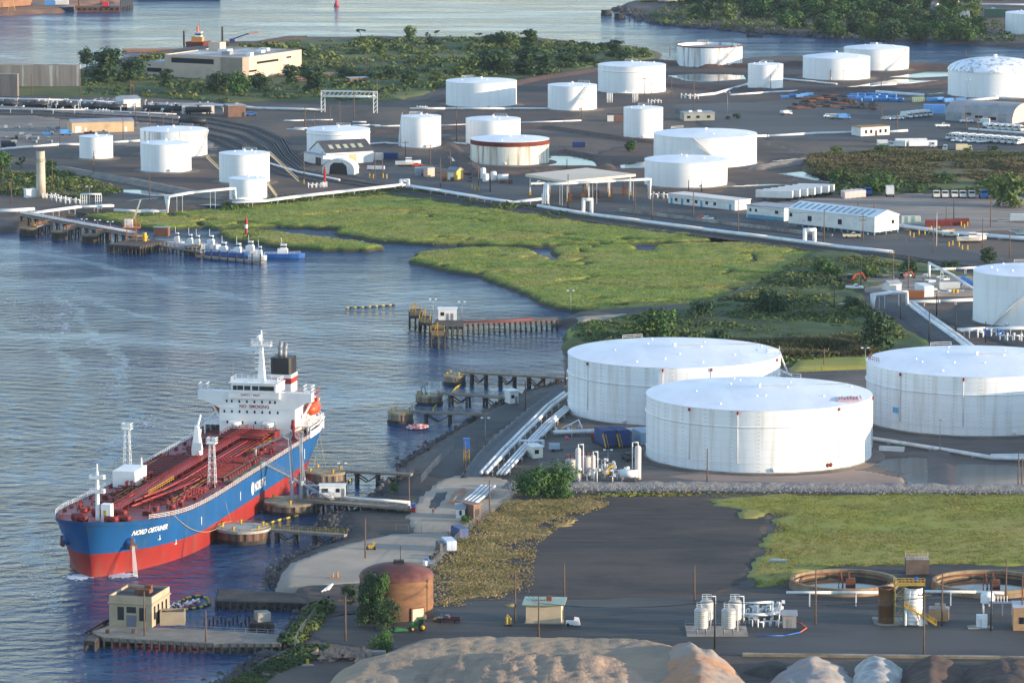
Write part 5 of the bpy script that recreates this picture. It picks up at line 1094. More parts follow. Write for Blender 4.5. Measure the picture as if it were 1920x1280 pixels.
for xl,xr,yt,yb,lab in((37,70,428,444,"dark breasting dolphin nearest the left shore"),(97,125,434,450,"second dark dolphin along the left trestle, with one yellow bollard"),(154,186,441,457,"third dark dolphin along the left trestle, before the orange platform"),(243,281,450,468,"broad dark dolphin in front of the orange platform"),(347,377,462,479,"dark dolphin at the inner end of the workboat landing")):
 dolphin(lab,xl,xr,yt,yb,cap=mat("brown cap",(128,108,84),(104,88,70),.3,.9),side=M_PILED,bollards=1)
for i,(xa,ya,xb,yb)in enumerate(((66,428,95,421),(123,434,152,427),(183,441,208,434))):
 walkway(["orange railed catwalk to the dolphin nearest the left shore","orange railed catwalk to the second left dolphin","orange railed catwalk to the third left dolphin"][i],g(xa,ya,3),g(xb,yb,3),1.4,3.8,2,railm=MATS["rust orange rail"],name="catwalk",group="orange catwalks of the left trestle",xb=False)
pl,o=pier_block("timber platform of the left trestle under the orange gantry",[(203,458),(262,462),(312,452),(262,444)],3.2,M_PILE,"loading_platform","platform")
c=g(247,452,3.2);t=T("loading_gantry","orange and white loading gantry with raised boom on the left platform","gantry",c);b=MB();lattice(b,0,0,0,9.5,1.9,1.6,4);b.cbox((0,0,5),(6.5,5,.3));b.rail([(-3.2,-2.5,5.3),(3.2,-2.5,5.3),(3.2,2.5,5.3),(-3.2,2.5,5.3),(-3.2,-2.5,5.3)],1.2,.08,1.3);b.build("frame",mat("rust orange steel",(196,124,62),(150,92,52),.4,.7),t)
b=MB();b.box(-2.6,.4,-1.4,1.4,5.3,8.2);b.build("cab",M_WSTEEL,t);b=MB();b.beam((1,0,8.5),(3.4,1,15.5),.4,.5);b.build("boom",M_STEEL,t)
b=MB();b.cyl(4.8,0,0,3.2,.8,10);b.build("yellow_tank",M_YEL,t)
a=g(288,447,3.2);t=T("platform_shed","brown shed with grey roof at the end of the left platform","shed",a,-.15);b=MB();b.box(0,5.5,0,3.5,.8,4.0)
for x in(.2,5.3):
 for y in(.2,3.3):b.box(x-.15,x+.15,y-.15,y+.15,0,.8)
b.build("wall",mat("brown boards",(124,84,62),(104,72,54),.4,.9),t);b=MB();b.box(-.3,5.8,-.3,3.8,4.0,4.2);b.build("roof",M_STEEL,t)
walkway("narrow landing stage leading to the workboats",g(275,461,1),g(380,477,1),2.2,2.2,7,name="landing_stage",cat="landing stage",xb=False)
t,L=walkway("floating landing stage in front of the blue workboats",g(370,479,1),g(492,490,1),2.4,1.0,0,name="landing_stage",cat="landing stage",railm=M_PILE);b=MB()
for k in range(9):b.tube((L*k/8,-1.2,-3),(L*k/8,-1.2,3.8),.26,6)
b.build("mooring_piles",M_PILED,t)
def workboat(label,px,py,L=14,rz=-.25,hullm=M_PBLUE,kind=0):
 p=g(px,py,0);t=T("workboat",label,"workboat",p,rz,"workboats at the landing");w_=L*.15;b=MB()
 prof=[(-.5,.85),(-.2,1),(.15,1),(.36,.75),(.5,.12)];vs=[]
 for z,q in((-.6,.78),(.25,.92),(1.5,1.0)):
  vs+=[(x*L*(1 if z>1 else .97),w_*y*q,z+(.5*max(0,x)if z>1 else 0))for x,y in prof]+[(x*L*(1 if z>1 else .97),-w_*y*q,z+(.5*max(0,x)if z>1 else 0))for x,y in prof[::-1]]
 n=10;b.add(vs,[(i*n+k,i*n+(k+1)%n,(i+1)*n+(k+1)%n,(i+1)*n+k)for i in range(2)for k in range(n)]);b.add(vs[2*n:],[tuple(range(n))]);b.build("hull",hullm,t)
 hx=-.05*L if kind else .12*L;b=MB();b.box(hx-L*.12,hx+L*.12,-w_*.6,w_*.6,1.5,3.3);b.box(hx-L*.05,hx+L*.09,-w_*.5,w_*.5,3.3,5.0);cb=b.build("cabin",M_WSTEEL,t)
 b=MB();b.box(hx-L*.051,hx+L*.091,-w_*.51,w_*.51,3.9,4.5);b.build("window",M_GLASS,t)
 b=MB();b.tube((hx-.5,0,5),(hx-.5,0,7.4),.08,5);b.build("mast",M_WSTEEL,t)
 b=MB();b.rail([(-.48*L,-w_*.8,1.5),(.1*L,-w_*.95,1.6),(.4*L,-w_*.6,1.8)],.8,.05,1.6);b.build("railing",M_WSTEEL,t)
 return t
for a in(("white launch at the inner end of the landing, nearest the dark shed",327,461,8,-.2,M_WSTEEL),("white workboat behind the landing stage, second from the shed",352,464,8,-.25,M_WSTEEL),("white workboat moored beside the inner dark dolphin",366,466,8,-.3,M_WSTEEL),("white workboat with high wheelhouse behind the blue boats",390,466,10,-.3,M_WSTEEL),("blue workboat with white wheelhouse at the left end of the floating stage",412,479,12,-.28,M_PBLUE),("blue and white workboat in the middle of the floating stage",440,481,11,-.3,M_PBLUE),("white workboat with blue deck in front of the red beacon",462,477,12,-.2,M_WSTEEL),("small white launch at the outer end of the floating stage",483,487,7,-.2,M_WSTEEL),("largest blue workboat with two white deckhouses, at the outer end",534,483,15,-.08,M_PBLUE,1)):workboat(*a)
p=g(462,470,0);t=T("channel_beacon","red and white striped channel beacon standing on timber piles","beacon",p);b=MB();b.cyl(0,0,6.5,11.6,.55,10,.52);b.cyl(0,0,11.6,12.6,.45,10,.15);b.build("red_drum",M_RED,t);b=MB();b.cyl(0,0,8.4,9.8,.6,10);b.build("white_drum",M_WSTEEL,t);b=MB();lattice(b,0,0,-2,6.5,1.4,1.0,3);b.build("pile_base",M_PILED,t)
M_BARK=mat("bark",(86,74,62),(64,56,48),1,.9)
LEAFM=[mat("leaf dark",(46,74,38),(32,54,30),.25,.8,c3=(66,92,42),sc3=.12),mat("leaf mid",(64,98,40),(44,74,32),.25,.8,c3=(92,116,48),sc3=.12),mat("leaf olive",(90,110,48),(62,84,38),.25,.8,c3=(116,124,60),sc3=.12)]
def tree_proto(kind,m,n=900,seed=1):
 """height 1 prototype: crown of many leaf quads on clumps around limbs, tapered trunk with limbs"""
 rg=np.random.default_rng(seed);global RNG;keep=RNG;RNG=rg
 if kind=='broad':C=[(rg.uniform(-.3,.3),rg.uniform(-.3,.3),rg.uniform(.14,.8),rg.uniform(.15,.25))for _ in range(20)]+[(0,0,.8,.2)]
 elif kind=='tall':C=[(rg.uniform(-.14,.14),rg.uniform(-.14,.14),z,rg.uniform(.1,.18))for z in np.linspace(.1,.88,16)]
 elif kind=='bush':C=[(rg.uniform(-.5,.5),rg.uniform(-.5,.5),rg.uniform(.1,.62),rg.uniform(.22,.36))for _ in range(14)]
 elif kind=='sparse':C=[(rg.uniform(-.28,.28),rg.uniform(-.28,.28),z,rg.uniform(.06,.13))for z in np.linspace(.3,.92,12)]
 else:C=[(rg.uniform(-.42,.42),rg.uniform(-.42,.42),rg.uniform(.7,.9),rg.uniform(.08,.14))for _ in range(9)]
 per=n//len(C);P=[];D=[]
 for x,y,z,r in C:
  d=rg.normal(0,1,(per,3));d/=np.linalg.norm(d,axis=1)[:,None];rad=r*rg.uniform(.35,1.08,per)[:,None]
  P.append(np.array((x,y,z))+d*rad*np.array([1,1,.85]));D.append(d+np.array([0,0,.3]))
 V=leaf_quads(np.concatenate(P),np.concatenate(D),(.05 if n<1500 else .028)if kind!='bush' else(.07 if n<1500 else .035))
 RNG=keep
 t=T("tree","x","tree");link("crown",npmesh("crown",V,np.arange(len(V)).reshape(-1,4)),m,t)
 b=MB();b.tube((0,0,-.02),(0,0,.5),.03,7,.016)
 for x,y,z,r in C[::2]:b.tube((0,0,min(.45,z*.6)),(x,y,z),.013,5,.004)
 b.build("trunk",M_BARK,t)
 return t
PROTO={}
TREES=[]
def tree(label,px,py,h,kind='broad',m=0,w_=1.0,group=None,name=None,z=GZ,n=1300):
 k=(kind,m,n)
 p=g(px,py,z);L=PROTO.setdefault(k,[])
 if len(L)<3:t=tree_proto(kind,LEAFM[m],n,17*len(L)+5*m+hash(kind)%7*0+len(kind));L.append(t);t.location=p;t.scale=(h*w_,h*w_,h);t.rotation_euler.z=random.uniform(0,6);t["label"]=label;r=t
 else:r=dup(L[len(TREES)%3],p,random.uniform(0,6),label,(h*w_,h*w_,h))
 if group:r["group"]=group
 elif "group" in r:del r["group"]
 if kind=='bush':r["category"]="bush";r.name="bush"
 TREES.append(r);return r
def H(px,py0,py1):p=g(px,py0);return(py0-py1)/1.0*p.y/FOC
def tr(label,px,yb,yt,kind='broad',m=0,w_=1.0,**k):
 if kind in('broad','tall')and yb<700:w_*=1.3
 return tree(label,px,yb,H(px,yb,yt),kind,m,w_,**k)
tr("leftmost of the three tall trees between bulkhead wall and beige building",163,126,86,'broad',0,.75)
tr("tallest of the three trees between bulkhead wall and beige building",201,156,88,'tall',0,1.5)
tr("broad dense tree nearest the beige building's left end",252,154,104,'broad',0,.95)
tr("slim tree in front of the beige building's long wall",312,162,128,'tall',0,1.2)
tr("dark tree in front of the beige building's corner tower",408,176,130,'broad',0,1.0)
tr("ragged tree in front of the beige building's sunlit corner",450,180,130,'broad',1,.9)
tr("bushy tree hiding the foot of the sunlit beige wall",486,172,132,'broad',0,.9)
tr("young tree beside the rusty fence panels",590,178,124,'tall',0,1.5);tr("small dark tree in front of the pale red fence panels",545,160,120,'tall',0,1.2);tr("low tree in front of the sunlit building end",570,142,118,'broad',0,1.1)
tr("flat topped tree alone on the river edge above the scrub",676,72,53,'umbrella',0,1.0);tr("big round tree on the river edge above the pale path",767,74,46,'broad',2,.85)
tr("first small tree on the river edge right of the round tree",802,72,60,'sparse',0,1.2);tr("second small flat tree on the river edge, with dark top",817,70,57,'umbrella',0,1.1);tr("dark conical tree in the scrub below the small river edge trees",808,86,68,'tall',0,1.4);tr("lone small tree far right on the scrub's river edge",898,74,62,'umbrella',0,1.2);tr("brownish tree standing in the middle of the scrub",711,105,76,'tall',2,1.2)
for i,(x,yb,yt,k,m_,w_)in enumerate(((918,86,62,'broad',0,1.2),(940,88,56,'broad',0,1.2),(955,90,58,'broad',2,1.0),(992,98,54,'tall',0,1.4),(884,142,100,'broad',2,1.0),(918,140,86,'broad',0,1.1),(942,140,98,'broad',2,.8),(988,140,86,'tall',0,1.5),(1022,144,100,'tall',0,1.6),(1096,96,76,'broad',0,1.5),(1126,95,78,'broad',0,1.2),(1152,108,74,'tall',0,1.6),(1172,112,92,'broad',0,1.4),(1206,104,88,'broad',2,1.3),(1060,128,96,'broad',0,1.3),(1100,122,98,'broad',0,1.4),(860,150,118,'broad',2,1.0),(730,150,122,'broad',0,1.3),(650,148,120,'broad',0,1.3),(770,160,128,'broad',0,1.2),(820,158,130,'broad',2,1.0))):
 lab=("dark round tree in the grove at the river edge, leftmost","dark tall tree in the river edge grove, beside the leftmost","olive tree at the right of the river edge grove","tall narrow tree above the scrub, left of the shrubs","olive tree at the left of the scrub's middle clump","tallest tree of the scrub's middle clump","short olive tree at the right of the middle clump","tall tree behind the white tank's right edge","narrow tree standing above the twin posts","round dark bush tree on the point, left one","round dark bush tree on the point, right one","spiky tree near the end of the point","low dark tree at the end of the point","brownish tree at the very tip of the point","dark tree in the scrub behind the white pipe gate","low dark tree behind the large tank with the pipe gate","olive tree just left of the middle clump","dark tree in the scrub above the white gantry","dark tree in the scrub right of the fence panels","dark tree in the scrub between gantry and tank","olive tree in the scrub near the white tank")[i]
 tr(lab,x,yb,yt,k,m_,w_)
tr("dark tree at the left edge beside the pale stack",4,322,280,'broad',1,1.0);tr("thin young tree between left edge and pale stack",40,314,293,'sparse',1,1.2);tr("slim tree just right of the pale stack",96,328,298,'tall',1,1.1);tr("pale young tree beside the valve pipes",132,352,336,'tall',2,1.2)
tr("small bright tree beside the bund below the slim tall tank",1183,284,262,'tall',1,1.5);tr("tiny dark shrub tree beside the grey trailer office",1382,222,212,'broad',0,1.4);tr("second tiny shrub tree beside the grey trailer office",1364,224,217,'broad',0,1.4)
tr("large pale green tree at the right edge behind the gravel lot",1896,388,318,'broad',2,.95);tr("pale green tree at the gravel lot's corner, left of the large one",1868,372,325,'broad',2,.9)
for i,(x,yb,yt,k,m_,w_)in enumerate(((1565,352,318,'tall',1,1.2),(1585,350,318,'sparse',2,1.2),(1612,352,324,'broad',2,1.0),(1642,362,318,'broad',1,1.0),(1660,358,320,'broad',1,.9),(1715,362,340,'broad',1,1.2),(1567,292,272,'broad',2,1.2),(1655,290,270,'broad',1,1.5),(1862,286,272,'broad',0,1.4),(1815,288,276,'broad',2,1.3),(1600,300,285,'broad',0,1.6),(1770,345,320,'broad',1,1.4))):
 tr(("slim green tree beside the pond by the white trailers","thin tree between the pond and the reeds","olive tree behind the row of pale box containers","green tree left of the garbage truck","green tree just behind the garbage truck","low tree right of the garbage truck","brownish shrub tree at the reed bed's left end","green shrub tree in front of the white trucks","dark shrub tree below the long white trailer","olive shrub tree right of the buff truck box","dark shrub tree on the reed bed's upper edge","green tree behind the row of parked truck tractors")[i],x,yb,yt,k,m_,w_)
tr("dark tree at the railway's right end above the tall tank",1855,492,460,'broad',0,1.0)
for i,(x,yb,yt,k,m_,w_)in enumerate(((1540,512,478,'bush',1,.9),(1450,592,530,'bush',0,.85),(1235,640,572,'broad',1,1.0),(1215,640,576,'broad',2,.9),(1312,600,554,'bush',0,.7),(1638,660,572,'broad',0,.8),(1602,582,545,'bush',0,.9),(1632,524,490,'bush',2,.8),(1560,520,490,'bush',1,.8),(1700,512,480,'bush',0,.9),(1780,508,484,'bush',0,1.0),(1120,622,604,'bush',1,1.0),(1350,640,610,'bush',0,1.0))):
 tr(("bright round bush at the marsh's eastern corner","very large dark bush in the middle of the wetland","tall green tree behind the large tanks, left of its twin bushes","olive tree beside the tall green one behind the large tanks","dark bush left of the very large one","tall dark tree standing beside the curving road","dark bush at the bend of the footpath","olive bush behind the red excavator","green bush left of the red excavator","dark bush along the railway above the depot","dark bush along the railway, nearest the tall tank","low green bush at the river's corner by the footpath","dark bush right behind the large tank's roof")[i],x,yb,yt,k,m_,w_)
tr("large dark green tree in front of the pipe yard at the stone berm",1020,932,850,'bush',1,.95,n=6000)
tr("ivy covered tree against the silo, left of its ivy column",692,1168,1070,'tall',0,1.0,n=3000);tr("narrow column of ivy climbing the silo front",716,1170,1066,'tall',1,.6,n=3000);tr("dark leafy tree at the foot of the silo",728,1180,1112,'broad',0,.8,n=3000);tr("round bush in front of the silo beside the tractor",712,1225,1166,'bush',1,.65,n=3000);tr("bare ivy tree against the silo's left edge",680,1162,1085,'sparse',0,.9,n=1500)
tr("bush on the bank between silo and timber dock",655,1120,1092,'broad',0,1.2);tr("low plant on the shore below the trestle walkway",738,922,902,'broad',1,1.2);tr("shrubs growing beside the white hut on the gravel pad",875,978,962,'bush',1,1.0)
i=0
rg=random.Random(4);FB=[]
for y,x0,x1,st in((12,1290,1560,27),(22,1430,1830,30),(36,1300,1700,34),(40,1560,1830,30),(52,1470,1840,30),(64,1540,1850,27),(76,1620,1840,26)):
 x=x0
 while x<x1:FB.append((x+rg.uniform(-8,8),y+rg.uniform(-3,3)));x+=st*rg.uniform(.8,1.2)
for x,y in FB:
 tree("round leafy tree in the wood along the far river bank",x,y,rg.uniform(7,13)*(1.25 if y<40 else 1.0),'broad',rg.choice((0,1,1,2,0)),rg.uniform(1.0,1.5),"trees of the wood on the far river bank",z=1.6)
Q=inside(poly([(1215,34),(1240,44),(1440,58),(1680,72),(1900,82),(1960,60),(1850,40),(1700,10),(1500,-5),(1260,0)],1.6),1500)
clumps("far_bank_undergrowth",Q,1.6,RNG.uniform(1.2,3.2,len(Q)),.8,M_SCRUBB,"green undergrowth along the far river bank",24,.3)
M_PIPE=mat("white pipe",(226,226,224),(206,206,204),.3,.45,c3=(176,164,150),sc3=.15,th3=(.6,.75))
M_BLUEC=mat("blue container paint",(38,62,116),(32,54,102),.4,.6)
M_SKYB=mat("bright blue dumpster",(92,152,212),(78,136,196),.4,.6)
M_BRICK=mat("dull brick",(126,96,82),(108,82,72),.5,.9)
M_TAN=mat("tan cladding",(208,178,138),(192,162,124),.2,.7,c3=(170,142,110),sc3=.1,th3=(.6,.8))
M_BEIGE=mat("beige wall panels",(204,180,160),(190,168,148),.12,.75,c3=(170,152,130),sc3=.08,th3=(.6,.8))
M_GREYR=mat("grey metal roof",(150,154,160),(130,134,140),.2,.5)
M_SLATE=mat("dark slate roof",(74,76,82),(60,62,68),.3,.7)
M_PINKW=mat("pinkish grey cladding",(190,172,168),(176,158,154),.2,.7)
M_WHITEW=mat("white wall boards",(224,222,216),(206,204,198),.3,.7,c3=(182,176,166),sc3=.2,th3=(.6,.8))
M_BLACKT=mat("black tank car paint",(40,42,48),(52,52,56),.4,.5)
M_TYRE=mat("tyre",(34,34,35),rough=.85)
M_SKYL=mat("skylight panel",(126,142,140),rough=.3)
M_TEAL=mat("teal blue skirting",(94,152,176),(80,134,158),.4,.7)
M_RED2=mat("rusty red container",(134,52,44),(104,44,40),.4,.7)
M_WOOD=mat("pole timber",(112,90,74),(90,72,60),.6,.9)
def q3(px,py,h=0.0,z=GZ):return g(px,py,z)+Vector((0,0,h))
def pipeline(label,pts,r=.35,n=1,gap=1.1,step=9,name="pipeline",m=None,h0=None,cat="pipeline",post=True,group=None,sr=.16):
 P=[q3(*p)for p in pts];o=P[0].copy();o.z=GZ;t=T(name,label,cat,o,0,group);m=m or M_PIPE
 for k in range(n):
  Q=[]
  for i,p in enumerate(P):
   a=P[max(0,i-1)];c=P[min(len(P)-1,i+1)];d=Vector((c.x-a.x,c.y-a.y,0));nn=Vector((-d.y,d.x,0)).normalized()if d.length>.1 else Vector((0,1,0))
   Q.append(p+nn*((k-(n-1)/2)*gap))
  b=MB();b.path(Q,r,8);b.build("pipe",m,t,o)
 if post:
  b=MB();L=0
  for a,c in zip(P[:-1],P[1:]):
   dd=(c-a);h=hypot(dd.x,dd.y)
   if h<1:continue
   for i in range(max(1,int(h/step))):
    p=a.lerp(c,(i+.5)/max(1,int(h/step)));nn=Vector((-dd.y,dd.x,0)).normalized()*(n*gap/2)
    if p.z-GZ>.5:
     b.beam((p.x+nn.x,p.y+nn.y,GZ-.3),(p.x+nn.x,p.y+nn.y,p.z),sr,sr);b.beam((p.x-nn.x,p.y-nn.y,GZ-.3),(p.x-nn.x,p.y-nn.y,p.z),sr,sr)
    b.beam(p-nn*1.2-Vector((0,0,r+.1)),p+nn*1.2-Vector((0,0,r+.1)),.2,.2)
  if b.v:b.build("support",m,t,o)
 return t
def hoop(label,xl,xr,yb,yt,r=.55,deep=0,n=1,name="pipe_loop"):
 a,c=g(xl,yb),g(xr,yb);h=(yb-yt)*a.y/FOC;t=T(name,label,"pipe loop",a);b=MB()
 b.path([(0,0,0),(0,0,h),(c.x-a.x,c.y-a.y,h),(c.x-a.x,c.y-a.y,0)],r,8);b.build("pipe",M_PIPE,t);return t
pipeline("tall white pipe bridge on posts at the left end of the marsh pipeline",[(314,400,.6),(314,400,6.6),(360,394,7),(438,386,7),(440,386,3.0),(470,384,2.4)],.4,3,1.0,12)
pipeline("white triple pipeline running from the pipe bridge to the white gate loop",[(440,388,1.8),(500,384,1.7),(560,376,1.7),(640,367,1.7),(755,354,1.7)],.45,3,1.1,9)
pipeline("white triple pipeline running from the white gate loop to the loading canopy",[(766,356,1.7),(830,366,1.7),(900,378,1.7),(960,387,1.7),(1020,382,2)],.45,3,1.1,9)
pipeline("high white pipe bridge passing the front of the loading canopy",[(1022,388,1.5),(1024,386,8.6),(1080,384,8.8),(1150,379,8.6),(1217,374,8.2),(1218,374,.6)],.42,3,1.0,14)
pipeline("single thick white pipeline beside the railway above the marsh",[(1010,390,.8),(1100,405,.8),(1200,418,.8),(1320,434,.8),(1440,449,.8),(1560,465,.8),(1672,477,.8)],.75,1,1,14)
pipeline("white pipeline from the left shore to the pipe bridge",[(216,398,.8),(262,400,.8),(313,400,.8)],.6,1,1,8)
pipeline("pair of white pipelines slanting to the left trestle",[(60,410,2.2),(150,398,2.2),(210,394,1.8)],.5,2,1.6,8)
pipeline("short thick white pipe at the left shore edge",[(0,400,.9),(62,397,.9)],.8,1,1,8)
hoop("white pipe gate loop at the corner of the marsh pipeline",752,765,353,339,.8);hoop("white pipe loop in front of the canopy, over the single pipeline",1094,1109,402,374,.7);hoop("white pipe loop over the railway in front of the skylit shed",1509,1527,456,431,.8)
pipeline("long white pipeline behind the tanks along the scrub edge",[(770,206,.6),(836,206,.6),(960,206,.6),(1027,206,.6)],.55,1,1,14)
pipeline("white pipeline along the foot of the scrub behind the rail cars",[(280,198,.8),(400,200,.8),(480,206,.8),(605,209,.8)],.7,1,1,16)
pipeline("white pipeline across the left yard past the small tank",[(0,282,.5),(60,277,.5),(110,273,.5),(150,273,.5)],.55,1,1,12)
pipeline("short white pipeline between the small left tank and broad tank",[(212,269,.5),(240,267,.5),(264,266,.5)],.5,1,1,10)
pipeline("white pipeline along the railway curve's inside, behind the red beacon post",[(506,309,.5),(560,325,.5),(635,340,.5)],.6,1,1,12)
pipeline("white pipeline crossing the bund between tall tank and hidden tank",[(694,272,.5),(720,270,.5),(752,272,.5)],.45,1,1,10);pipeline("low white pipeline right of the tall tank",[(828,270,.5),(850,270,.5),(874,272,.5)],.45,1,1,10)
pipeline("thin white pipeline left of the tall narrow tank",[(704,239,.5),(752,238,.5)],.35,1,1,10);pipeline("thin white pipeline right of the tall narrow tank",[(828,237,.5),(873,236,.5)],.35,1,1,10)
pipeline("thin white pipeline across the bund to the slim tall tank",[(976,232,.5),(1090,228,.5)],.35,1,1,10)
pipeline("white pipeline slanting up to the small river tank",[(1300,182,.6),(1340,178,.6),(1402,161,.8)],.7,1,1,10);pipeline("white pipeline in front of the small river tank",[(1370,180,.5),(1440,175,.5),(1550,170,.5)],.5,1,1,10)
pipeline("white pipeline from the cone roofed tank across the bund",[(1470,150,.6),(1530,156,.6),(1568,160,.6)],.5,1,1,10);pipeline("white pipeline slanting over the bund to the domed tank",[(1600,168,.6),(1680,160,.6),(1778,153,.6)],.45,1,1,10)
pipeline("thick white pipe lying in front of the ponds left of the domed tank",[(1645,175,.6),(1730,181,.6)],.9,1,1,10);pipeline("white pipeline at the foot of the domed tank",[(1820,190,.6),(1870,186,.6),(1960,184,.6)],.6,2,1.3,10)
pipeline("long white pipe across the yard ending at the office cottage",[(1300,259,.5),(1440,257,.5),(1530,252,.5),(1612,250,.5)],.6,1,1,14);pipeline("white pipe running right from the office cottage",[(1668,249,.5),(1700,247,.5)],.6,1,1,10)
pipeline("white pipe along the yard below the white tanker trucks",[(1818,244,.5),(1960,255,.5)],.6,1,1,10)
pipeline("thick white pipe pair leaving the skylit shed toward the right edge",[(1684,427,.9),(1780,441,.9),(1850,446,.9),(1960,455,.9)],.7,2,1.7,12)
pipeline("white pipes running along the far bank road at the top",[(1580,11,.6),(1800,10,.6),(1990,12,.6)],.7,1,1,20)
pipeline("big parallel white pipes running down the quay to the jetty",[(1062,748,1.8),(1030,772,1.8),(990,812,1.8),(950,852,1.8),(908,896,1.6)],.5,2,1.5,9)
pipeline("second bundle of white pipes beside the first on the quay",[(1066,770,1.2),(1030,800,1.2),(985,846,1.2),(940,896,1.2)],.38,3,1.0,9)
hoop("white pipe arch stepping over the quay pipe bundle",974,1018,838,826,.45)
pipeline("white valve pipes turning off the quay bundle",[(1015,826,1.5),(1035,806,1.5),(1040,800,2.8)],.6,1,1,8)
pipeline("purple and white pipe pair running behind the pipe yard to the tank",[(1040,818,1.2),(1100,816,1.2),(1210,812,1.2)],.5,2,1.4,9)
pipeline("white pipes dipping underground beside the sand cut on the gravel ramp",[(915,918,1.0),(898,934,.9),(868,954,.5)],.38,4,1.15,9)
pipeline("white pipeline running from the near tank past the rain pools",[(1634,828,.9),(1700,838,.9),(1790,852,.9),(1862,864,.9),(1960,866,.9)],.6,1,1,9)
pipeline("white double pipe joining the rain pool pipeline at the right edge",[(1860,860,.9),(1960,859,.9)],.4,2,1,9)
pipeline("large white pipes slanting down beside the curving road",[(1708,575,1.0),(1750,606,1.0),(1800,642,1.0),(1850,680,.9)],.75,2,1.9,9)
pipeline("white pipe arch over the curving road entrance",[(1636,582,.5),(1637,582,5.2),(1670,578,5.4),(1700,578,5.4),(1701,578,.5)],.5,2,1.3,40)
pipeline("white pipe from the road arch to the tall right tank",[(1706,574,1.5),(1760,573,1.5),(1823,570,1.5)],.55,1,1,9)
pipeline("white pipe rising steeply beside the blue stair of the depot",[(1742,526,1.2),(1742,526,6.2),(1790,536,3.4),(1826,548,1.0)],.45,1,1,30);pipeline("white pipe on posts behind the depot",[(1742,517,2.2),(1790,515,2.2),(1830,513,2.2)],.4,1,1,8)
pipeline("white manifold pipes in front of the tall right tank",[(1800,632,2.4),(1850,630,2.4),(1960,628,2.4)],.35,3,1.6,4,sr=.2)
pipeline("pale pipe on legs across the road past the small sheds",[(1476,1136,3.2),(1560,1136,3.2),(1650,1136,3.2)],.35,1,1,6,sr=.22);pipeline("pale pipe on legs from the white tank to the right edge",[(1735,1134,3.2),(1830,1135,3.2),(1880,1137,3.2)],.35,1,1,6,sr=.22)
pipeline("white pipe frame beside the two insulated vessels",[(1394,1165,.4),(1394,1165,4.2),(1448,1162,4.2),(1448,1162,.4)],.28,1,1,40);pipeline("lower white pipe between vessels and small hut",[(1392,1166,1.8),(1440,1166,1.8),(1470,1160,1.8)],.28,2,.9,7)
t=T("pipe_gantry","white truss gantry over the track beside the scrub","gantry",g(606,210));P0,P1=g(606,210),g(704,212);hh=10.2;b=MB();d=P1-P0
for f in(0,1):
 for y in(-1.6,1.6):
  for x in(-.9,.9):b.beam((d.x*f+x,d.y*f+y,0),(d.x*f+x,d.y*f+y,hh),.35,.35)
  for k in range(5):b.beam((d.x*f-.9,d.y*f+y,hh*k/5),(d.x*f+.9,d.y*f+y,hh*(k+1)/5),.18,.18)
b.build("legs",M_PIPE,t);b=MB()
for y in(-1.6,1.6):
 for z in(hh-2.6,hh):b.beam((-1,y,z),(d.x+1,d.y+y,z),.4,.4)
 for k in range(12):b.beam((d.x*k/12,d.y*k/12+y,hh-2.6),(d.x*(k+1)/12,d.y*(k+1)/12+y,hh),.2,.2)
for k in range(3):b.tube((0,-1+k,hh-2.2),(d.x,d.y-1+k,hh-2.2),.3,6)
b.build("truss",M_PIPE,t)
for x,y0,y1,lab in((1143,193,174,"white pipe gate in front of the large tank, with two leg bundles"),(157,392,364,"white pipe frame tower at the left shore, nearest the marsh")):
 p=g(x,y0);h=(y0-y1)*p.y/FOC;wd=48*p.y/FOC if x>500 else 28*p.y/FOC;t=T("pipe_gantry",lab,"gantry",p);b=MB()
 for f in(0,wd):
  for k in range(4):b.tube((f+(k-1.5)*.8,0,0),(f+(k-1.5)*.8,0,h),.26 if x>500 else .14,6)
  for k in range(4):b.beam((f-1,0,h*(k+.5)/4.5),(f+1,0,h*(k+.5)/4.5),.12,.12)
 for k in range(3):b.tube((-1,k*.8,h),(wd+1,k*.8,h),.26,6)
 b.build("pipes",M_PIPE,t)
for px,py,s,lab in((92,372,1,"valve group nearest the pale stack"),(110,378,1.1,"valve group between stack and pipe loop"),(128,382,1.2,"valve group with pipe loop at the left shore"),(790,205,.8,"white valve manifold left of the scrub edge tank"),(1290,186,1.3,"white valve manifold below the pond by the river"),(1225,194,1,"white fittings right of the small pipe gate"),(1230,372,1.2,"white pump manifold right of the loading canopy"),(1852,632,1.3,"blue and white pump manifold before the tall right tank"),(1895,640,1.3,"pump manifold at the right edge before the tall tank"),(1060,815,1.0,"yellow valve group on the quay pipes"),(1440,1175,.9,"valve skid between the insulated vessels and grey hut"),(1690,222,.8,"white fittings beside the office cottage"),(100,206,1.0,"valve stand among the tank cars, left"),(150,210,1.0,"valve stand among the tank cars, middle"),(190,212,1.0,"valve stand among the tank cars, right"),(590,352,1.0,"heap of white pipe fittings beside the red beacon post")):
 p=g(px,py);t=T("valve_manifold",lab,"valves",p);rr=random.Random(px)
 for k in range(4):
  b=MB();x=(k-1.5)*1.7*s;y=rr.uniform(-1,1);b.path([(x,y,0),(x,y,1.4*s),(x+1.3*s,y,1.4*s),(x+1.3*s,y,0)],.2*s,6);b.cyl(x,y,1.4*s,2.1*s,.3*s,7);b.build("valve",M_YEL if("yellow" in lab and k%2)else M_PBLUE if("blue" in lab and k%2)else M_PIPE,t)
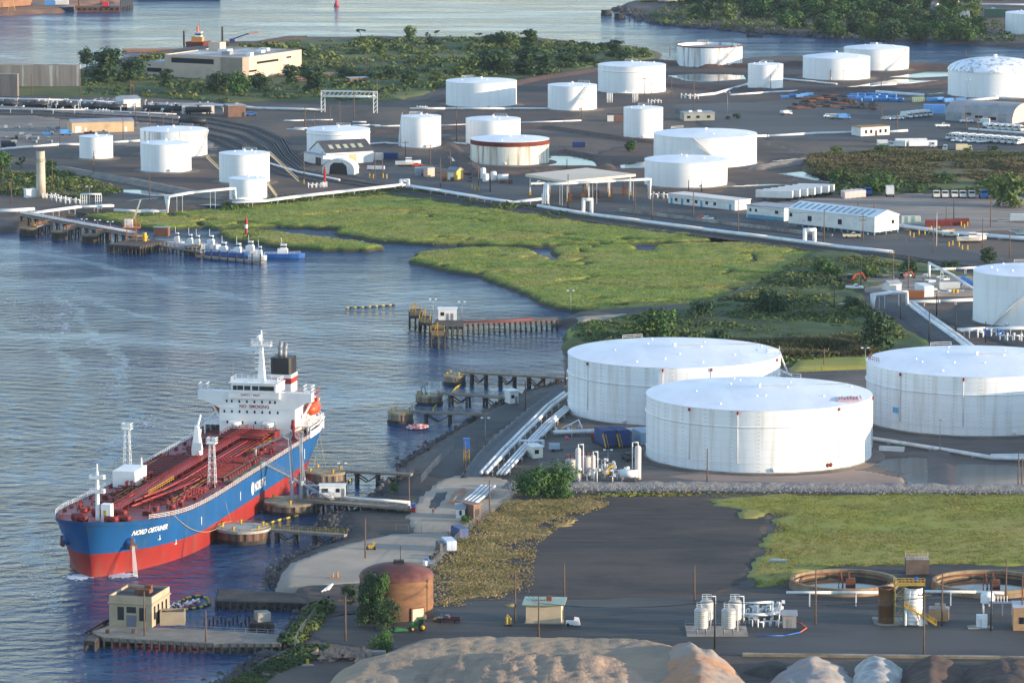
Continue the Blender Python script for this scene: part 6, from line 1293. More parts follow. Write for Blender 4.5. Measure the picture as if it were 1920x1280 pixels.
a=g(77,370);t=T("chimney_stack","pale concrete stack on a concrete base by the left shore","stack",a);b=MB();b.cyl(0,0,0,18.8,1.95,28,1.75);b.build("shaft",mat("pale stack concrete",(204,190,170),(182,168,150),.4,.8,c3=(150,138,122),sc3=.12,stretch=(1,1,.4)),t);b=MB();b.lathe([(1.9,14.6),(2.3,14.6),(2.3,14.8),(1.9,14.8)],20,cap=False);b.rail([(2.2*cos(q),2.2*sin(q),14.8)for q in np.linspace(0,2*pi,9)],1,.06,3);b.build("platform",M_STEEL,t);b=MB();b.cyl(0,0,18.8,19.0,1.3,20);b.build("flue",M_DARK,t)
building("white box cabin at the foot of the pale stack",(50,371),(68,370),3,3.2,M_WSTEEL,M_WSTEEL,name="cabin",cat="cabin")
building("long concrete bulkhead wall with pale vertical streaks at the left edge",(-60,164),(150,165),2.5,11.5,mat("streaked bulkhead concrete",(142,134,126),(116,110,106),.5,.9,stretch=(1,1,.06),c3=(170,168,164),sc3=.2,th3=(.55,.62)),M_CONC,name="bulkhead_wall",cat="wall",ov=.02)
building("shorter concrete wall standing in front of the long bulkhead",(-40,180),(33,181),3,11.0,mat("dark bulkhead concrete",(126,118,112),(104,98,94),.5,.9,stretch=(1,1,.1)),M_CONC,name="bulkhead_wall",cat="wall",ov=.02)
t,L=building("large beige industrial building with sunlit end and long strip windows",(309,146),(455,153),60,11.8,M_BEIGE,mat("patched flat roof",(150,150,150),(104,104,108),.06,.8,c3=(196,194,190),sc3=.04),name="factory",parapet=.5,wins=((.36,8.2,26,2.6),),swins=((.42,8.0,22,1.2),(.12,4.2,14,1.0),(.78,8.8,5,.9)),doors=((.1,1.2,1.6,M_DARK),),roofbits=((.1,.6,7,6,4.5,M_BEIGE),(.3,.5,6,5,1.6,M_WSTEEL),(.5,.3,5,4,1.6,M_STEEL),(.7,.6,4,4,1.3,M_WSTEEL),(.85,.25,3,3,1.8,M_WSTEEL),(.6,.8,5,3,1.5,M_WSTEEL)))
b=MB();b.box(L-13,L+.3,-.6,6,0,12.2);b.build("corner_tower",mat("taupe tower panels",(158,140,126),(146,130,116),.2,.8),t)
building("low beige annex with flat roof left of the industrial building",(268,142),(311,144),30,7.0,M_BEIGE,MATS["patched flat roof"],name="annex",cat="building",wins=((.5,2.2,9,2.2),),parapet=.3)
building("small derelict grey roofed hut among the scrub behind the gantry",(657,160),(688,159),5,3.6,mat("old ochre boards",(150,116,80),(96,76,58),.5,.9),M_GREYR,name="hut",cat="hut",wins=((.3,.8,1.6,2),(.6,.8,2,2),(.85,.8,1.2,1.6)),ov=1)
for i,(xa,xb,y)in enumerate(((548,582,156),(598,627,150))):
 a,rz,L=frame2((xa,y),(xb,y-1));t=T("lattice_fence",["rusty pink lattice fence left of the young tree","rusty pink lattice fence right of the young tree"][i],"fence",a,rz);b=MB();b.rail([(0,0,0),(L,0,0)],3.4,.16,2.2,2);b.build("panel",mat("faded pink steel",(176,116,104),(140,92,84),.5,.8),t)
building("tan steel warehouse with grey roof and white roof lights",(135,250),(251,247),12,4.8,M_TAN,M_GREYR,roof='gable',rh=1.0,name="warehouse",doors=((.1,3,3.2,M_WHITEW),(.22,1.2,2.4,M_WHITEW),(.87,1.2,2.4,M_WHITEW)))
building("brown blockhouse with one dark doorway by the railway curve",(428,220),(461,219),9,5.4,M_BRICK,M_GREYR,name="blockhouse",ov=.2,doors=((.85,1.2,2.2,M_DARK),),roofbits=((.5,.4,2,1.5,.8,M_STEEL),))
building("white roofed loading shed behind the tank cars",(232,202),(264,201),16,4.0,M_WHITEW,M_GREYR,roof='gable',rh=1.0,name="shed",cat="shed")
building("long white trailer office behind the tank cars with small windows",(342,214),(402,213),8,4.0,M_WHITEW,M_GREYR,roof='gable',rh=.7,name="site_office",cat="site office",wins=((.2,1.2,1.2,1.2),(.5,1.2,1.2,1.2),(.75,1.2,1.2,1.2)))
building("pinkish low wall running along the railway at the left",(-40,202),(335,224),1,1.2,M_PINKW,M_PINKW,name="boundary_wall",cat="wall",ov=.01)
building("white shed with dark slate roof and five pale roof lights",(612,309),(700,304),16,5.0,M_WHITEW,M_SLATE,roof='gable',rh=4.4,name="shed",cat="shed",doors=((.12,3.6,4,M_TAN),(.34,3.6,4,M_TAN),(.56,3.6,4,M_TAN)))
sh=[o for o in bpy.data.objects if o.get("label","").startswith("white shed with dark slate")][0]
for k in range(5):
 b=MB();x=3+k*3.6;b.add([(x,2.2,6.55),(x+1.9,2.2,6.55),(x+1.9,4.8,7.98),(x,4.8,7.98)],[(0,1,2,3)]);b.build("roof_light",mat("pale roof light",(176,178,150),rough=.4),sh)
building("low white annex with blue grey lean-to roof beside the slate roofed shed",(570,303),(606,310),12,4.0,M_WHITEW,mat("blue grey roof",(150,164,190),(136,150,176),.2,.5),name="annex",cat="shed",ov=.4,doors=((.75,5,3,M_DARK),))
t,L=building("white arched tent hangar with open front",(662,325),(692,324),14,6.4,M_WHITEW,mat("white tent fabric",(228,228,226),(214,214,212),.3,.6),roof='arch',name="tent_hangar",cat="hangar");t.rotation_euler.z+=-1.35;t.location=g(692,326);b=MB();b.prismx([(3,0.02),(11,.02),(10.6,3.6),(9,5),(5,5),(3.4,3.6)],-.35,-.1)if False else b.prismx([(3,0.02),(11,.02),(10.6,3.6),(9,5),(5,5),(3.4,3.6)],-.1,-.05);b.build("opening",M_DARK,t);t.rotation_euler.z=pi/2-.25;t.location=g(664,328)
building("grey green kiosk with coloured doors on the terminal road",(778,330),(800,330),4,3.6,mat("grey green kiosk",(150,160,146)),M_GREYR,roof='arch',name="kiosk",cat="kiosk",ov=.1,doors=((.3,.9,2.2,M_TEAL),(.6,.9,2.2,M_RED),(.85,.9,2.2,M_TEAL)))
building("pale pink block beside the grey green kiosk",(802,332),(815,331),3,3.6,mat("pale pink block",(212,176,156)),M_GREYR,name="store_hut",cat="hut",ov=.1)
building("yellow hut with blue grey roof beside the small white tanks",(838,337),(856,338),6,3.8,mat("yellow boards",(206,172,92),(188,154,80),.4,.8),mat("blue grey slate",(112,128,148)),roof='gable',rh=1.2,name="hut",cat="hut",doors=((.4,2.6,3,M_WHITEW),))
for i,(xl,xr,yt,yb)in enumerate(((901,911,314,337),(905,917,325,342),(920,931,321,340))):
 p=g((xl+xr)/2,yb);r=(xr-xl)/2*mpp(p);h=(yb-yt)*p.y/FOC;t=T("vertical_tank",["slim white vertical tank at the back of the three","white vertical tank at the front of the three","white vertical tank at the right of the three"][i],"small tank",p);b=MB();b.cyl(0,0,.5,h*.93,r,16);b.smooth=True;b.lathe([(r,h*.93),(r*.5,h),(.01,h*1.01)],16,cap=False);b.build("shell",M_WSTEEL,t);b=MB();b.cyl(0,0,0,.5,r*.9,12);b.build("skirt",M_STEEL,t)
p=g(943,341);t=T("horizontal_tank","white horizontal tank below the rusty banded tank","small tank",p);b=MB();b.tube((-2.3,0,1.9),(2.3,0,1.9),1.35,16);b.build("shell",M_WSTEEL,t);b=MB();b.box(-1.6,-1.2,-1,1,0,1.2);b.box(1.2,1.6,-1,1,0,1.2);b.build("saddle",M_CONC,t)
building("grey long trailer office with roof units in the middle of the yard",(1283,227),(1340,226),9,3.6,mat("grey green cladding",(156,158,148)),M_GREYR,name="site_office",cat="site office",wins=((.15,1.2,1.6,1.2),(.45,1.2,1.6,1.2),(.8,1.2,1.6,1.2)),roofbits=((.2,.3,1.5,1.5,.8,M_WSTEEL),(.5,.4,2,2,.8,M_WSTEEL)))
building("small brick hut with white front beside the slim tall tank",(1138,228),(1168,228),6,3.6,M_BRICK,M_SLATE,name="hut",cat="hut",ov=.3,doors=((.22,3,2.9,M_WHITEW),))
building("white office cottage with ochre roof and four windows",(1614,256),(1668,253),8,4.0,M_WHITEW,mat("ochre roof",(150,124,84),(128,106,74),.3,.8),name="cottage",cat="office",wins=((.18,1.2,1.2,1.6),(.36,1.2,1.2,1.6),(.68,1.2,1.2,1.6),(.86,1.2,1.2,1.6)),doors=((.53,1.2,2.4,M_RUST),))
building("large pink grey barn with arched roof at the right edge",(1773,226),(1898,233),24,9.0,M_PINKW,mat("dull arched roof",(164,162,160),(140,138,136),.15,.6),roof='arch',name="barn",cat="barn",ov=.3,doors=((.06,4,4,M_GREYR),(.18,4,4,M_GREYR),(.85,4.5,4.5,M_GREYR)),wins=((.34,2.8,3,1.4),(.5,2.0,4,1.4),(.7,1.4,4,1.4)))
a,rz,L=frame2((1010,375),(1190,374));t=T("loading_canopy","broad flat beige canopy on yellow footed posts","canopy",g(1064,380),0);A=g(1064,380);cz=7.6
q=[g(985+0,331+0,GZ+cz),g(1063,344,GZ+cz),g(1192,331,GZ+cz),g(1100,319,GZ+cz)];Q=[(v.x-A.x,v.y-A.y)for v in q];b=MB();b.prism(Q,cz,cz+1.0);b.build("roof",mat("beige canopy roof",(216,200,178),(204,188,166),.06,.7,stretch=(.3,1,1)),t)
def lerp2(u,v):return((Q[0][0]*(1-u)+Q[1][0]*u)*(1-v)+(Q[3][0]*(1-u)+Q[2][0]*u)*v,(Q[0][1]*(1-u)+Q[1][1]*u)*(1-v)+(Q[3][1]*(1-u)+Q[2][1]*u)*v)
for u in(.06,.5,.95):
 for v in(.04,.35,.65,.96):
  x,y=lerp2(u,v);b=MB();b.box(x-.3,x+.3,y-.3,y+.3,1.3,cz);po=b.build("post",M_WSTEEL,t);b=MB();b.box(x-.42,x+.42,y-.42,y+.42,0,1.3);b.build("post_guard",M_YEL,po)
for k in range(5):
 x,y=lerp2(.9,.1+.2*k);b=MB();b.box(x-.8,x+.8,y-.6,y+.6,0,3.2);b.tube((x,y,3.2),(x,y,cz),.2,6);b.build("loading_rack",M_RUST,t)
building("long white office hut with teal doors, nearest the loading canopy",(1253,381),(1378,395),9,3.8,M_WHITEW,mat("white flat roof",(222,216,206),(206,200,190),.2,.7),name="office_hut",cat="office",wins=tuple((f,1.2,1.5,1.2)for f in(.12,.3,.42,.58,.7)),doors=((.05,1.2,2.4,M_TEAL),(.21,1.2,2.4,M_TEAL),(.5,1.2,2.4,M_TEAL),(.93,1.2,2.4,M_TEAL)))
building("white raised cabin on teal skirting between the office hut and skylit shed",(1400,408),(1470,415),11,5.0,M_WHITEW,M_GREYR,name="cabin",cat="office",wins=((.1,2.6,1,1.2),(.25,2.6,1,1.2),(.8,2.6,1.6,1.2)),doors=((.5,18,1.5,M_TEAL),))
t,L=building("long white shed on stilts with green roof lights",(1478,418),(1640,436),14,5.6,M_WHITEW,M_ROOFW,roof='gable',rh=2.2,name="skylit_shed",cat="shed",wins=((.03,2.6,1.4,1.4),(.25,1.6,2,2),(.6,1.6,2,2)),swins=((.75,2.6,1.6,1.4),),z=GZ+1.2)
for k in range(13):
 b=MB();x=1.2+k*(L-3)/13;b.add([(x,.9,6.2),(x+1.0,.9,6.2),(x+1.0,5.6,7.65),(x,5.6,7.65)],[(0,1,2,3)]);b.build("roof_light",mat("green roof light",(104,146,140),rough=.4),t)
b=MB()
for k in range(14):
 x=.5+k*(L-1)/13
 for y in(.3,7,13.7):b.box(x-.25,x+.25,y-.25,y+.25,-1.25,-.01)
b.build("stilts",M_TEAL,t)
def wheels(t,xs_,w_,r=.5):
 for x in xs_:
  for s in(-1,1):
   b=MB();b.tube((x,s*(w_/2-.28),r),(x,s*w_/2,r),r,10);b.build("wheel",M_TYRE,t)
PROT={}
def veh(kind,label,px,py,rz,group=None,m=None,sc=1.0,z=GZ):
 m=m or M_WSHIP;p=g(px,py,z);key=(kind,m.name)
 nm={'car':'car','pickup':'pickup_truck','box':'box_truck','tractor':'truck_tractor','trailer':'semi_trailer','tanker':'tanker_truck','cont':'shipping_container','dump':'roll_off_dumpster','rail':'tank_car'}[kind]
 cat=nm.replace('_',' ')
 if key in PROT:return dup(PROT[key],p,rz,label,sc,group)
 t=T(nm,label,cat,p,rz,group);t.scale=(sc,)*3;b=MB()
 if kind in('car','pickup'):
  L,w_=(4.6,1.8)if kind=='car' else(5.6,2.0);b.box(-L/2,L/2,-w_/2,w_/2,.4,1.0)if kind=='car' else(b.box(-.2,L/2,-w_/2,w_/2,.5,1.15),b.box(-L/2,-.2,-w_/2,-w_/2+.12,.5,1.2),b.box(-L/2,-.2,w_/2-.12,w_/2,.5,1.2),b.box(-L/2,-.2,-w_/2+.12,w_/2-.12,.5,.7),b.box(-L/2,-L/2+.1,-w_/2+.12,w_/2-.12,.7,1.2))
  c0,c1=(-1.6,.9)if kind=='car' else(-.2,1.5);zz=1.0 if kind=='car' else 1.15
  b.add([(c0,-w_/2+.08,zz),(c1,-w_/2+.08,zz),(c1,w_/2-.08,zz),(c0,w_/2-.08,zz),(c0+.35,-w_/2+.2,zz+.6),(c1-.6,-w_/2+.2,zz+.6),(c1-.6,w_/2-.2,zz+.6),(c0+.35,w_/2-.2,zz+.6)],[(4,5,6,7),(0,1,5,4),(1,2,6,5),(2,3,7,6),(3,0,4,7)])
  b.build("body",m,t);b=MB();o=.02
  b.add([(c0+.1,-w_/2+.08,zz+.1),(c1-.15,-w_/2+.08,zz+.1),(c1-.62,-w_/2+.15,zz+.5),(c0+.35,-w_/2+.15,zz+.5),(c0+.1,w_/2-.08,zz+.1),(c1-.15,w_/2-.08,zz+.1),(c1-.62,w_/2-.15,zz+.5),(c0+.35,w_/2-.15,zz+.5)],[(0,1,2,3),(7,6,5,4)])
  b.add([(c1+.01,-w_/2+.15,zz+.06),(c1+.01,w_/2-.15,zz+.06),(c1-.55,w_/2-.25,zz+.56),(c1-.55,-w_/2+.25,zz+.56)],[(0,1,2,3)]);b.build("window",M_GLASS,t);wheels(t,(-L*.3,L*.32),w_,.36)
 elif kind in('box','tractor','tanker'):
  L={'box':7.4,'tractor':6.2,'tanker':8.4}[kind];b.box(L/2-2.2,L/2,-1.15,1.15,.7,1.7);b.box(L/2-2.2,L/2-.5,-1.15,1.15,1.7,2.9);b.build("cab",m,t)
  b=MB();b.box(L/2-.52,L/2-.46,-1.0,1.0,1.9,2.7);b.box(L/2-1.6,L/2-.7,-1.18,1.18,1.9,2.6);b.build("window",M_GLASS,t);b=MB();b.box(-L/2,L/2-2.2,-.5,.5,.7,1.0);b.build("chassis",M_DARK,t)
  if kind=='box':b=MB();b.box(-L/2,L/2-2.35,-1.25,1.25,1.0,3.5);b.build("cargo_box",m,t)
  if kind=='tanker':b=MB();b.tube((-L/2,0,2.2),(L/2-2.5,0,2.2),1.2,14);b.build("tank_body",M_WSTEEL,t)
  wheels(t,(L/2-1.2,-L/2+1.0,-L/2+2.2),2.4,.5)
 elif kind=='trailer':
  b.box(-7.5,7.5,-1.3,1.3,1.25,4.1);b.build("box_body",m,t);b=MB();b.box(-7.4,7.4,-.5,.5,1.0,1.25);b.box(4.2,4.4,-.9,-.7,0,1.2);b.box(4.2,4.4,.7,.9,0,1.2);b.build("underframe",M_DARK,t);wheels(t,(-6.2,-5.0),2.5,.5)
 elif kind=='cont':
  for k in range(16):
   x=-3+k*.375;b.box(x,x+.2,-1.22,1.22,.1,2.5)
  b.box(-3.02,3.02,-1.19,1.19,.06,2.56);b.build("body",m,t);b=MB();b.box(3.0,3.06,-1.1,-.04,.2,2.4);b.box(3.0,3.06,.04,1.1,.2,2.4);b.build("door",m,t)
 elif kind=='dump':
  b.add([(-3,-1.1,.3),(3,-1.1,.3),(3,1.1,.3),(-3,1.1,.3),(-3.3,-1.25,2.4),(3.0,-1.25,2.4),(3.0,1.25,2.4),(-3.3,1.25,2.4)],[(0,3,2,1),(0,1,5,4),(1,2,6,5),(2,3,7,6),(3,0,4,7),(4,5,6,7)])
  for k in range(6):b.box(-2.6+k,-2.45+k,-1.33,1.33,.4,2.3)
  b.build("bin",m,t);b=MB();b.box(-3,3,-.6,.6,0,.3);b.build("skid",M_DARK,t)
 else:
  b.smooth=True;b.tube((-7,0,2.6),(7,0,2.6),1.45,16);b.smooth=False;b.cyl(0,0,3.9,4.8,.6,8);b.rail([(-1.6,-.9,4.05),(1.6,-.9,4.05),(1.6,.9,4.05),(-1.6,.9,4.05)],.9,.06,1.6);b.build("tank_body",m,t);b=MB();b.box(-7.6,7.6,-.6,.6,.9,1.3);b.build("underframe",M_DARK,t);wheels(t,(-6,-4.6,4.6,6),1.9,.48)
 PROT[key]=t;return t
ORD=["leftmost","second","third","fourth","fifth","sixth","seventh","eighth","ninth","tenth","eleventh","twelfth","thirteenth","fourteenth"]
def row(kind,phrase,xs_,y,rz,group,m=None,dy=0.0,sc=1.0,z=GZ):
 for i,x in enumerate(xs_):
  o=ORD[i]if i==0 else ORD[i]+" from the left"
  j=random.Random(i*31+int(x));q=1 if kind=='dump' else 0
  veh(kind,f"{o} of the {phrase}",x+q*j.uniform(-3,3),y+dy*i+q*j.uniform(-1.6,1.6),rz+q*j.uniform(-.5,.5),group,m,sc*(1-.3*q),z)
row('rail',"black tank cars on the loading track",(10,66,122,178,214,292,330,372),203,.07,"tank cars on the loading track",M_BLACKT,1.6,.9)
veh('rail',"black tank car standing alone behind the broad streaked tank",361,236,-.06,None,mat("black railcar",(34,36,42),rough=.5),.9)
row('trailer',"long white trailers parked side by side",(1452,1466,1480,1494,1506,1520,1530),376,2.9,"white semi trailers parked side by side",M_WHITEW,-2.0)
row('cont',"pale pink box containers beside the trailers",(1586,1595,1604,1614),371,-1.4,"pale containers beside the trailers",mat("pale pink container",(222,206,200)),-1.0,1.1)
veh('tractor',"blue truck tractor at the end of the pale containers",1626,366,-1.5,None,M_PBLUE,1.15);veh('box',"white garbage truck facing away with dark open back",1668,368,1.55,None,M_WHITEW,1.25)
b=MB();
row('tractor',"white truck tractors parked nose out along the gravel lot",(1755,1771,1789,1804,1821),371,-1.57,"truck tractors on the gravel lot",M_WHITEW,0,1.1);veh('tractor',"blue truck with white roof at the right end of the gravel lot row",1844,372,-1.57,None,M_PBLUE,1.3)
row('cont',"rusty red containers by the flagpole",(1750,1768,1786,1802),425,.05,"rusty red containers by the flagpole",M_RED2,-1.0,1.0)
veh('cont',"pale green generator box at the end of the skylit shed",1708,420,.02,None,mat("pale green box",(206,214,196)),1.2)
veh('pickup',"yellow and white flatbed truck parked by the railway pole",1597,446,0,None,mat("cream truck paint",(222,206,170)),1.2);veh('car',"white car with a red bonnet neighbour beside the railway fence",1327,413,0,None,M_WSHIP);veh('car',"red car beside the white car on the terminal road",1318,411,0,None,M_RED)
veh('pickup',"green and white pickup beside the boat",1782,444,-.3,None,mat("pale green truck",(196,206,176)),1.1)
veh('box',"white box truck at the left of the reed bed",1659,276,0,None,M_WHITEW,.95);veh('box',"white truck beside the long white trailer pair",1684,278,2.8,None,M_WHITEW,1.0)
veh('trailer',"long white trailer at the back of the pair above the reeds",1708,276,.1,None,M_WHITEW,.95);veh('trailer',"long white trailer at the front of the pair above the reeds",1730,278,.12,None,mat("bright white trailer",(236,236,236)),.85);veh('box',"buff box truck above the reed bed",1808,285,0,None,mat("buff box",(222,206,168)),1.0);veh('tractor',"white truck cab left of the buff box truck",1780,284,3.1,None,M_WHITEW);veh('tractor',"white truck cab beside the trailer pair's end",1757,278,3.1,None,M_WHITEW)
row('box',"white service trucks in the right edge row",(1787,1800,1816,1832,1848,1862,1876,1890,1903,1916),262,-2.6,"white service trucks parked in the long row",M_WHITEW,1.1,.95)
row('pickup',"white pickups parked in front of the service trucks",(1794,1808,1824,1842),266,-2.6,"white pickups before the service trucks",M_WSHIP,.8,1.0)
row('tanker',"white tank trucks parked by the barn",(1852,1864,1876,1888,1900,1912),243,-1.3,"white tank trucks parked by the barn",M_WHITEW,.7,.95)
row('box',"white trucks lined up left of the barn",(1700,1710,1718,1727,1737),222,-.9,"white trucks lined up left of the barn",M_WHITEW,-.9,.9)
row('car',"white cars parked left of the truck line",(1661,1669,1678,1686),225,-.4,"white cars left of the truck line",M_WSHIP,-.4)
veh('pickup',"white pickup alone on the yard below the barn",1767,239,.1,None,M_WSHIP,1.2);veh('pickup',"white pickup in front of the barn doors",1812,230,.1,None,M_WSHIP,1.1);veh('box',"white truck beside the barn's tank trucks",1844,233,2.9,None,M_WHITEW,.8);veh('box',"blue and white truck in the middle of the yard",1583,224,.1,None,M_SKYB,.8);veh('box',"white truck left of the blue and white one",1566,223,.1,None,M_WHITEW,.7);veh('car',"white car left of the yard trucks",1553,220,.1);veh('tanker',"white tank truck at the yard's left",1474,216,.3,None,M_WHITEW,.7)
row('dump',"bright blue dumpsters below the twin river tanks",(1474,1490,1497,1505,1516),184,.1,"bright blue dumpsters in the yard",M_SKYB,-1.0,.9)
i=0
for y,x0,n in((181,1604,6),(185,1600,5),(189,1612,4),(190,1662,3)):
 row('dump',f"blue dumpsters in the {['back', 'second', 'third', 'front'][i]} line of the big group",[x0+13.5*k for k in range(n)],y,-.25,"blue dumpsters in the big group",M_SKYB,.3,1.0);i+=1
row('dump',"blue dumpsters left of the barn's roof",(1745,1762,1780,1800),192,.15,"blue dumpsters by the barn",M_SKYB,-.6,1.25);veh('cont',"long blue container at the barn's left end",1752,213,-.05,None,M_SKYB,1.7);veh('dump',"yellow edged blue dumpster before the domed tank",1720,192,.4,None,mat("teal grey dumpster",(120,140,120)),1.1)
veh('dump',"blue tank hopper on the left gravel yard",88,254,.1,None,M_SKYB,.6);veh('box',"blue truck with brown load beside the tan warehouse",123,254,.2,None,M_SKYB,.8);veh('pickup',"dark pickup in front of the tan warehouse, left one",168,252,.1,None,mat("dark maroon paint",(66,34,36),rough=.35),.95);veh('pickup',"dark grey pickup in front of the tan warehouse, right one",192,251,.1,None,mat("dark grey paint",(70,72,76),rough=.35),.95);veh('tractor',"small dark tractor unit on the left gravel yard",26,261,.3,None,M_BLACK,.6);veh('box',"dark box truck with white cab at the left edge",16,277,0,None,mat("dark navy box",(44,46,60)),.9)
veh('box',"white van in front of the slate roofed shed",617,311,-.3,None,M_WHITEW,.8);veh('trailer',"white trailer beside the arched tent",705,320,-.15,None,M_WHITEW,.5);veh('cont',"white box container right of the slate roofed shed",702,300,-.2,None,M_WHITEW,1.2);veh('cont',"dark blue container right of the white box container",732,298,-.1,None,M_BLUEC,1.1);veh('cont',"blue container in front of the muddy bund",1085,276,0,None,M_BLUEC,.95)
veh('car',"blue car beside the brown blockhouse",471,217,.2,None,M_PBLUE,1.2);veh('box',"white truck between the tank cars and the trailer office",312,211,.1,None,M_WHITEW,.7)
veh('pickup',"white pickup parked under the loading canopy's left edge",1008,348,.2,None,M_WSHIP,1.1);veh('pickup',"white pickup in the depot beside the excavator",1602,543,0,None,M_WSHIP,1.1);veh('car',"dark car behind the depot",1650,524,.1,None,M_BLACK,1.1);veh('car',"silver car by the depot entrance",1682,531,.1,None,M_STEEL,1.1);veh('pickup',"white pickup behind the depot near the pipe post",1768,527,-1.2,None,M_WSHIP,1.1);veh('car',"white car beside the yellow bins in the depot",1772,552,-.2,None,M_WSHIP,1.1)
veh('cont',"tall white container in the middle of the depot",1733,554,-1.3,None,mat("white container paint",(232,232,230)),1.5);veh('cont',"white site trailer beside the blue stair",1780,545,0,None,M_WHITEW,1.15);veh('cont',"rust orange container in front of the white one",1716,558,.05,None,mat("rust orange container",(150,92,52)),.95)
for i,(px,lab)in enumerate(((1787,"left yellow drum of the pair in the depot"),(1794,"right yellow drum of the pair in the depot"))):
 p=g(px,553);t=tag(MB().cyl(0,0,0,1.9,.6,12).build("drum",M_YEL),lab,"drum");t.location=p
building("pale hut with gabled roof at the depot entrance",(1668,550),(1690,548),4,3.0,M_WHITEW,M_GREYR,roof='gable',rh=1,name="hut",cat="hut")
p=g(1816,540);t=T("access_stair","blue steel stair tower against the tall right tank","stair",p);b=MB();b.add([(-2.5,0,0),(2.5,0,0),(2.5,1,0),(-2.5,1,0),(-2.5,0,4.6),(2.5,0,1.6),(2.5,1,1.6),(-2.5,1,4.6)],[(0,1,5,4),(1,2,6,5),(2,3,7,6),(3,0,4,7),(4,5,6,7)]);b.build("flight",M_PBLUE,t)
def excavator(label,px,py,rz,m,s=1.0):
 p=g(px,py);t=T("excavator",label,"excavator",p,rz);t.scale=(s,s,s)
 for y in(-1.2,1.2):b=MB();b.box(-2,2,y-.35,y+.35,0,.9);b.build("track",M_DARK,t)
 b=MB();b.box(-2.2,1.6,-1.3,1.3,1.0,2.2);b.build("body",M_DARK,t);b=MB();b.box(-.2,1.4,.1,1.2,2.2,3.6);b.build("cab",M_GLASS,t)
 b=MB();b.beam((1.4,-.3,1.8),(2.6,-.3,3.6),.5,.6);b.beam((2.6,-.3,3.6),(5.0,-.3,4.2),.45,.5);b.build("boom",m,t);b=MB();b.beam((5.0,-.3,4.2),(6.0,-.3,2.2),.35,.4);b.build("stick",m,t);b=MB();b.cbox((6.0,-.3,1.3),(.9,1,.9));b.build("bucket",M_DARK,t)
excavator("red excavator with raised arched boom at the depot's edge",1590,534,.05,M_ORANGE,1.0);excavator("orange telescopic loader among the depot cars",1688,527,.1,M_ORANGE,.8)
def boat(label,px,py,L,rz,hm):
 p=g(px,py);t=T("motor_boat",label,"boat",p,rz);b=MB();vs=[];prof=[(-.5,.8),(-.1,1),(.25,.8),(.5,.05)];w_=L*.16
 for z,q in((.8,.5),(2.2,1)):vs+=[(x*L,w_*y*q,z+(.5 if x>.4 else 0))for x,y in prof]+[(x*L,-w_*y*q,z+(.5 if x>.4 else 0))for x,y in prof[::-1]]
 b.add(vs,[(k,(k+1)%8,8+(k+1)%8,8+k)for k in range(8)]+[tuple(range(8,16))]);b.build("hull",hm,t);b=MB();b.box(-.1*L,.15*L,-w_*.6,w_*.6,2.2,3.8);b.build("cabin",M_WSHIP,t);b=MB();b.box(-.1*L-.02,.15*L+.02,-w_*.61,w_*.61,3.0,3.5);b.build("window",M_GLASS,t);b=MB();b.box(-.4*L,.3*L,-.6,.6,.2,.8);b.build("trailer",M_DARK,t);wheels(t,(-.2*L,),2,.4)
boat("white motor boat on a trailer beside the tent hangar",765,312,11,.05,M_WSHIP);boat("white motor boat with red stripe on the lot by the flagpole",1822,455,11,.05,mat("white boat paint",(236,226,216)))
veh('car',"orange machine right of the white boat by the tent",782,312,.1,None,M_ORANGE,1.0)
p=g(609,351);t=T("beacon_post","red striped beacon post on a white block by the railway","beacon",p);b=MB();b.cbox((0,0,0),(2,2,2.2));b.build("base",M_WSTEEL,t);b=MB();b.cyl(0,0,2.2,7.5,.55,8);b.cyl(0,0,7.5,8.6,.3,8);b.build("post",M_RED,t)
for label,a,c in(("long pale access stair leaning on the tank by the railway curve",(560,341,0),(505,288,0)),("short pale access stair at the foot of the smallest tank",(520,372,0),(501,345,0)),("pale access stair between the left tanks",(410,318,0),(386,294,0))):
 P=q3(a[0],a[1],.2);Q_=Vector((P.x+(c[0]-a[0])*P.y/FOC,P.y+2,P.z+(a[1]-c[1])*P.y/FOC-.4));t=T("access_stair",label,"stair",P,0,"access stairs of the left tanks");b=MB()
 for y in(-.5,.5):b.beam(P+Vector((0,y,0)),Q_+Vector((0,y,0)),.2,.35);b.beam(P+Vector((0,y,1.1)),Q_+Vector((0,y,1.1)),.1,.1)
 n=24
 for k in range(n):r=P.lerp(Q_,k/n);b.beam(r+Vector((0,-.5,0)),r+Vector((0,.5,0)),.3,.08)
 b.build("flight",mat("cream stair steel",(206,190,156)),t,P)
P=q3(1280,285,6);
for i,(px,py)in enumerate([(1706,442),(1713,445),(1723,440),(1734,442),(1742,438),(1802,424),(1808,428),(1814,424),(1779,462),(1786,460),(1798,462),(1804,468),(1814,468),(1746,432),(1760,432)]):
 t=tag(MB().cyl(0,0,0,1.7,.28,8).build("bollard",M_YEL),"yellow bollard on the lot between the skylit shed and the boat","bollard","yellow bollards by the flagpole");t.location=g(px,py)
for i,(px,py)in enumerate([(693,334),(700,335),(718,334),(725,335),(885,355),(890,358),(898,358),(570,345)]):
 t=tag(MB().cyl(0,0,0,1.9,.28,8).build("bollard",M_YEL),"yellow bollard along the terminal road between the tent and small tanks","bollard","yellow bollards along the terminal road");t.location=g(px,py)
p=g(1756,462);t=T("flagpole","tall white flagpole on the lot near the boat","flagpole",p);b=MB();b.tube((0,0,0),(0,0,12.5),.13,7,.07);b.build("pole",M_WSTEEL,t);b=MB();b.ball((0,0,12.6),.22);b.build("finial",M_YEL,t)
building("open wooden pen with orange posts beside the flagpole",(1766,440),(1790,438),4,1.6,mat("orange timber",(190,120,60)),mat("pen floor",(120,100,80)),name="pen",cat="pen",ov=.01)
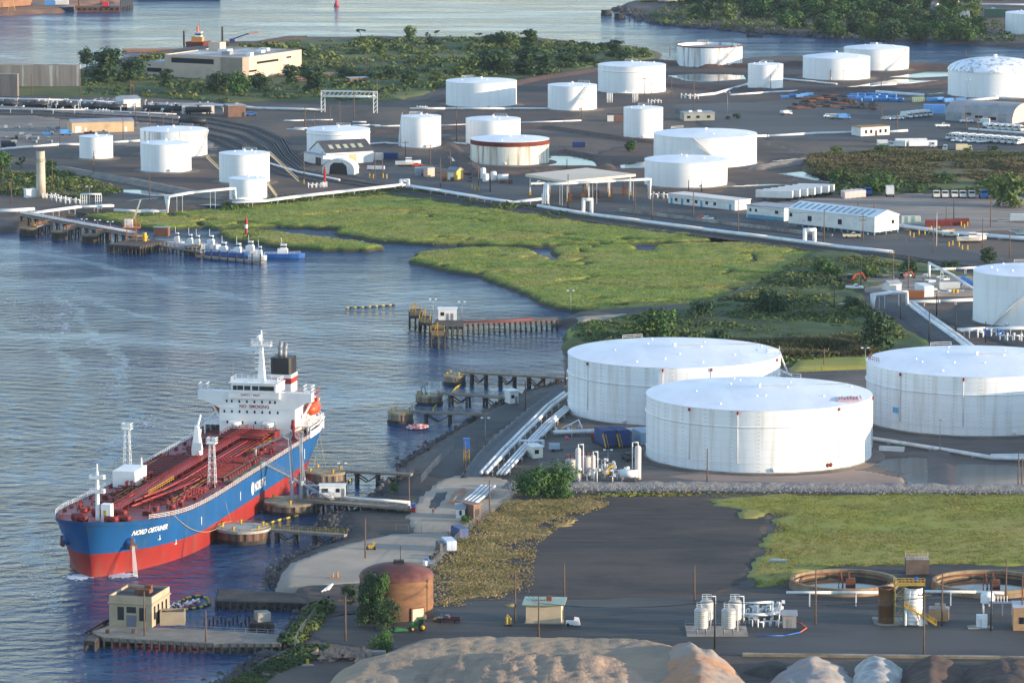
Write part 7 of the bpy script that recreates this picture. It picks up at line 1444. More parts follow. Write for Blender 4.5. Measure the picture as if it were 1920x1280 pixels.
p=g(1900,416);t=T("lifted_slab","pale concrete slab with white cabins at the gravel lot's right edge","slab",p);b=MB();b.cbox((2,0,0),(16,8,.5),-.2);b.build("slab",M_CONC,t);b=MB();b.cbox((3,1,.5),(8,2.6,2.4),-.2);b.build("cabin",M_WHITEW,t)
def pole(label,px,yb,yt,arms=0,lamp=False,r=.17,m=None,name=None,group=None,z=GZ):
 p=g(px,yb,z);h=(yb-yt)*p.y/FOC/.985;nm=name or("lamp_post" if lamp else "utility_pole")
 t=T(nm,label,"lamp post" if lamp else "utility pole",p,0,group or("lamp posts of the terminal" if lamp else "wooden poles of the terminal"));b=MB();b.tube((0,0,-.2),(0,0,h),r*1.15,7,r*.75);b.build("pole",m or(M_STEEL if lamp else M_WOOD),t)
 for k in range(arms):
  b=MB();zz=h-.9-1.3*k;b.beam((-1.5,-.1,zz),(1.5,.1,zz),.16,.2)
  for x in(-1.3,-.5,.5,1.3):b.cyl(x,0,zz+.1,zz+.4,.07,5)
  b.build("crossarm",m or M_WOOD,t)
 if lamp:
  b=MB();b.beam((-.9,0,h),(.9,0,h),.12,.12);b.build("lamp_arm",M_STEEL,t)
  for s in(-1,1):b=MB();b.cbox((s*.95,-.1,h-.1),(.7,.5,.35));b.build("lamp_head",M_WSTEEL,t)
 return t
def span(label,A,B,n=3,m=None):
 """wires slung between two pole tops"""
 b=MB();o=A
 for k in range(n):
  d=Vector(((k-(n-1)/2)*.9,0,0));P=[A.lerp(B,i/8)+d-Vector((0,0,4*1.2*(i/8)*(1-i/8)))for i in range(9)]
  for u,v in zip(P[:-1],P[1:]):b.tube(u,v,.035,4)
 ob=b.build("overhead_wire",M_BLACK,None,o);ob.location=o;tag(ob,label,"wires","overhead wires between poles")
PL=[("pole on the left gravel yard between blue truck and small tank",113,272,224),("thin pole in front of the small left tank",176,330,284),("pole behind the small left tank beside the tan warehouse",231,262,216),("pole at the right end of the tan warehouse",255,238,197),("pole above the broad streaked tank, left one",281,242,205),("pole above the broad streaked tank, second one",306,245,210),("pole above the broad streaked tank by the black tank car",323,245,206),("pole in the brown bund in front of the left tank pair",281,376,330),("pole just right of the pale stack",98,346,300),("pole with short arm at the left edge below the stack",21,380,337,1),("bare pole before the long bulkhead wall",60,180,140),("bare pole at the bulkhead wall's right end",151,182,130),("left of the twin poles above the white loading shed",245,188,150,1),("right of the twin poles above the white loading shed",251,187,152,1),("pole beside the derelict hut in the scrub",686,146,97),("pole in front of the derelict hut",664,226,166),("pole at the right leg of the white gantry",707,206,147),("first bare pole on the mud left of the gantry",572,238,200),("second bare pole on the mud left of the gantry",589,240,212),("third bare pole on the mud, below the gantry's left leg",619,236,200),("fourth bare pole on the mud, under the gantry",637,236,190),("pole with yellow foot beside the long access stair",570,345,283),("pole in front of the slate roofed shed's left corner",604,308,284),("pole with yellow foot beside the arched tent",703,335,285),("pole behind the arched tent's trailer",717,333,288),("pole with arm in front of the tall narrow tank",760,299,264,1),("tall pole beside the kiosk, with crossarm",807,316,270,1),("pole in front of the terminal road's yellow hut",826,352,296),("pole behind the yellow hut by the pond",844,312,279,1),("tall pole between tall tank and hidden tank",856,268,202,1),("pole with yellow foot in front of the small white tanks",897,357,308),("dark pole in front of the horizontal tank",919,360,316),("pole left of the slim tank's brick hut",1091,230,183,1),("pole with arms at the scrub's corner by the pipe gate tank",1028,158,134,1),("pole in front of the gate tank, left of two",1209,178,145,1),("pole in front of the gate tank, right of two",1221,190,155,1),("pole before the river pond, left one",1259,182,147),("pole before the river pond, middle one",1301,210,137),("pole on the river bund left of the open topped tank",1256,106,79),("short dark pole in the river pond",1348,157,140),("dark pole in front of the loading canopy",1065,391,327),("pole at the right of the canopy's pipe bridge",1190,394,346),("pole on the railway right of the canopy loop",1223,413,355),("pole with yellow foot in front of the office hut",1300,410,360),("pole on the railway in front of the raised cabin",1384,436,375),("dark pole against the low broad tank, left",1291,358,338),("dark pole against the low broad tank, right",1316,360,337),("dark post in the pond by the rusty banded tank",1063,318,298),("pole on the railway in front of the skylit shed",1545,455,395),("pole with transformer arm at the skylit shed's right half",1618,452,402,2),("pole behind the red containers, left",1774,423,388),("pole behind the red containers, right",1788,423,373),("pole on the gravel lot near the right edge slab",1857,425,370),("pole beside the motor boat",1842,465,410),("pole with yellow foot at the railway's right end",1893,482,437),("short pole on the gravel lot behind the skylit shed, left",1609,395,377),("short pole on the gravel lot behind the skylit shed, right",1639,396,375),("pole on the railway left of the flagpole",1750,473,416),("pole behind the office cottage",1653,240,200,1),("white pole right of the office cottage",1682,248,207),("tall pole in front of the pink barn",1811,246,198,1),("pale pole between barn and tank trucks",1834,252,216),("pole against the domed tank, left",1834,184,157,1),("pole against the domed tank, right",1882,184,159),("pole in front of the cone roofed tank",1557,152,131),("pole at the foot of the small river tank",1445,170,140),("pole in the yard between dumpsters and trucks",1652,175,143),("pole on the far river bank before the tank",1811,108,92),("dark pole beside the red excavator",1614,541,486),("tall dark pole with many arms in the depot",1674,545,468,2),("tall dark pole behind the depot's loader",1703,545,478),("pole in the wetland left of the depot",1564,582,525),("dark pole on the curving road's edge",1742,638,580),("pale pole by the pipe arch",1688,598,552),("pole standing in the reeds behind the near tank",1545,690,652,1),("dark pole behind the rain pool tank's far side",1756,592,550),("dark pole in front of the pump manifold",1848,642,603),("dark pole left of the pump manifold",1792,622,582),("wooden pole with two crossarms left of the cream hut",966,1168,1066,2),("wooden pole with arms in front of the cream hut",1010,1196,1116,1),("bare pole behind the cream hut",1058,1122,1055),("bare pole behind the insulated vessels",1302,1126,1058),("dark pole in front of the insulated vessels",1340,1216,1116),("rusty pole before the left round basin",1529,1170,1066),("tall rusty pole in front of the white process tank",1732,1226,1105,1),("pole just right of the white process tank",1766,1173,1074),("dark pole with arms left of the brick control hut",1858,1182,1072,2),("bare pole behind the right round basin",1886,1126,1046),("pole at the right edge in front of the control hut",1916,1178,1076),("pole on the service road left of the silo",648,1202,1116,1),("pole at the shore end of the jetty",767,952,892),("bare pole standing alone on the gravel pad",685,1046,970),("pole beside the brown shed on the gravel ramp",918,962,898),("pole standing in front of the pump house",271,1194,1106),("pole on the pier between pump house and shore",386,1206,1142),("leaning pole with bent top in front of the near tank",1326,906,840),("left of the twin rusty posts by the rain pool",1909,916,846),("right of the twin rusty posts by the rain pool",1916,914,858),("pole with blue box on the quay road",872,892,826),("pole on the quay beside the white quay cabin",985,768,716),("dark post on the trestle end left of the large tank",1060,722,670,1)]
PT={}
for q in PL:
 lab,px,yb,yt=q[:4];PT[lab]=pole("wooden "+lab if not lab.startswith(("wooden","left of","right of","leaning","bare","tall","short","dark","pale","rusty","white","thin"))else lab,px,yb,yt,q[4]if len(q)>4 else 0,r=.2 if yb<700 else .19,m=M_DARK if lab.startswith("dark")else None)
LP=[("twin headed lamp post standing between the rain pools",1762,850,786),("twin headed lamp post in the pipe yard, taller one behind",1140,872,843),("twin headed lamp post in the pipe yard, shorter one in front",1128,897,860),("lamp post on the quay road by the liner basin",910,836,783),("lamp post in front of the domed tank",1815,185,150),("lamp post on the yard by the tall dark pole",1364,214,174),("lamp post in front of the cone roofed tank",1581,158,133),("lamp post beside the left valve gantry",168,392,350),("lamp post behind the left trestle, nearest shore",158,418,411),("lamp post on the left trestle, middle",183,427,413),("lamp post on the left trestle, outer",207,433,416),("lamp post on the pier by the white pier cabin",866,600,566),("lamp post left of the white pier cabin",812,596,561),("lamp post in the wetland edge of the marsh",1070,580,545),("lamp post at the end of the small dolphin's walkway",773,770,756),("lamp post beside the large right tank's railing",1622,690,652),("lamp post at the tan topped dolphin",642,890,868)]
for lab,px,yb,yt in LP:pole(lab,px,yb,yt,0,True,.11)
def ptop(lab):o=PT[lab];c=children(o)[0];return o.location+Vector((0,0,max(v.co.z for v in c.data.vertices)-1))
N_="wooden pole with two crossarms left of the cream hut"
span("thin wires from the crossarm pole to the pole before the cream hut",ptop(N_),ptop("wooden pole with arms in front of the cream hut"));span("thin wires from the cream hut's pole to the vessels' dark pole",ptop("wooden pole with arms in front of the cream hut"),ptop("dark pole in front of the insulated vessels"));span("thin wires from the vessels' dark pole to the tall rusty pole",ptop("dark pole in front of the insulated vessels"),ptop("tall rusty pole in front of the white process tank"));span("thin wires from the tall rusty pole to the control hut's pole",ptop("tall rusty pole in front of the white process tank"),ptop("dark pole with arms left of the brick control hut"))
span("thin wires from the road pole to the pole before the skylit shed",ptop("pole on the railway in front of the raised cabin"),ptop("pole on the railway in front of the skylit shed"),2);span("thin wires along the railway from canopy to raised cabin",ptop("pole on the railway right of the canopy loop"),ptop("pole on the railway in front of the raised cabin"),2)
M_SILO=mat("rusty silo steel",(136,96,64),(100,72,54),.35,.85,stretch=(.5,.5,1.6),c3=(96,74,60),sc3=.15,th3=(.52,.66))
M_DOME=mat("maroon dome",(88,46,42),(70,40,38),.25,.7,c3=(118,74,64),sc3=.1)
M_BASIN=mat("stained basin concrete",(156,136,108),(120,102,80),.35,.9,c3=(142,88,54),sc3=.18,th3=(.52,.62),stretch=(1,1,.4))
M_ALU=mat("banded aluminium cladding",(196,192,184),(176,172,166),.4,.4,metal=.25,stretch=(.2,.2,4))
M_CREAM=mat("cream block wall",(206,184,152),(192,168,138),.3,.85)
M_SAND=mat("grey sand heap",(150,134,114),(124,110,94),.12,.95,.25,1.6,c3=(160,138,112),sc3=.06)
M_OSAND=mat("orange sand heap",(178,132,96),(150,108,80),.15,.95,.25,.9,c3=(150,136,124),sc3=.08)
M_SALT=mat("grey salt heap",(150,146,142),(122,120,118),.15,.9,.15,.9,c3=(158,144,132),sc3=.1)
M_BSAND=mat("dark brown heap",(92,74,64),(72,60,54),.15,.95,.2,.8)
M_TARP=mat("white tarpaulin",(172,170,164),(128,126,122),.3,.5,.15,.5)
f=g(742,1166);r=70*f.y/FOC;r=70*(f.y+r)/FOC
t=T("rusty_silo","round rusty brown silo with maroon dome and white roller door","silo",(f.x,f.y+r,GZ));b=MB();b.smooth=True
prof=[]
for k in range(19):z=k*9.1/18;prof+=[(r+(.05 if k%2 else 0),z)]
b.lathe(prof,72,cap=False);b.build("shell",M_SILO,t);b=MB();b.smooth=True;b.lathe([(r+.2,8.9),(r+.2,9.15)]+[(r*cos(a)+.1,9.15+2.7*sin(a))for a in np.linspace(0.08,1.56,10)],64,cap=False);b.build("dome_roof",M_DOME,t)
b=MB();b.cbox((.5,.5,11.7),(2.4,1.6,.9));b.tube((.9,.2,11.5),(.9,.2,15.8),.09,6);b.build("roof_vent",M_BLACK,t)
a=radians(-90+36);d=Vector((cos(a),sin(a),0));b=MB();c=d*(r+.02);b.cbox((c.x,c.y,0),(.35,3.6,3.1),a);b.build("door_frame",M_RUST,t);b=MB();c=d*(r+.08);b.cbox((c.x,c.y,0),(.36,3.0,2.8),a);b.build("roller_door",mat("pale roller door",(204,184,160),(188,168,146),.4,.6,stretch=(.2,.2,6)),t)
p=g(785,1181);t=T("farm_tractor","green farm tractor with yellow wheels in front of the silo door","tractor",p,.1);b=MB();b.box(-1.6,-.3,-.45,.45,.9,1.9);b.box(-2.0,-.3,-.35,.35,1.0,1.7);b.box(-.3,1.2,-.7,.7,.8,1.4);b.build("body",M_GREEN,t);b=MB()
for x in(-.2,1.1):
 for y in(-.7,.7):b.beam((x,y,1.4),(x,y,2.7),.1,.1)
b.box(-.4,1.3,-.85,.85,2.7,2.85);b.build("cab_roof",M_GREEN,t);b=MB();b.box(-.15,1.05,-.65,.65,1.4,2.65);b.build("cab_glass",M_GLASS,t)
for x,rr_,w_ in((.8,.85,.5),(-1.5,.5,.35)):
 for y in(-.95,.95):b=MB();b.tube((x,y-w_/2,rr_),(x,y+w_/2,rr_),rr_,16);wh_=b.build("wheel",M_TYRE,t);b=MB();b.tube((x,y-w_/2-.03,rr_),(x,y+w_/2+.03,rr_),rr_*.6,14);b.build("rim",M_YEL,wh_)
p=g(752,1183);t=T("mower_deck","green mower attachment lying left of the tractor","mower",p,.2);b=MB();b.add([(-1.8,-1.2,.2),(1.6,-1.2,.2),(1.8,1.2,.2),(-1.6,1.2,.2),(-1.3,-.8,.9),(1.1,-.8,.6),(1.2,.8,.6),(-1.1,.8,.9)],[(4,5,6,7),(0,1,5,4),(1,2,6,5),(2,3,7,6),(3,0,4,7)]);b.build("deck",M_GREEN,t);b=MB();b.beam((1.4,0,.6),(2.8,0,.8),.2,.2);b.build("hitch",M_DARK,t)
veh('pickup',"dark maroon pickup parked right of the silo",842,1166,3.0,None,mat("dark maroon paint",(66,34,36),rough=.35),.95)
p=g(818,1164);t=T("yellow_cart","small yellow cart between silo and maroon pickup","cart",p);b=MB();b.smooth=True;b.ball((0,0,.5),.8,9,.5);b.build("tub",M_YEL,t);b=MB();b.beam((.5,0,.6),(1.3,0,1.8),.1,.1);b.build("handle",M_STEEL,t)
t,L=building("cream block hut with green flat roof beside the service road",(986,1169),(1052,1170),7.5,4.4,M_CREAM,mat("mossy green roof",(146,164,146),(176,180,176),.3,.6,th=(.55,.6)),name="block_hut",cat="hut",ov=.8,roofbits=((.55,.45,1.2,1.2,1.0,M_RUST),))
b=MB();b.box(L,L+.06,4,5.2,0,2.4);b.build("door",M_RUST,t);b=MB();b.box(-.3,L+.3,-.3,7.8,-.1,.25);b.build("plinth",M_CONC,t)
p=g(1073,1172);t=T("equipment_pile","white tarp covered machine at the cream hut's right side","machine",p);b=MB();b.box(-1.4,1.0,-.7,.7,.3,1.1);b.add([(.2,-.8,.2),(1.8,-.8,.2),(1.8,.8,.2),(.2,.8,.2),(.5,-.6,1.9),(1.5,-.6,1.7),(1.5,.6,1.7),(.5,.6,1.9)],[(4,5,6,7),(0,1,5,4),(1,2,6,5),(2,3,7,6),(3,0,4,7)]);b.build("cover",M_WHITEW,t);b=MB();b.tube((-1,-.8,.35),(-1,.8,.35),.35,9);b.build("wheel",M_TYRE,t)
p=g(953,1172);t=T("yellow_pump","yellow pump unit beside the pole left of the cream hut","pump",p);b=MB();b.cyl(-.4,0,.2,2.0,.4,9);b.cyl(.4,.2,.2,1.7,.35,9);b.path([(-.4,0,2.0),(-.2,0,2.5),(.4,.2,1.7)],.12,6);b.build("body",mat("dull yellow",(170,148,62),(120,104,52),.6,.7),t);b=MB();b.cbox((0,0,0),(1.8,1.4,.25));b.build("skid",M_DARK,t)
p0=g(1288,1193);t=T("concrete_pad","concrete pad under the banded silver vessels","pad",p0);b=MB();b.box(0,13.6,0,11,-.1,.25);b.build("slab",M_CONC,t);b=MB();b.rail([(0,11,.25),(13.6,11,.25)],1.1,.05,2);b.build("railing",M_STEEL,t)
for i,(px,yb,rr_,h)in enumerate(((1315,1188,1.6,6.0),(1366,1188,1.6,6.0),(1325,1172,1.5,6.0),(1378,1172,1.5,6.0))):
 p=g(px,yb,GZ+.25);t=T("pressure_vessel",["front left banded silver vessel, nearest the dark pole","front right banded silver vessel beside the pipe frame","back left banded silver vessel, half hidden","back right banded silver vessel, half hidden"][i],"vessel",p,0,"banded silver vessels on the pad");b=MB();b.smooth=True;pr=[(.3,1.1),(rr_*.8,1.3),(rr_,1.7)]
 for k in range(9):z=1.7+k*(h-2.4)/8;pr+=[(rr_,z),(rr_+.03,z+.05),(rr_,z+.1)]
 pr+=[(rr_,h-.6),(rr_*.8,h-.2),(.4,h),(.01,h)];b.lathe(pr,24,cap=False);b.build("shell",M_ALU,t)
 for k in range(4):q=pi/4+k*pi/2;b=MB();b.tube((cos(q)*rr_*.9,sin(q)*rr_*.9,0),(cos(q)*rr_*.9,sin(q)*rr_*.9,1.9),.13,6);b.build("leg",M_STEEL,t)
 b=MB();b.path([(0,0,h),(0,0,h+.7),(rr_+.4,-.3,h+.7),(rr_+.4,-.3,.8)],.13,6);b.build("pipe",M_PIPE,t)
 b=MB();b.rail([(-1,-1,h),(1,-1,h),(1,1,h),(-1,1,h)],.9,.05,1.0);b.build("top_rail",M_PIPE,t)
building("small grey metal hut right of the vessels",(1468,1177),(1493,1177),3.4,2.9,mat("grey metal siding",(156,148,144),(144,136,132),.3,.6),M_GREYR,roof='gable',rh=.7,name="hut",cat="hut",doors=((.5,1,2,M_STEEL),))
b=MB();P=[q3(x,y,.15)for x,y in((1488,1165),(1503,1170),(1512,1178),(1500,1186),(1470,1192),(1420,1193))];b.path(P[:4],.17,6);b.use(1).path(P[3:],.17,6);ob=b.build("hose",[mat("orange hose",(196,96,64)),M_PBLUE],None,P[0]);ob.location=P[0];tag(ob,"orange and blue hose lying on the road from the grey hut","hose")
p=g(1424,1160);t=T("process_skid","pipe and basin skid between the vessels and the grey hut","skid",p);b=MB();b.box(-3.5,3.5,0,3.6,0,1.2);b.build("basin",mat("green grey basin",(112,118,112),(88,94,92),.5,.8),t)
for k in range(5):b=MB();x=-3+k*1.5;b.path([(x,.2,1.2),(x,.2,2.2),(x+.7,1.0,2.2),(x+.7,1.0,1.2)],.14,6);b.build("pipe",M_PIPE,t)
def basin(label,xl,xr,yfr,yb):
 f=g((xl+xr)/2,yb);r=(xr-xl)/2*f.y/FOC;r=(xr-xl)/2*(f.y+r)/FOC;h=(yb-yfr)*f.y/FOC
 t=T("round_basin",label,"basin",(f.x*(f.y+r)/f.y,f.y+r,GZ),0,"round settling basins");b=MB();b.lathe([(r+.3,-.3),(r+.3,h*.55),(r,h*.55),(r,h),(r-.7,h),(r-.7,-.4)],80,cap=False);b.build("wall",M_BASIN,t)
 b=MB();b.lathe([(r-2.0,h-.9),(r-2.0,h-.5),(r-2.2,h-.5),(r-2.2,h-.9)],80,cap=False);b.build("weir_ring",M_RUST,t)
 b=MB();b.add([(cos(2*pi*k/48)*(r-.6),sin(2*pi*k/48)*(r-.6),h-1.7)for k in range(48)],[tuple(range(48))]);b.build("water",M_POND,t)
 for x in(-1.2,.6):b=MB();b.beam((x,.3,h-1.6),(x+.3,.5,h+1.6),.25,.25);b.beam((x+1.0,.2,h-1.6),(x+.5,.4,h+1.6),.35,.9);b.build("sluice_arm",mat("orange rust",(160,92,56),(124,70,46),.4,.85),t)
 b=MB();b.cbox((1.6,.5,h-1.8),(2.2,2,1.8));b.build("centre_well",M_RUST,t);return t
basin("left round concrete basin with rusty sluice arms and white pipe on its rim",1480,1684,1103,1119);basin("right round concrete basin with rusty stained rim, cut by the edge",1746,1960,1107,1122)
building("dark concrete chamber with handrail between the two basins",(1699,1077),(1742,1077),4.5,3.6,mat("dark chamber concrete",(112,96,84),(88,76,68),.4,.9),M_CONC,name="valve_chamber",cat="chamber",ov=.1)
o=[q for q in bpy.data.objects if q.name=="valve_chamber"][0];b=MB();b.rail([(0,0,3.85),(5.3,0,3.85),(5.3,4.5,3.85),(0,4.5,3.85),(0,0,3.85)],1.1,.05,1.0);b.build("railing",mat("buff rail",(200,180,130)),o)
p=g(1690,1172);t=T("tank_plinth","concrete plinth under the brown and white process tanks","plinth",p);b=MB();b.prism([(-6,.5),(-4,-.6),(4.5,-.6),(6,.5),(6,8),(-6,8)],-.1,.35);b.build("slab",M_CONC,t)
p=g(1661,1166,GZ+.35);t=T("process_tank","rusty brown upright tank left of the white one","process tank",p);b=MB();b.smooth=True;b.lathe([(1.75,0),(1.75,4),(1.82,4.05),(1.75,4.1),(1.75,7.6),(1.85,7.7),(1.85,7.95),(1.6,7.95),(1.6,7.0)],32,cap=False);b.build("shell",mat("brown tank wrap",(112,78,48),(92,64,42),.3,.7,stretch=(1,1,.3)),t);b=MB()
for z in(.4,.8,1.2):b.beam((-1.2,-1.95,z),(1.3,-1.95,z),.08,.1)
b.build("ladder_frame",mat("brown steel",(130,100,60)),t)
p=g(1712,1168,GZ+.35);t=T("process_tank","bright white upright tank with yellow stair and top platform","process tank",p);b=MB();b.smooth=True;pr=[]
for k in range(10):z=k*8.0/9;pr+=[(2.05,z),(2.09,z+.03),(2.05,z+.06)]
b.lathe(pr+[(2.05,8.2)],36,cap=False);b.build("shell",M_WSTEEL,t);b=MB();b.lathe([(2.0,8.3),(.01,8.6)],28,cap=False);b.build("roof",M_DARK,t);b=MB();b.box(-4.4,2.6,-.8,1.6,8.7,8.85);b.rail([(-4.4,-.8,8.85),(2.6,-.8,8.85),(2.6,1.6,8.85),(-4.4,1.6,8.85),(-4.4,-.8,8.85)],1.1,.07,.8,1);b.build("top_platform",M_YEL,t)
b=MB();A_,B_=Vector((-2.2,-2.3,4.6)),Vector((5.0,-2.6,.2))
for y in(-.4,.4):b.beam(A_+Vector((0,y,0)),B_+Vector((0,y,0)),.12,.35)
b.rail([A_+Vector((0,-.4,0)),B_+Vector((0,-.4,0))],1.1,.06,.9,1)
for k in range(22):q=A_.lerp(B_,k/22);b.beam(q-Vector((0,.4,0)),q+Vector((0,.4,0)),.26,.06)
b.build("stair",M_YEL,t);b=MB();lattice(b,-3.2,-.8,0,8.7,1.0,1.0,4);b.build("ladder_tower",mat("worn yellow steel",(186,160,52),(120,112,84),.8,.6),t);b=MB();b.cyl(-1.9,-2.2,0,3.4,.28,8);b.path([(-1.9,-2.2,3.4),(-1.2,-2.0,4.4),(-.9,-1.9,7.8)],.12,6);b.build("pipe",M_PIPE,t);b=MB();b.cbox((1.6,-2.6,0),(.9,.7,1.3));b.build("control_box",M_WSTEEL,t);b=MB();b.smooth=True;b.ball((.6,.4,9.9),.5,9,1.3);b.build("blue_drum",M_PBLUE,t)
building("tan block wall enclosure right of the yellow stair",(1741,1164),(1778,1165),3.6,2.6,mat("tan split block",(184,150,112),(168,136,102),.5,.9),M_CONC,name="block_enclosure",cat="enclosure",ov=.02,roofbits=((.3,.4,1,1,.9,M_STEEL),(.6,.4,1,1,.8,M_STEEL)))
p=g(1851,1150);t=T("polymer_tank","small white dome topped tank on legs left of the control hut","tank",p);b=MB();b.smooth=True;b.lathe([(1.55,2.6),(1.55,4.3),(1.2,4.8),(.01,5.0)],24,cap=False);b.build("shell",M_WSTEEL,t)
for k in range(4):q=pi/4+k*pi/2;b=MB();b.tube((cos(q)*1.3,sin(q)*1.3,0),(cos(q)*1.3,sin(q)*1.3,2.7),.12,6);b.build("leg",M_WSTEEL,t)
p=g(1840,1178);t=T("control_cabinet","white control cabinets on a pad in front of the dome topped tank","cabinet",p);b=MB();b.box(-3,2.6,-.6,2.6,0,.25);b.build("pad",M_CONC,t);b=MB();b.box(-1,1.4,.4,1.8,.25,3.0);b.build("large_cabinet",M_WSTEEL,t);b=MB();b.box(.1,1.2,-.4,.3,.25,2.2);b.build("small_cabinet",M_WSTEEL,t)
t,L=building("tan brick control hut with pale roof at the right edge",(1900,1182),(1985,1183),7,5.2,mat("tan brick",(186,148,108),(168,132,98),.6,.9),mat("pale grey roof",(190,190,192),(170,170,174),.2,.6),name="control_hut",cat="hut",ov=.15,wins=((.18,1.6,1.1,1.5),),roofbits=((.3,.4,2,1.6,.9,M_DARK),(.6,.5,2,2,1.2,M_STEEL)))
p=g(1880,1155);t=T("pipe_rack","grey blue pipe rack joining the control hut and dome topped tank","pipe rack",p);b=MB()
for x in(-2.5,0,2.2):b.beam((x,0,0),(x,0,3),.15,.15);b.beam((x,1.5,0),(x,1.5,3),.15,.15)
b.box(-3,2.6,-.2,1.7,3,3.2);b.build("frame",mat("grey blue steel",(120,128,150)),t)
for k in range(5):b=MB();b.tube((-1.8+k*.7,.6,3.2),(-1.8+k*.7,.6,4.6),.1,6);b.build("riser",M_PIPE,t)
building("low concrete kerb wall along the service road's near edge",(1392,1230),(2000,1237),.6,.5,mat("mossy kerb concrete",(150,138,112),(110,106,80),.3,.9),M_CONC,name="kerb_wall",cat="wall",ov=.01)
def heap(name,label,pts,h,m,slope=.6,wob=2.0,rough=.7,plateau=None,res=.7,gul=.0):
 P=poly(pts);xs,ys=axes(P,res,3,False);X,Y=np.meshgrid(xs,ys);d=sdist(P,X,Y)+(fbm(X*.12,Y*.12,31)-.47)*2*wob
 Z=h*(1-np.exp(-np.clip(d,0,None)*slope/h))*1.15
 if plateau:Z=np.minimum(Z,plateau+(fbm(X*.15,Y*.15,5)-.4)*.8)
 Z=Z+(fbm(X*.9,Y*.9,41)-.45)*.45*np.clip(d/2,0,1)+(fbm(X*.3,Y*.3,12)-.45)*rough*np.clip(d/3,0,1)+gul*(fbm(X*.35+2,Y*.05,17)-.45)*np.clip(d/3,0,1)+np.minimum(d,0)*.6
 o=grid_obj(name,xs,ys,Z+GZ-.1,d>-2,m,None,None);
 c=Vector((P[:,0].mean(),P[:,1].mean(),GZ));o.data.transform(Matrix.Translation(-c));o.location=c;return tag(o,label,"heap","bulk material heaps along the bottom")
heap("sand_heap","long grey sand heap with a flat track on top, along the bottom",[(560,1330),(640,1262),(735,1228),(800,1218),(1000,1218),(1200,1220),(1290,1232),(1420,1300),(1460,1420),(500,1440)],6.3,M_SAND,.75,2,.4,4.6,gul=.5)
heap("sand_heap","rough near face of the grey sand heap, cut by gullies",[(700,1330),(760,1268),(900,1248),(1080,1252),(1230,1262),(1300,1330),(1250,1420),(700,1420)],6.2,mat("tan grey sand",(146,128,108),(114,100,86),.1,.95,.3,1.6,c3=(168,142,118),sc3=.07,stretch=(1,.3,1)),.8,2.5,1.0,gul=1.8)
heap("orange_sand_heap","steep orange sand heap with crumbling sunlit face",[(1196,1330),(1206,1270),(1232,1240),(1310,1238),(1385,1262),(1440,1330),(1300,1420)],8.6,M_OSAND,1.05,1.4,1.3,gul=1.2)
heap("salt_heap","smooth pale grey salt heap right of the orange one",[(1425,1300),(1460,1256),(1520,1240),(1580,1248),(1612,1290),(1590,1360),(1450,1360)],4.6,M_SALT,.7,3.0,1.2,gul=1.4)
heap("covered_heap","heap under rumpled white tarpaulin held down along its edges",[(1594,1285),(1608,1248),(1660,1243),(1694,1252),(1686,1310),(1606,1330)],3.4,M_TARP,.9,1.6,1.8,gul=1.2)
heap("dark_heap","low dark cinder heap between the orange and grey heaps",[(1388,1262),(1420,1244),(1470,1244),(1480,1256),(1440,1274)],1.9,mat("dark cinders",(72,68,62),(58,56,52),.2,.95,.1,1),.6,.8,.3)
heap("brown_heap","dark brown heap right of the white tarpaulin",[(1684,1300),(1696,1252),(1750,1242),(1798,1252),(1804,1310),(1740,1350)],4.0,M_BSAND,.8,3.0,1.2,gul=1.0)
heap("brown_heap","dark brown heap at the bottom right corner",[(1802,1300),(1820,1256),(1880,1245),(1990,1252),(2010,1340),(1830,1350)],3.8,M_BSAND,.75,3.0,1.2,gul=1.0)
heap("sand_cut","small orange sand pile beside the dipping white pipes",[(834,946),(848,924),(872,912),(878,922),(862,945)],1.6,M_OSAND,.7,.4,.2,res=.5)
stones("rubble_heap",[(612,1232),(640,1222),(668,1228),(690,1232)],170,1.0,mat("orange grey rubble",(176,140,112),(120,108,100),.5,.9),"heap of broken orange and grey stones on the near bank",GZ+.7,3.4)
t=tag(MB().cbox((0,0,0),(4.4,1.8,1.6),-.05).build("concrete_block",M_CONC),"pale concrete block beside the rubble heap","block");t.location=g(704,1233)
p=g(577,1247);t=T("well_marker","yellow marker post on a small concrete pad on the near bank","marker",p);b=MB();b.cyl(0,0,0,.12,1.4,12);b.build("pad",M_CONC,t);b=MB();b.cyl(0,0,.12,1.4,.28,8);b.build("post",M_YEL,t)
veh('cont',"pale blue white shipping container at the gravel pad's corner",842,1030,-1.35,None,mat("pale blue white container",(206,216,228),(186,196,208),.4,.6),1.05);veh('cont',"dusty dark grey container beside the pale one",828,1031,-1.35,None,mat("dusty grey container",(120,116,112)),.8)
veh('cont',"faded blue container with open top by the fence",862,1006,-1.2,None,mat("faded blue container",(70,92,140),(92,96,110),.4,.7),1.0)
building("small white gabled hut on the gravel ramp",(855,972),(872,972),3,2.6,M_WHITEW,M_GREYR,roof='gable',rh=1.0,name="hut",cat="hut",wins=((.5,.9,.6,1.2),))
building("brown corrugated shed with open dark front on the gravel ramp",(888,974),(902,972),7,3.6,mat("brown corrugated iron",(136,104,84),(112,84,70),.5,.8),mat("rusty shed roof",(150,122,104),(122,96,82),.4,.8),name="shed",cat="shed",doors=((.5,1.3,2.6,M_DARK),))
building("white quay cabin at the shore end of the trestle walkway",(956,757),(972,756),4.4,3.6,M_WHITEW,M_WSTEEL,name="cabin",cat="cabin",wins=((.35,1.6,1,1),),doors=((.75,.8,2.1,M_STEEL),))
building("cream site cabin beside the quay pipes",(999,859),(1018,858),5.4,3.0,mat("cream cabin",(226,222,204),(208,204,188),.3,.7),M_WSTEEL,name="cabin",cat="cabin",wins=((.4,1.2,1.2,1.1),))
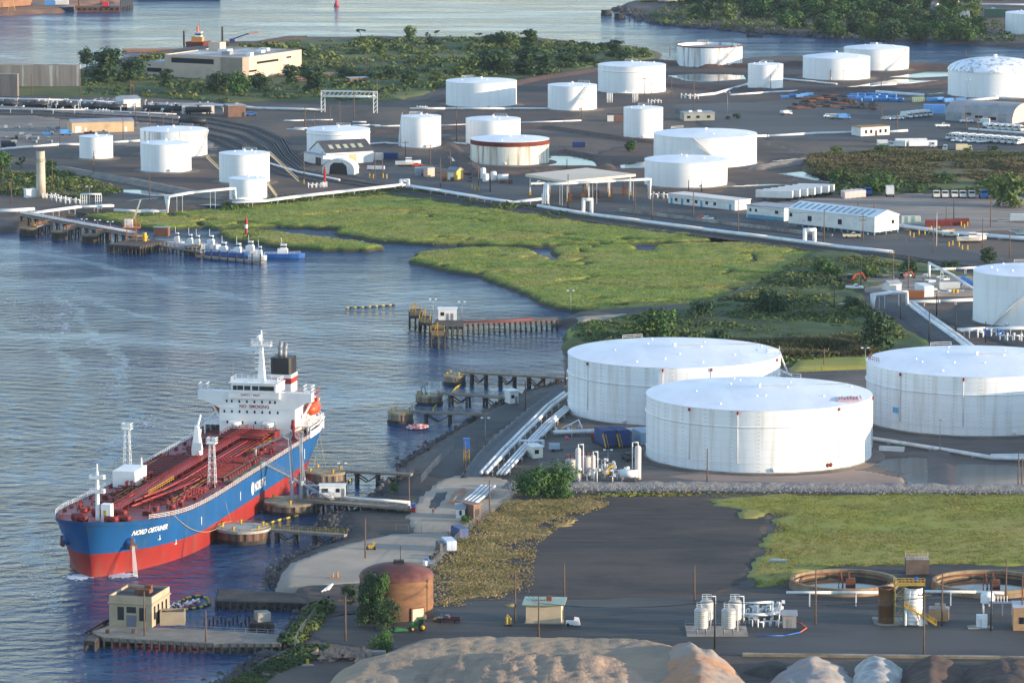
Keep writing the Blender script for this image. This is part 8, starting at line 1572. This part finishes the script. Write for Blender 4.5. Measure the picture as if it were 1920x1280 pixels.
p=g(1040,846);t=T("generator_trailer","pale generator trailer right of the cream site cabin","generator",p);b=MB();b.box(-1.6,1.4,-.8,.8,.7,2.2);b.build("housing",mat("pale blue grey",(170,186,200)),t);b=MB();b.box(-1.2,2.4,-.5,.5,.4,.7);b.build("frame",M_DARK,t);wheels(t,(-.4,),1.8,.4)
for i,(px,lab)in enumerate(((1146,"left dark blue slanted settling box with yellow stair"),(1172,"right dark blue slanted settling box with yellow stair"))):
 p=g(px,838-i);t=T("settling_box",lab,"settling box",p,-1.25,"dark blue settling boxes");b=MB();b.add([(0,-2,.3),(9,-2,1.2),(9,2,1.2),(0,2,.3),(-.4,-2,3.6),(9,-2,4.4),(9,2,4.4),(-.4,2,3.6)][:0]+[(-9,-1.8,.4),(0,-1.8,.4),(0,1.8,.4),(-9,1.8,.4),(-9,-1.8,4.4),(-1.2,-1.8,4.4),(-1.2,1.8,4.4),(-9,1.8,4.4)],[(0,3,2,1),(4,5,6,7),(0,1,5,4),(1,2,6,5),(2,3,7,6),(3,0,4,7)]);b.build("box",M_BLUEC,t);b=MB();b.beam((-.4,-2.3,3.6),(2.2,-2.3,.3),.25,.6);b.beam((-.4,-1.5,3.6),(2.2,-1.5,.3),.1,.3);b.build("stair",M_YEL,t);b=MB();b.box(-9,2.4,-2.4,2.2,0,.35);b.build("base",M_DARK,t)
veh('dump',"rusty red skip full of scrap left of the blue boxes",1122,828,-1.2,None,M_RED2,.9);veh('pickup',"dark truck parked before the near tank's left edge",1178,862,-1.3,None,mat("dark green grey paint",(58,64,66),rough=.35),1.2);veh('cont',"pale blue tank box behind the near tank's left edge",1205,830,-1.3,None,mat("pale blue box",(168,188,206)),1.4)
for i,(px,yb,yt,rr_,lab)in enumerate(((1084,902,836,.75,"tallest pale upright column in the pipe yard, behind the tree"),(1112,900,850,.6,"thinner pale column in the middle of the pipe yard"),(1196,898,832,.85,"pale column with bent pipe at the near tank's edge"))):
 p=g(px,yb);h=(yb-yt)*p.y/FOC;t=T("process_column",lab,"column",p,0,"pale columns of the pipe yard");b=MB();b.smooth=True;b.lathe([(rr_,.6),(rr_,h*.92),(rr_*.7,h*.97),(.01,h)],18,cap=False);b.build("shell",mat("pale pink white paint",(214,200,190),(196,184,176),.3,.5),t);b=MB();b.cyl(0,0,0,.6,rr_*1.1,10);b.build("skirt",M_STEEL,t);b=MB();s=-1 if i==2 else 1;b.path([(0,0,h),(0,0,h+.7),(s*(rr_+.6),0,h+.7),(s*(rr_+.6),0,2.2)],.15,7);b.build("pipe",M_PIPE,t)
p=g(1179,902);t=T("horizontal_tank","white horizontal tank on legs at the foot of the pale column","tank",p);b=MB();b.smooth=True;b.tube((-2.4,0,2.0),(2.4,0,2.0),1.05,16);b.build("shell",M_WSTEEL,t)
for x in(-1.8,1.8):b=MB();b.box(x-.15,x+.15,-.8,.8,0,1.4);b.build("leg",M_STEEL,t)
for i,(px,yb,lab)in enumerate(((1070,890,"grey squat tank behind the tree in the pipe yard"),(1100,884,"grey squat tank between the two pale columns"))):
 p=g(px,yb);t=T("squat_tank",lab,"tank",p,0,"grey squat tanks of the pipe yard");b=MB();b.cyl(0,0,0,4.2,1.4,18);b.build("shell",mat("greyish tank",(188,180,174),(164,158,154),.3,.6),t);b=MB();b.rail([(1.4*cos(q),1.4*sin(q),4.2)for q in np.linspace(0,2*pi,9)],1.1,.06,2);b.build("railing",M_RUST,t)
p=g(1138,892);t=T("tipping_hopper","bright yellow tipping hopper in the pipe yard","hopper",p,.4);b=MB();b.add([(-1.2,-.7,.6),(.6,-.7,.6),(.6,.7,.6),(-1.2,.7,.6),(-1.0,-.8,1.6),(1.7,-.8,3.2),(1.7,.8,3.2),(-1.0,.8,1.6)],[(0,3,2,1),(4,5,6,7),(0,1,5,4),(1,2,6,5),(2,3,7,6),(3,0,4,7)]);b.build("bin",M_YEL,t);b=MB();b.box(-1,1,-.6,.6,0,.6);b.build("frame",M_DARK,t)
pipeline("thin white pipe linking the pale columns of the pipe yard",[(1115,898,2.3),(1150,898,2.3),(1188,897,2.5)],.16,1,1,5,sr=.08)
pipeline("white pipe handrail frame behind the pipe yard",[(1055,812,1.5),(1085,808,3.2),(1092,812,1.2)],.2,1,1,6,sr=.1)
p=g(1063,830);t=T("pink_float","bright pink float on a thin pole in the pipe yard","float",p);b=MB();b.tube((0,0,0),(0,0,.9),.05,5);b.build("pole",M_STEEL,t);b=MB();b.smooth=True;b.ball((0,0,1.4),.5,9,1.2);b.build("ball",mat("bright pink",(224,84,124),rough=.4),t)
p=g(875,868);t=T("lookout_box","bright blue box on a yellow frame beside the quay road","box",p);b=MB();lattice(b,0,0,0,4.0,.8,.7,2);b.build("frame",M_YEL,t);b=MB();b.cbox((0,0,4.0),(1.6,1.6,2.6));b.cbox((0,0,6.6),(1.9,1.9,.25));b.build("box",M_PBLUE,t)
p=g(1672,845);t=T("open_trough","long white open trough lying by the pipeline between the tanks","trough",p,-.28);b=MB()
for q in((-3.4,3.4,-.9,-.75),(-3.4,3.4,.75,.9),(-3.4,-3.25,-.75,.75),(3.25,3.4,-.75,.75)):b.box(*q,0,1.2)
b.build("wall",M_WSTEEL,t);b=MB();b.box(-3.25,3.25,-.75,.75,0,.2);b.build("floor",M_DARK,t)
p=g(697,1030);t=T("mini_roller","small yellow machine on the gravel pad beside the bare pole","machine",p);b=MB();b.box(-.9,.5,-.5,.5,.5,1.2);b.box(.2,.8,-.4,.4,1.2,1.9);b.build("body",M_YEL,t);b=MB();b.tube((-1,-.6,.4),(-1,.6,.4),.4,10);b.tube((.8,-.6,.4),(.8,.6,.4),.4,10);b.build("roller",M_DARK,t)
p=g(628,1084);t=T("valve_stand","orange valve stand near the gravel pad's river edge","valve",p);b=MB();b.box(-1.2,1.2,-.5,.5,0,.3);b.cyl(-.5,0,.3,1.3,.2,7);b.cyl(.6,0,.3,1.7,.22,7);b.build("body",mat("dull orange",(176,128,84),rough=.7),t)
for i in range(5):
 P=q3(603+i*3.2,1110-i*.8,.2+.12*(i%2));b=MB();b.tube((0,0,0),(1.6-.2*i,6.5,.1),.2,7);ob=b.build("spare_pipe",M_PIPE);ob.location=P;tag(ob,"white spare pipe in the small stack on the dirt by the timber dock","pipe","spare white pipes by the timber dock")
p=g(806,1062);rr=random.Random(2)
for i,(px,py,m_,lab)in enumerate(((797,1060,M_WHITEW,"white drum in the clutter by the silo fence"),(801,1056,M_PBLUE,"blue drum in the clutter by the silo fence"),(812,1048,M_DARK,"dark crate in the clutter by the silo fence"),(820,1043,M_DARK,"dark bin at the far end of the silo fence clutter"))):
 t=tag((MB().cyl(0,0,0,1.2,.55,10)if i<2 else MB().cbox((0,0,0),(1.6,1.2,.9),.4)).build("drum" if i<2 else "crate",m_),lab,"drum" if i<2 else "crate");t.location=g(px,py)
b=MB();p=g(775,960);t=T("toilet_cabin","small blue and red cabin at the jetty gate","cabin",p);b.cbox((0,0,0),(1.1,1.1,1.4));b.build("base",M_RED,t);b=MB();b.cbox((0,0,1.4),(1.1,1.1,.9));b.build("top",M_PBLUE,t)
M_CHAIN=mat("chain link",(128,130,132),(110,112,114),1,.6)
def fence(label,pts,h=2.0,step=2.6,wires=6,z=GZ):
 P=[g(x,y,z)for x,y in pts];o=P[0];t=T("chain_link_fence",label,"fence",o,0,"chain link fences");b=MB();c=MB()
 for a,e in zip(P[:-1],P[1:]):
  n=max(1,int((e-a).length/step))
  for i in range(n+1):q=a.lerp(e,i/n);b=MB();b.beam(q,q+Vector((0,0,h)),.07,.07);b.build("post",M_STEEL,t,o)
  for k in range(wires):u=Vector((0,0,h*(k+1)/wires));c.beam(a+u,e+u,.022 if k<wires-1 else .05,.022 if k<wires-1 else .05)
  m=int((e-a).length/.7)
  for i in range(m):
   q=a.lerp(e,i/m);q2=a.lerp(e,min(1,(i+1.4)/m));c.beam(q,q2+Vector((0,0,h)),.015,.015)
 c.build("mesh_wires",M_CHAIN,t,o)
fence("chain link fence beside the old parking area by the timber dock",[(552,1216),(560,1196),(592,1152)]);fence("chain link fence between gravel pad and dry grass",[(808,1070),(846,1026),(880,994),(920,962),(965,932)]);fence("chain link gate across the gravel pad at the jetty",[(742,996),(790,998),(852,999)]);fence("chain link fence behind the near and rear large tanks",[(1466,702),(1540,698),(1622,698)]);fence("chain link fence along the railway's lot side",[(1190,392),(1290,405),(1420,420),(1560,438),(1700,455)],2.0,5,3);fence("low fence along the quay road's river side",[(790,905),(815,876),(850,842)])
p=g(1104,399);building("low concrete railway wall behind the tracks below the office hut",(1160,397),(1560,446),.5,1.1,M_CONC,M_CONC,name="boundary_wall",cat="wall",ov=.01)
def person(label,px,py,top,trousers,helmet,rz=0.0,stride=.12,z=GZ):
 p=g(px,py,z);t=T("person",label,"person",p,rz)
 V=[(0,0,.95),(0,0,1.15),(0,0,1.38),(0,0,1.5),(0,.02,1.6),(0,.03,1.72),(.1,0,.92),(.11,stride,.5),(.11,stride*.6,.08),(.11,stride*.6+.16,.04),(-.1,0,.92),(-.11,-stride,.5),(-.11,-stride*1.4,.08),(-.11,-stride*1.4+.16,.04),(.2,0,1.42),(.26,-.03,1.14),(.27,.12,.92),(.27,.17,.82),(-.2,0,1.42),(-.26,.04,1.14),(-.27,.14,.92),(-.27,.19,.82)]
 E=[(0,1),(1,2),(2,3),(3,4),(4,5),(0,6),(6,7),(7,8),(8,9),(0,10),(10,11),(11,12),(12,13),(2,14),(14,15),(15,16),(16,17),(2,18),(18,19),(19,20),(20,21)]
 R=[.15,.15,.16,.06,.09,.085,.1,.075,.05,.045,.1,.075,.05,.045,.07,.05,.04,.035,.07,.05,.04,.035]
 me=bpy.data.meshes.new("body");me.from_pydata(V,E,[]);o=bpy.data.objects.new("body",me);COL.objects.link(o)
 md=o.modifiers.new("skin",'SKIN');sk=me.skin_vertices[0].data if me.skin_vertices else None
 if sk is None:
  bpy.context.view_layer.objects.active=o;bpy.ops.mesh.customdata_skin_add();sk=me.skin_vertices[0].data
 for k,q in enumerate(R):sk[k].radius=(q,q*.8)
 sk[0].use_root=True;o.modifiers.new("ss",'SUBSURF').levels=1;o.modifiers["ss"].render_levels=1
 dg=bpy.context.evaluated_depsgraph_get();m2=bpy.data.meshes.new_from_object(o.evaluated_get(dg));bpy.data.objects.remove(o)
 m2 .materials.clear()
 bo=link("body",m2,None,t,[trousers,top,mat("skin",(196,148,120),rough=.6)])
 for f_ in m2 .polygons:zc=f_.center.z;f_.material_index=2 if zc>1.52 or(zc<.9 and abs(f_.center.x)>.22)else 1 if zc>.98 else 0;f_.use_smooth=True
 b=MB();b.smooth=True;b.lathe([(.13,1.70),(.12,1.78),(.08,1.84),(.01,1.86)],12,(0,.02,0),False);b.build("helmet",helmet,t)
person("person in orange overalls walking on the gravel ramp",812,965,mat("orange overalls",(216,88,40),rough=.8),MATS["orange overalls"],M_WSTEEL,.6);person("person in red vest and dark trousers by the brown shed",895,984,mat("red vest",(196,52,44),rough=.8),mat("dark trousers",(44,48,62),rough=.9),M_YEL,-.5)
def barge(label,px,py,L,w_,rz,hm,dm,h=2.6,tyres=0,name="deck_barge"):
 p=g(px,py,0);t=T(name,label,"barge",p,rz);b=MB();b.prismx([(-w_/2,-.8),(w_/2,-.8),(w_/2,h),(-w_/2,h)],-L/2+2,L/2-2);b.add([(-L/2+2,-w_/2,-.8),(-L/2+2,w_/2,-.8),(-L/2,w_/2,h-.8),(-L/2,-w_/2,h-.8),(-L/2,w_/2,h),(-L/2,-w_/2,h),(-L/2+2,w_/2,h),(-L/2+2,-w_/2,h)],[(0,1,2,3),(3,2,4,5),(5,4,6,7),(0,3,5,7),(1,6,4,2)]);b.build("hull",hm,t)
 b=MB();b.box(-L/2+.3,L/2-2.3,-w_/2+.3,w_/2-.3,h,h+.12);b.build("deck",dm,t)
 if tyres:
  b=MB()
  for k in range(tyres):x=-L/2+3+(L-6)*k/(tyres-1);b.tube((x,-w_/2-.35,h*.55),(x,-w_/2,h*.55),.8,10)
  b.build("tyre_fenders",M_TYRE,t)
 return t
M_HULLB=mat("brown barge hull",(112,72,56),(84,56,46),.2,.8)
barge("brown deck barge with a row of tyres, at the far left quay",186,22,30,9,.06,M_HULLB,mat("barge deck dirt",(96,84,76)),3.4,8)
p=g(198,15,3.5);t=T("crawler_crane","red crawler crane cab standing on the tyre lined barge","crane",p);b=MB();b.box(-2,2,-1.5,1.5,1.0,4.0);b.build("cab",mat("bright red crane",(206,54,56),(180,46,50),.4,.5),t);b=MB();b.box(-2.6,2.6,-1.8,-1,0,1);b.box(-2.6,2.6,1,1.8,0,1);b.build("track",M_DARK,t);b=MB();lattice(b,-2.6,0,2,11,.5,.4,4);b.build("boom",M_RED,t)
barge("dark barge with blue cargo moored left of the tyre lined barge",128,21,11,7,.1,M_BLACK,mat("blue deck cargo",(70,112,168)),2.6)
barge("very long dark barge moored at the top edge",338,0,56,10,0.0,mat("dark slate hull",(52,54,66)),M_DARK,2.4)
veh('cont',"blue container on the far left quay",94,10,.05,None,M_SKYB,1.1,z=2.6);veh('cont',"white container on the far left quay beside the blue one",115,9,.05,None,M_WHITEW,1.5,z=2.6)
for i,(px,py,h)in enumerate(((148,14,12),)):
 t=tag(MB().tube((0,0,-2),(0,0,10.5),.5,8).build("spud_pile",M_RUST),"tall brown spud pile beside the tyre lined barge","pile");t.location=g(px,py,0)
building("orange brick wharf house with scaffolding at the top left corner",(-40,18),(60,10),20,7,M_DOCKTAN,M_DOCKTAN,name="wharf_house",cat="building",z=2.5)
p=g(22,20,2.6);t=T("crane_frame","pale orange crane frame in front of the wharf house","crane",p);b=MB();lattice(b,0,0,0,7,2.2,1.0,4);b.build("frame",mat("pale orange steel",(216,164,104)),t)
pier_block("timber jetty right of the red crane at the far left quay",[(226,10),(248,9),(248,-2),(226,-2)],3,M_PILE,"timber_pier","pier")
p=g(631,11,0);t=T("channel_buoy","small red channel buoy alone in the far river","buoy",p);b=MB();b.cyl(0,0,-.3,1.0,1.7,12);b.lathe([(1.3,1.0),(.7,2.8),(.6,4.4),(.01,4.6)],12,cap=False);b.build("body",mat("faded red buoy",(196,62,76),rough=.6),t);b=MB();b.cyl(0,0,4.5,5.2,.25,7);b.build("lantern",M_STEEL,t)
barge("long tan barge moored behind the industrial building",300,97,42,8,.12,mat("tan barge hull",(140,104,82)),mat("tan barge deck",(166,134,110)),1.6)
barge("rusty barge with a crane jib right of the orange tugboat",450,84,26,8,.06,M_HULLB,M_RUST,1.6)
p=g(450,80,1.8);t=T("barge_crane","low blue grey crane jib lying on the rusty barge","crane",p);b=MB();b.box(-6,-3,-1,1,0,2.2);b.build("cab",M_BLUEC,t);b=MB();b.beam((-4,0,2),(5,0,5.2),.7,.7);b.build("jib",M_BLUEC,t);b=MB();b.beam((5,0,5.2),(11,0,6),.7,.7);b.build("jib_tip",mat("red white jib",(214,130,120)),t)
p=g(370,86,0);t=T("tug_boat","orange and white tugboat with tall mast behind the industrial building","tugboat",p,-.2);b=MB();b.add([(-6,-2.6,0),(4,-2.6,0),(7,0,0),(4,2.6,0),(-6,2.6,0),(-6.4,-3,2.2),(4.5,-3,2.4),(8,0,3.2),(4.5,3,2.4),(-6.4,3,2.2)],[(k,(k+1)%5,5+(k+1)%5,5+k)for k in range(5)]+[(5,6,7,8,9)]);b.build("hull",mat("dark red tug hull",(126,52,44)),t)
b=MB();b.box(-3,3.4,-2,2,2.3,5.2);b.build("deckhouse",mat("tug orange",(222,148,72),(206,130,62),.4,.6),t);b=MB();b.box(-1,2.6,-1.6,1.6,5.2,7.6);b.box(-1.4,3,-2,2,7.6,7.9);b.build("wheelhouse",M_WSHIP,t);b=MB();b.box(-.9,2.62,-1.62,1.62,6.2,7.1);b.build("window",M_GLASS,t);b=MB();b.cyl(.4,0,7.9,11.5,.9,8,.6);b.build("funnel",mat("salmon funnel",(206,120,96)),t);b=MB();b.tube((1.6,0,7.9),(1.6,0,15.5),.15,6);b.build("mast",M_STEEL,t)
for px,yb,yt,lab in((345,84,58,"tall dark pile left of the orange tugboat"),(417,80,50,"tall dark pile right of the orange tugboat")):
 p=g(px,yb,0);t=tag(MB().tube((0,0,-2),(0,0,(yb-yt)*p.y/FOC),.55,8).build("spud_pile",M_PILED),lab,"pile");t.location=p
pier_block("ruined brown landing at the scrub's river corner",[(490,80),(530,74),(575,70),(575,67),(525,70),(488,76)],2.4,M_HULLB,"timber_pier","pier")
for i,(xl,xr,yt,yb,lab)in enumerate(((1127,1147,20,29,"left ruined dark dolphin off the far bank"),(1152,1171,26,36,"right ruined dark dolphin off the far bank"))):dolphin(lab,xl,xr,yt,yb,cap=M_PILED,side=M_PILED,bollards=0,n=16)
for i in range(26):
 px=1172+i*9;py=36+.9*(px-1172)*.06+(i%3);ob=tag(MB().tube((0,0,-2),(0,0,1.6+.6*(i%3)),.4,6).build("old_pile",M_PILED),"rotten pile of the broken pier along the far bank","pile","rotten piles along the far bank");ob.location=g(px,py+(i>8)*5,0)
p=g(1415,69,0);t=tag(MB().cbox((0,0,-.5),(10,3,1.6)).cbox((-4,0,1.1),(1,1,1.2)).build("pontoon",M_PILED),"dark pontoon floating alone near the far bank","pontoon");t.location=p
for i,(px,py,L,m_,lab)in enumerate(((1222,4,18,mat("cream boat",(214,196,140)),"cream coloured boat moored at the far bank's tip"),(1252,5,12,M_WSHIP,"white boat behind the cream one at the far bank"),(1272,4,10,M_WSHIP,"small white boat right of the two moored at the far bank"))):boat(lab,px,py,L,.05,m_)
rr=random.Random(8)
for i in range(15):
 m_=[mat("far red container",(150,58,52)),M_RED2,M_WHITEW,mat("far maroon container",(110,48,48)),M_BLUEC][i%5];x=1395+i*36
 veh('cont',f"{['dull red', 'rusty red', 'white', 'maroon', 'navy'][i % 5]} container in the row at the top, {ORD[min(13, i)]} from the left",x,1+rr.uniform(-2,2),.05,"containers of the far yard at the top",m_,1.9,z=1.6)
for i,px in enumerate((1795,1815)):
 p=g(px,9,1.6);t=tag(MB().cyl(0,0,0,9,1.2,12).build("white_column",M_PIPE),["left of the two white columns beside the far pipes","right of the two white columns beside the far pipes"][i],"column");t.location=p
for i in range(7):veh('car',f"parked car in the far lot below the white columns, {ORD[i]} from the left",1792+i*12,21+(i%2),.1,"cars in the far lot",[M_WSHIP,M_BLACK,M_STEEL][i%3],1.2,z=1.6)
veh('cont',"dark green container beside the far bank's white tank",1866,34,0,None,mat("dark green container",(40,78,74)),2.2,z=1.6)
building("pale low shed roof among trees on the far bank",(1736,20),(1756,19),6,4,M_WHITEW,M_WHITEW,name="shed",cat="shed",z=1.6)
building("slate roofed house half hidden at the far bank's right wood edge",(1790,44),(1818,44),8,4.5,M_WHITEW,M_GREYR,roof='gable',rh=2.5,name="house",cat="house",z=1.6)
def clutter(nm,cat,label,group,area,n,m,mk,seed):
 rr=random.Random(seed);P=poly(area);Q=inside(P,n,np.random.default_rng(seed));first=None
 for k,q in enumerate(Q):
  if k%4==0:first=mk(rr)
  o=first if k%4==0 else None
  if o is None:o=src.copy();COL.objects.link(o)
  else:o=o.build(nm,m);src=o
  o.location=(q[0],q[1],GZ);o.rotation_euler.z=rr.uniform(-.4,.4);tag(o,label,cat,group)
def crate_(rr):w_,d_,h_=rr.uniform(1.2,3.5),rr.uniform(1,2),rr.uniform(.6,1.6);return MB().box(-w_/2,w_/2,-d_/2,d_/2,.15,h_).box(-w_/2,-w_/2+.2,-d_/2,d_/2,0,.15).box(w_/2-.2,w_/2,-d_/2,d_/2,0,.15)
def pipes_(rr):
 b=MB();L=rr.uniform(4,9)
 for k in range(rr.randint(2,5)):b.tube((-L/2,k*.55,.3),(L/2,k*.55,.3),.25,6)
 return b
def valve_(rr):
 b=MB();h=rr.uniform(1.4,3.2);b.tube((0,0,0),(0,0,h),.16,6);b.tube((-.9,0,h),(.9,0,h),.14,6);b.cbox((.5,0,h),(.7,.6,.6));return b
clutter("scrap_crate","crate","dark scrap crate in the cluttered yard below the blue dumpsters","scrap crates below the blue dumpsters",[(1480,190),(1580,188),(1660,198),(1640,208),(1500,204)],46,M_DARK,crate_,1)
clutter("pipe_stack","pipes","bundle of rusty pipes in the cluttered yard below the blue dumpsters","pipe bundles below the blue dumpsters",[(1500,180),(1600,176),(1600,204),(1480,206)],22,M_RUST,pipes_,2)
clutter("valve_post","valve","small white valve post beside the tank car track","valve posts beside the tank cars",[(0,196),(200,194),(420,206),(420,216),(200,212),(0,206)],90,M_PIPE,valve_,3)
clutter("supply_crate","crate","pale crate among the cars and huts of the depot","pale crates of the depot",[(1660,522),(1810,520),(1810,552),(1700,556)],16,M_WHITEW,crate_,4)
clutter("supply_crate","crate","grey crate on the gravel yard left of the tan warehouse","grey crates of the left gravel yard",[(0,240),(110,236),(110,268),(0,270)],22,M_STEEL,crate_,5)
clutter("pipe_stack","pipes","bundle of white pipes on the mud beside the railway curve","white pipe bundles by the railway curve",[(540,225),(640,222),(700,236),(560,262)],18,M_PIPE,pipes_,6)
clutter("valve_post","valve","white valve post in the pipe yard before the large tanks","valve posts of the pipe yard",[(1075,882),(1190,882),(1195,904),(1075,904)],26,M_PIPE,valve_,7)
clutter("scrap_crate","crate","small dark box on the asphalt beside the small white tanks","small boxes by the small white tanks",[(760,322),(890,318),(960,345),(840,348)],18,M_RUST,crate_,8)
clutter("valve_post","valve","valve post of the process skid beside the insulated vessels","valve posts of the process skid",[(1396,1150),(1465,1148),(1465,1172),(1396,1176)],16,M_PIPE,valve_,9)
pipeline("long white pipe along the loading track's far side",[(0,194,2.4),(120,197,2.4),(230,201,2.4)],.4,2,1.2,12)
pipeline("long white pipe along the loading track's near side",[(0,212,2.0),(160,214,2.0),(330,222,2.0)],.3,1,1.2,10)
b=MB();b.box(-2150,2150,-60,5200,-5.2,226);hz_=b.build("haze",None)
hm_=bpy.data.materials.new("thin summer haze");hm_.use_nodes=True;n_=hm_.node_tree.nodes;n_.remove(n_["Principled BSDF"])
pv=n_.new("ShaderNodeVolumePrincipled");pv.inputs["Color"].default_value=(.7,.84,1.0,1);pv.inputs["Density"].default_value=0.000015;pv.inputs["Anisotropy"].default_value=.2
hm_.node_tree.links.new(pv.outputs[0],n_["Material Output"].inputs["Volume"]);hz_.data.materials.clear();hz_.data.materials.append(hm_);tag(hz_,None,None,None,"stuff")
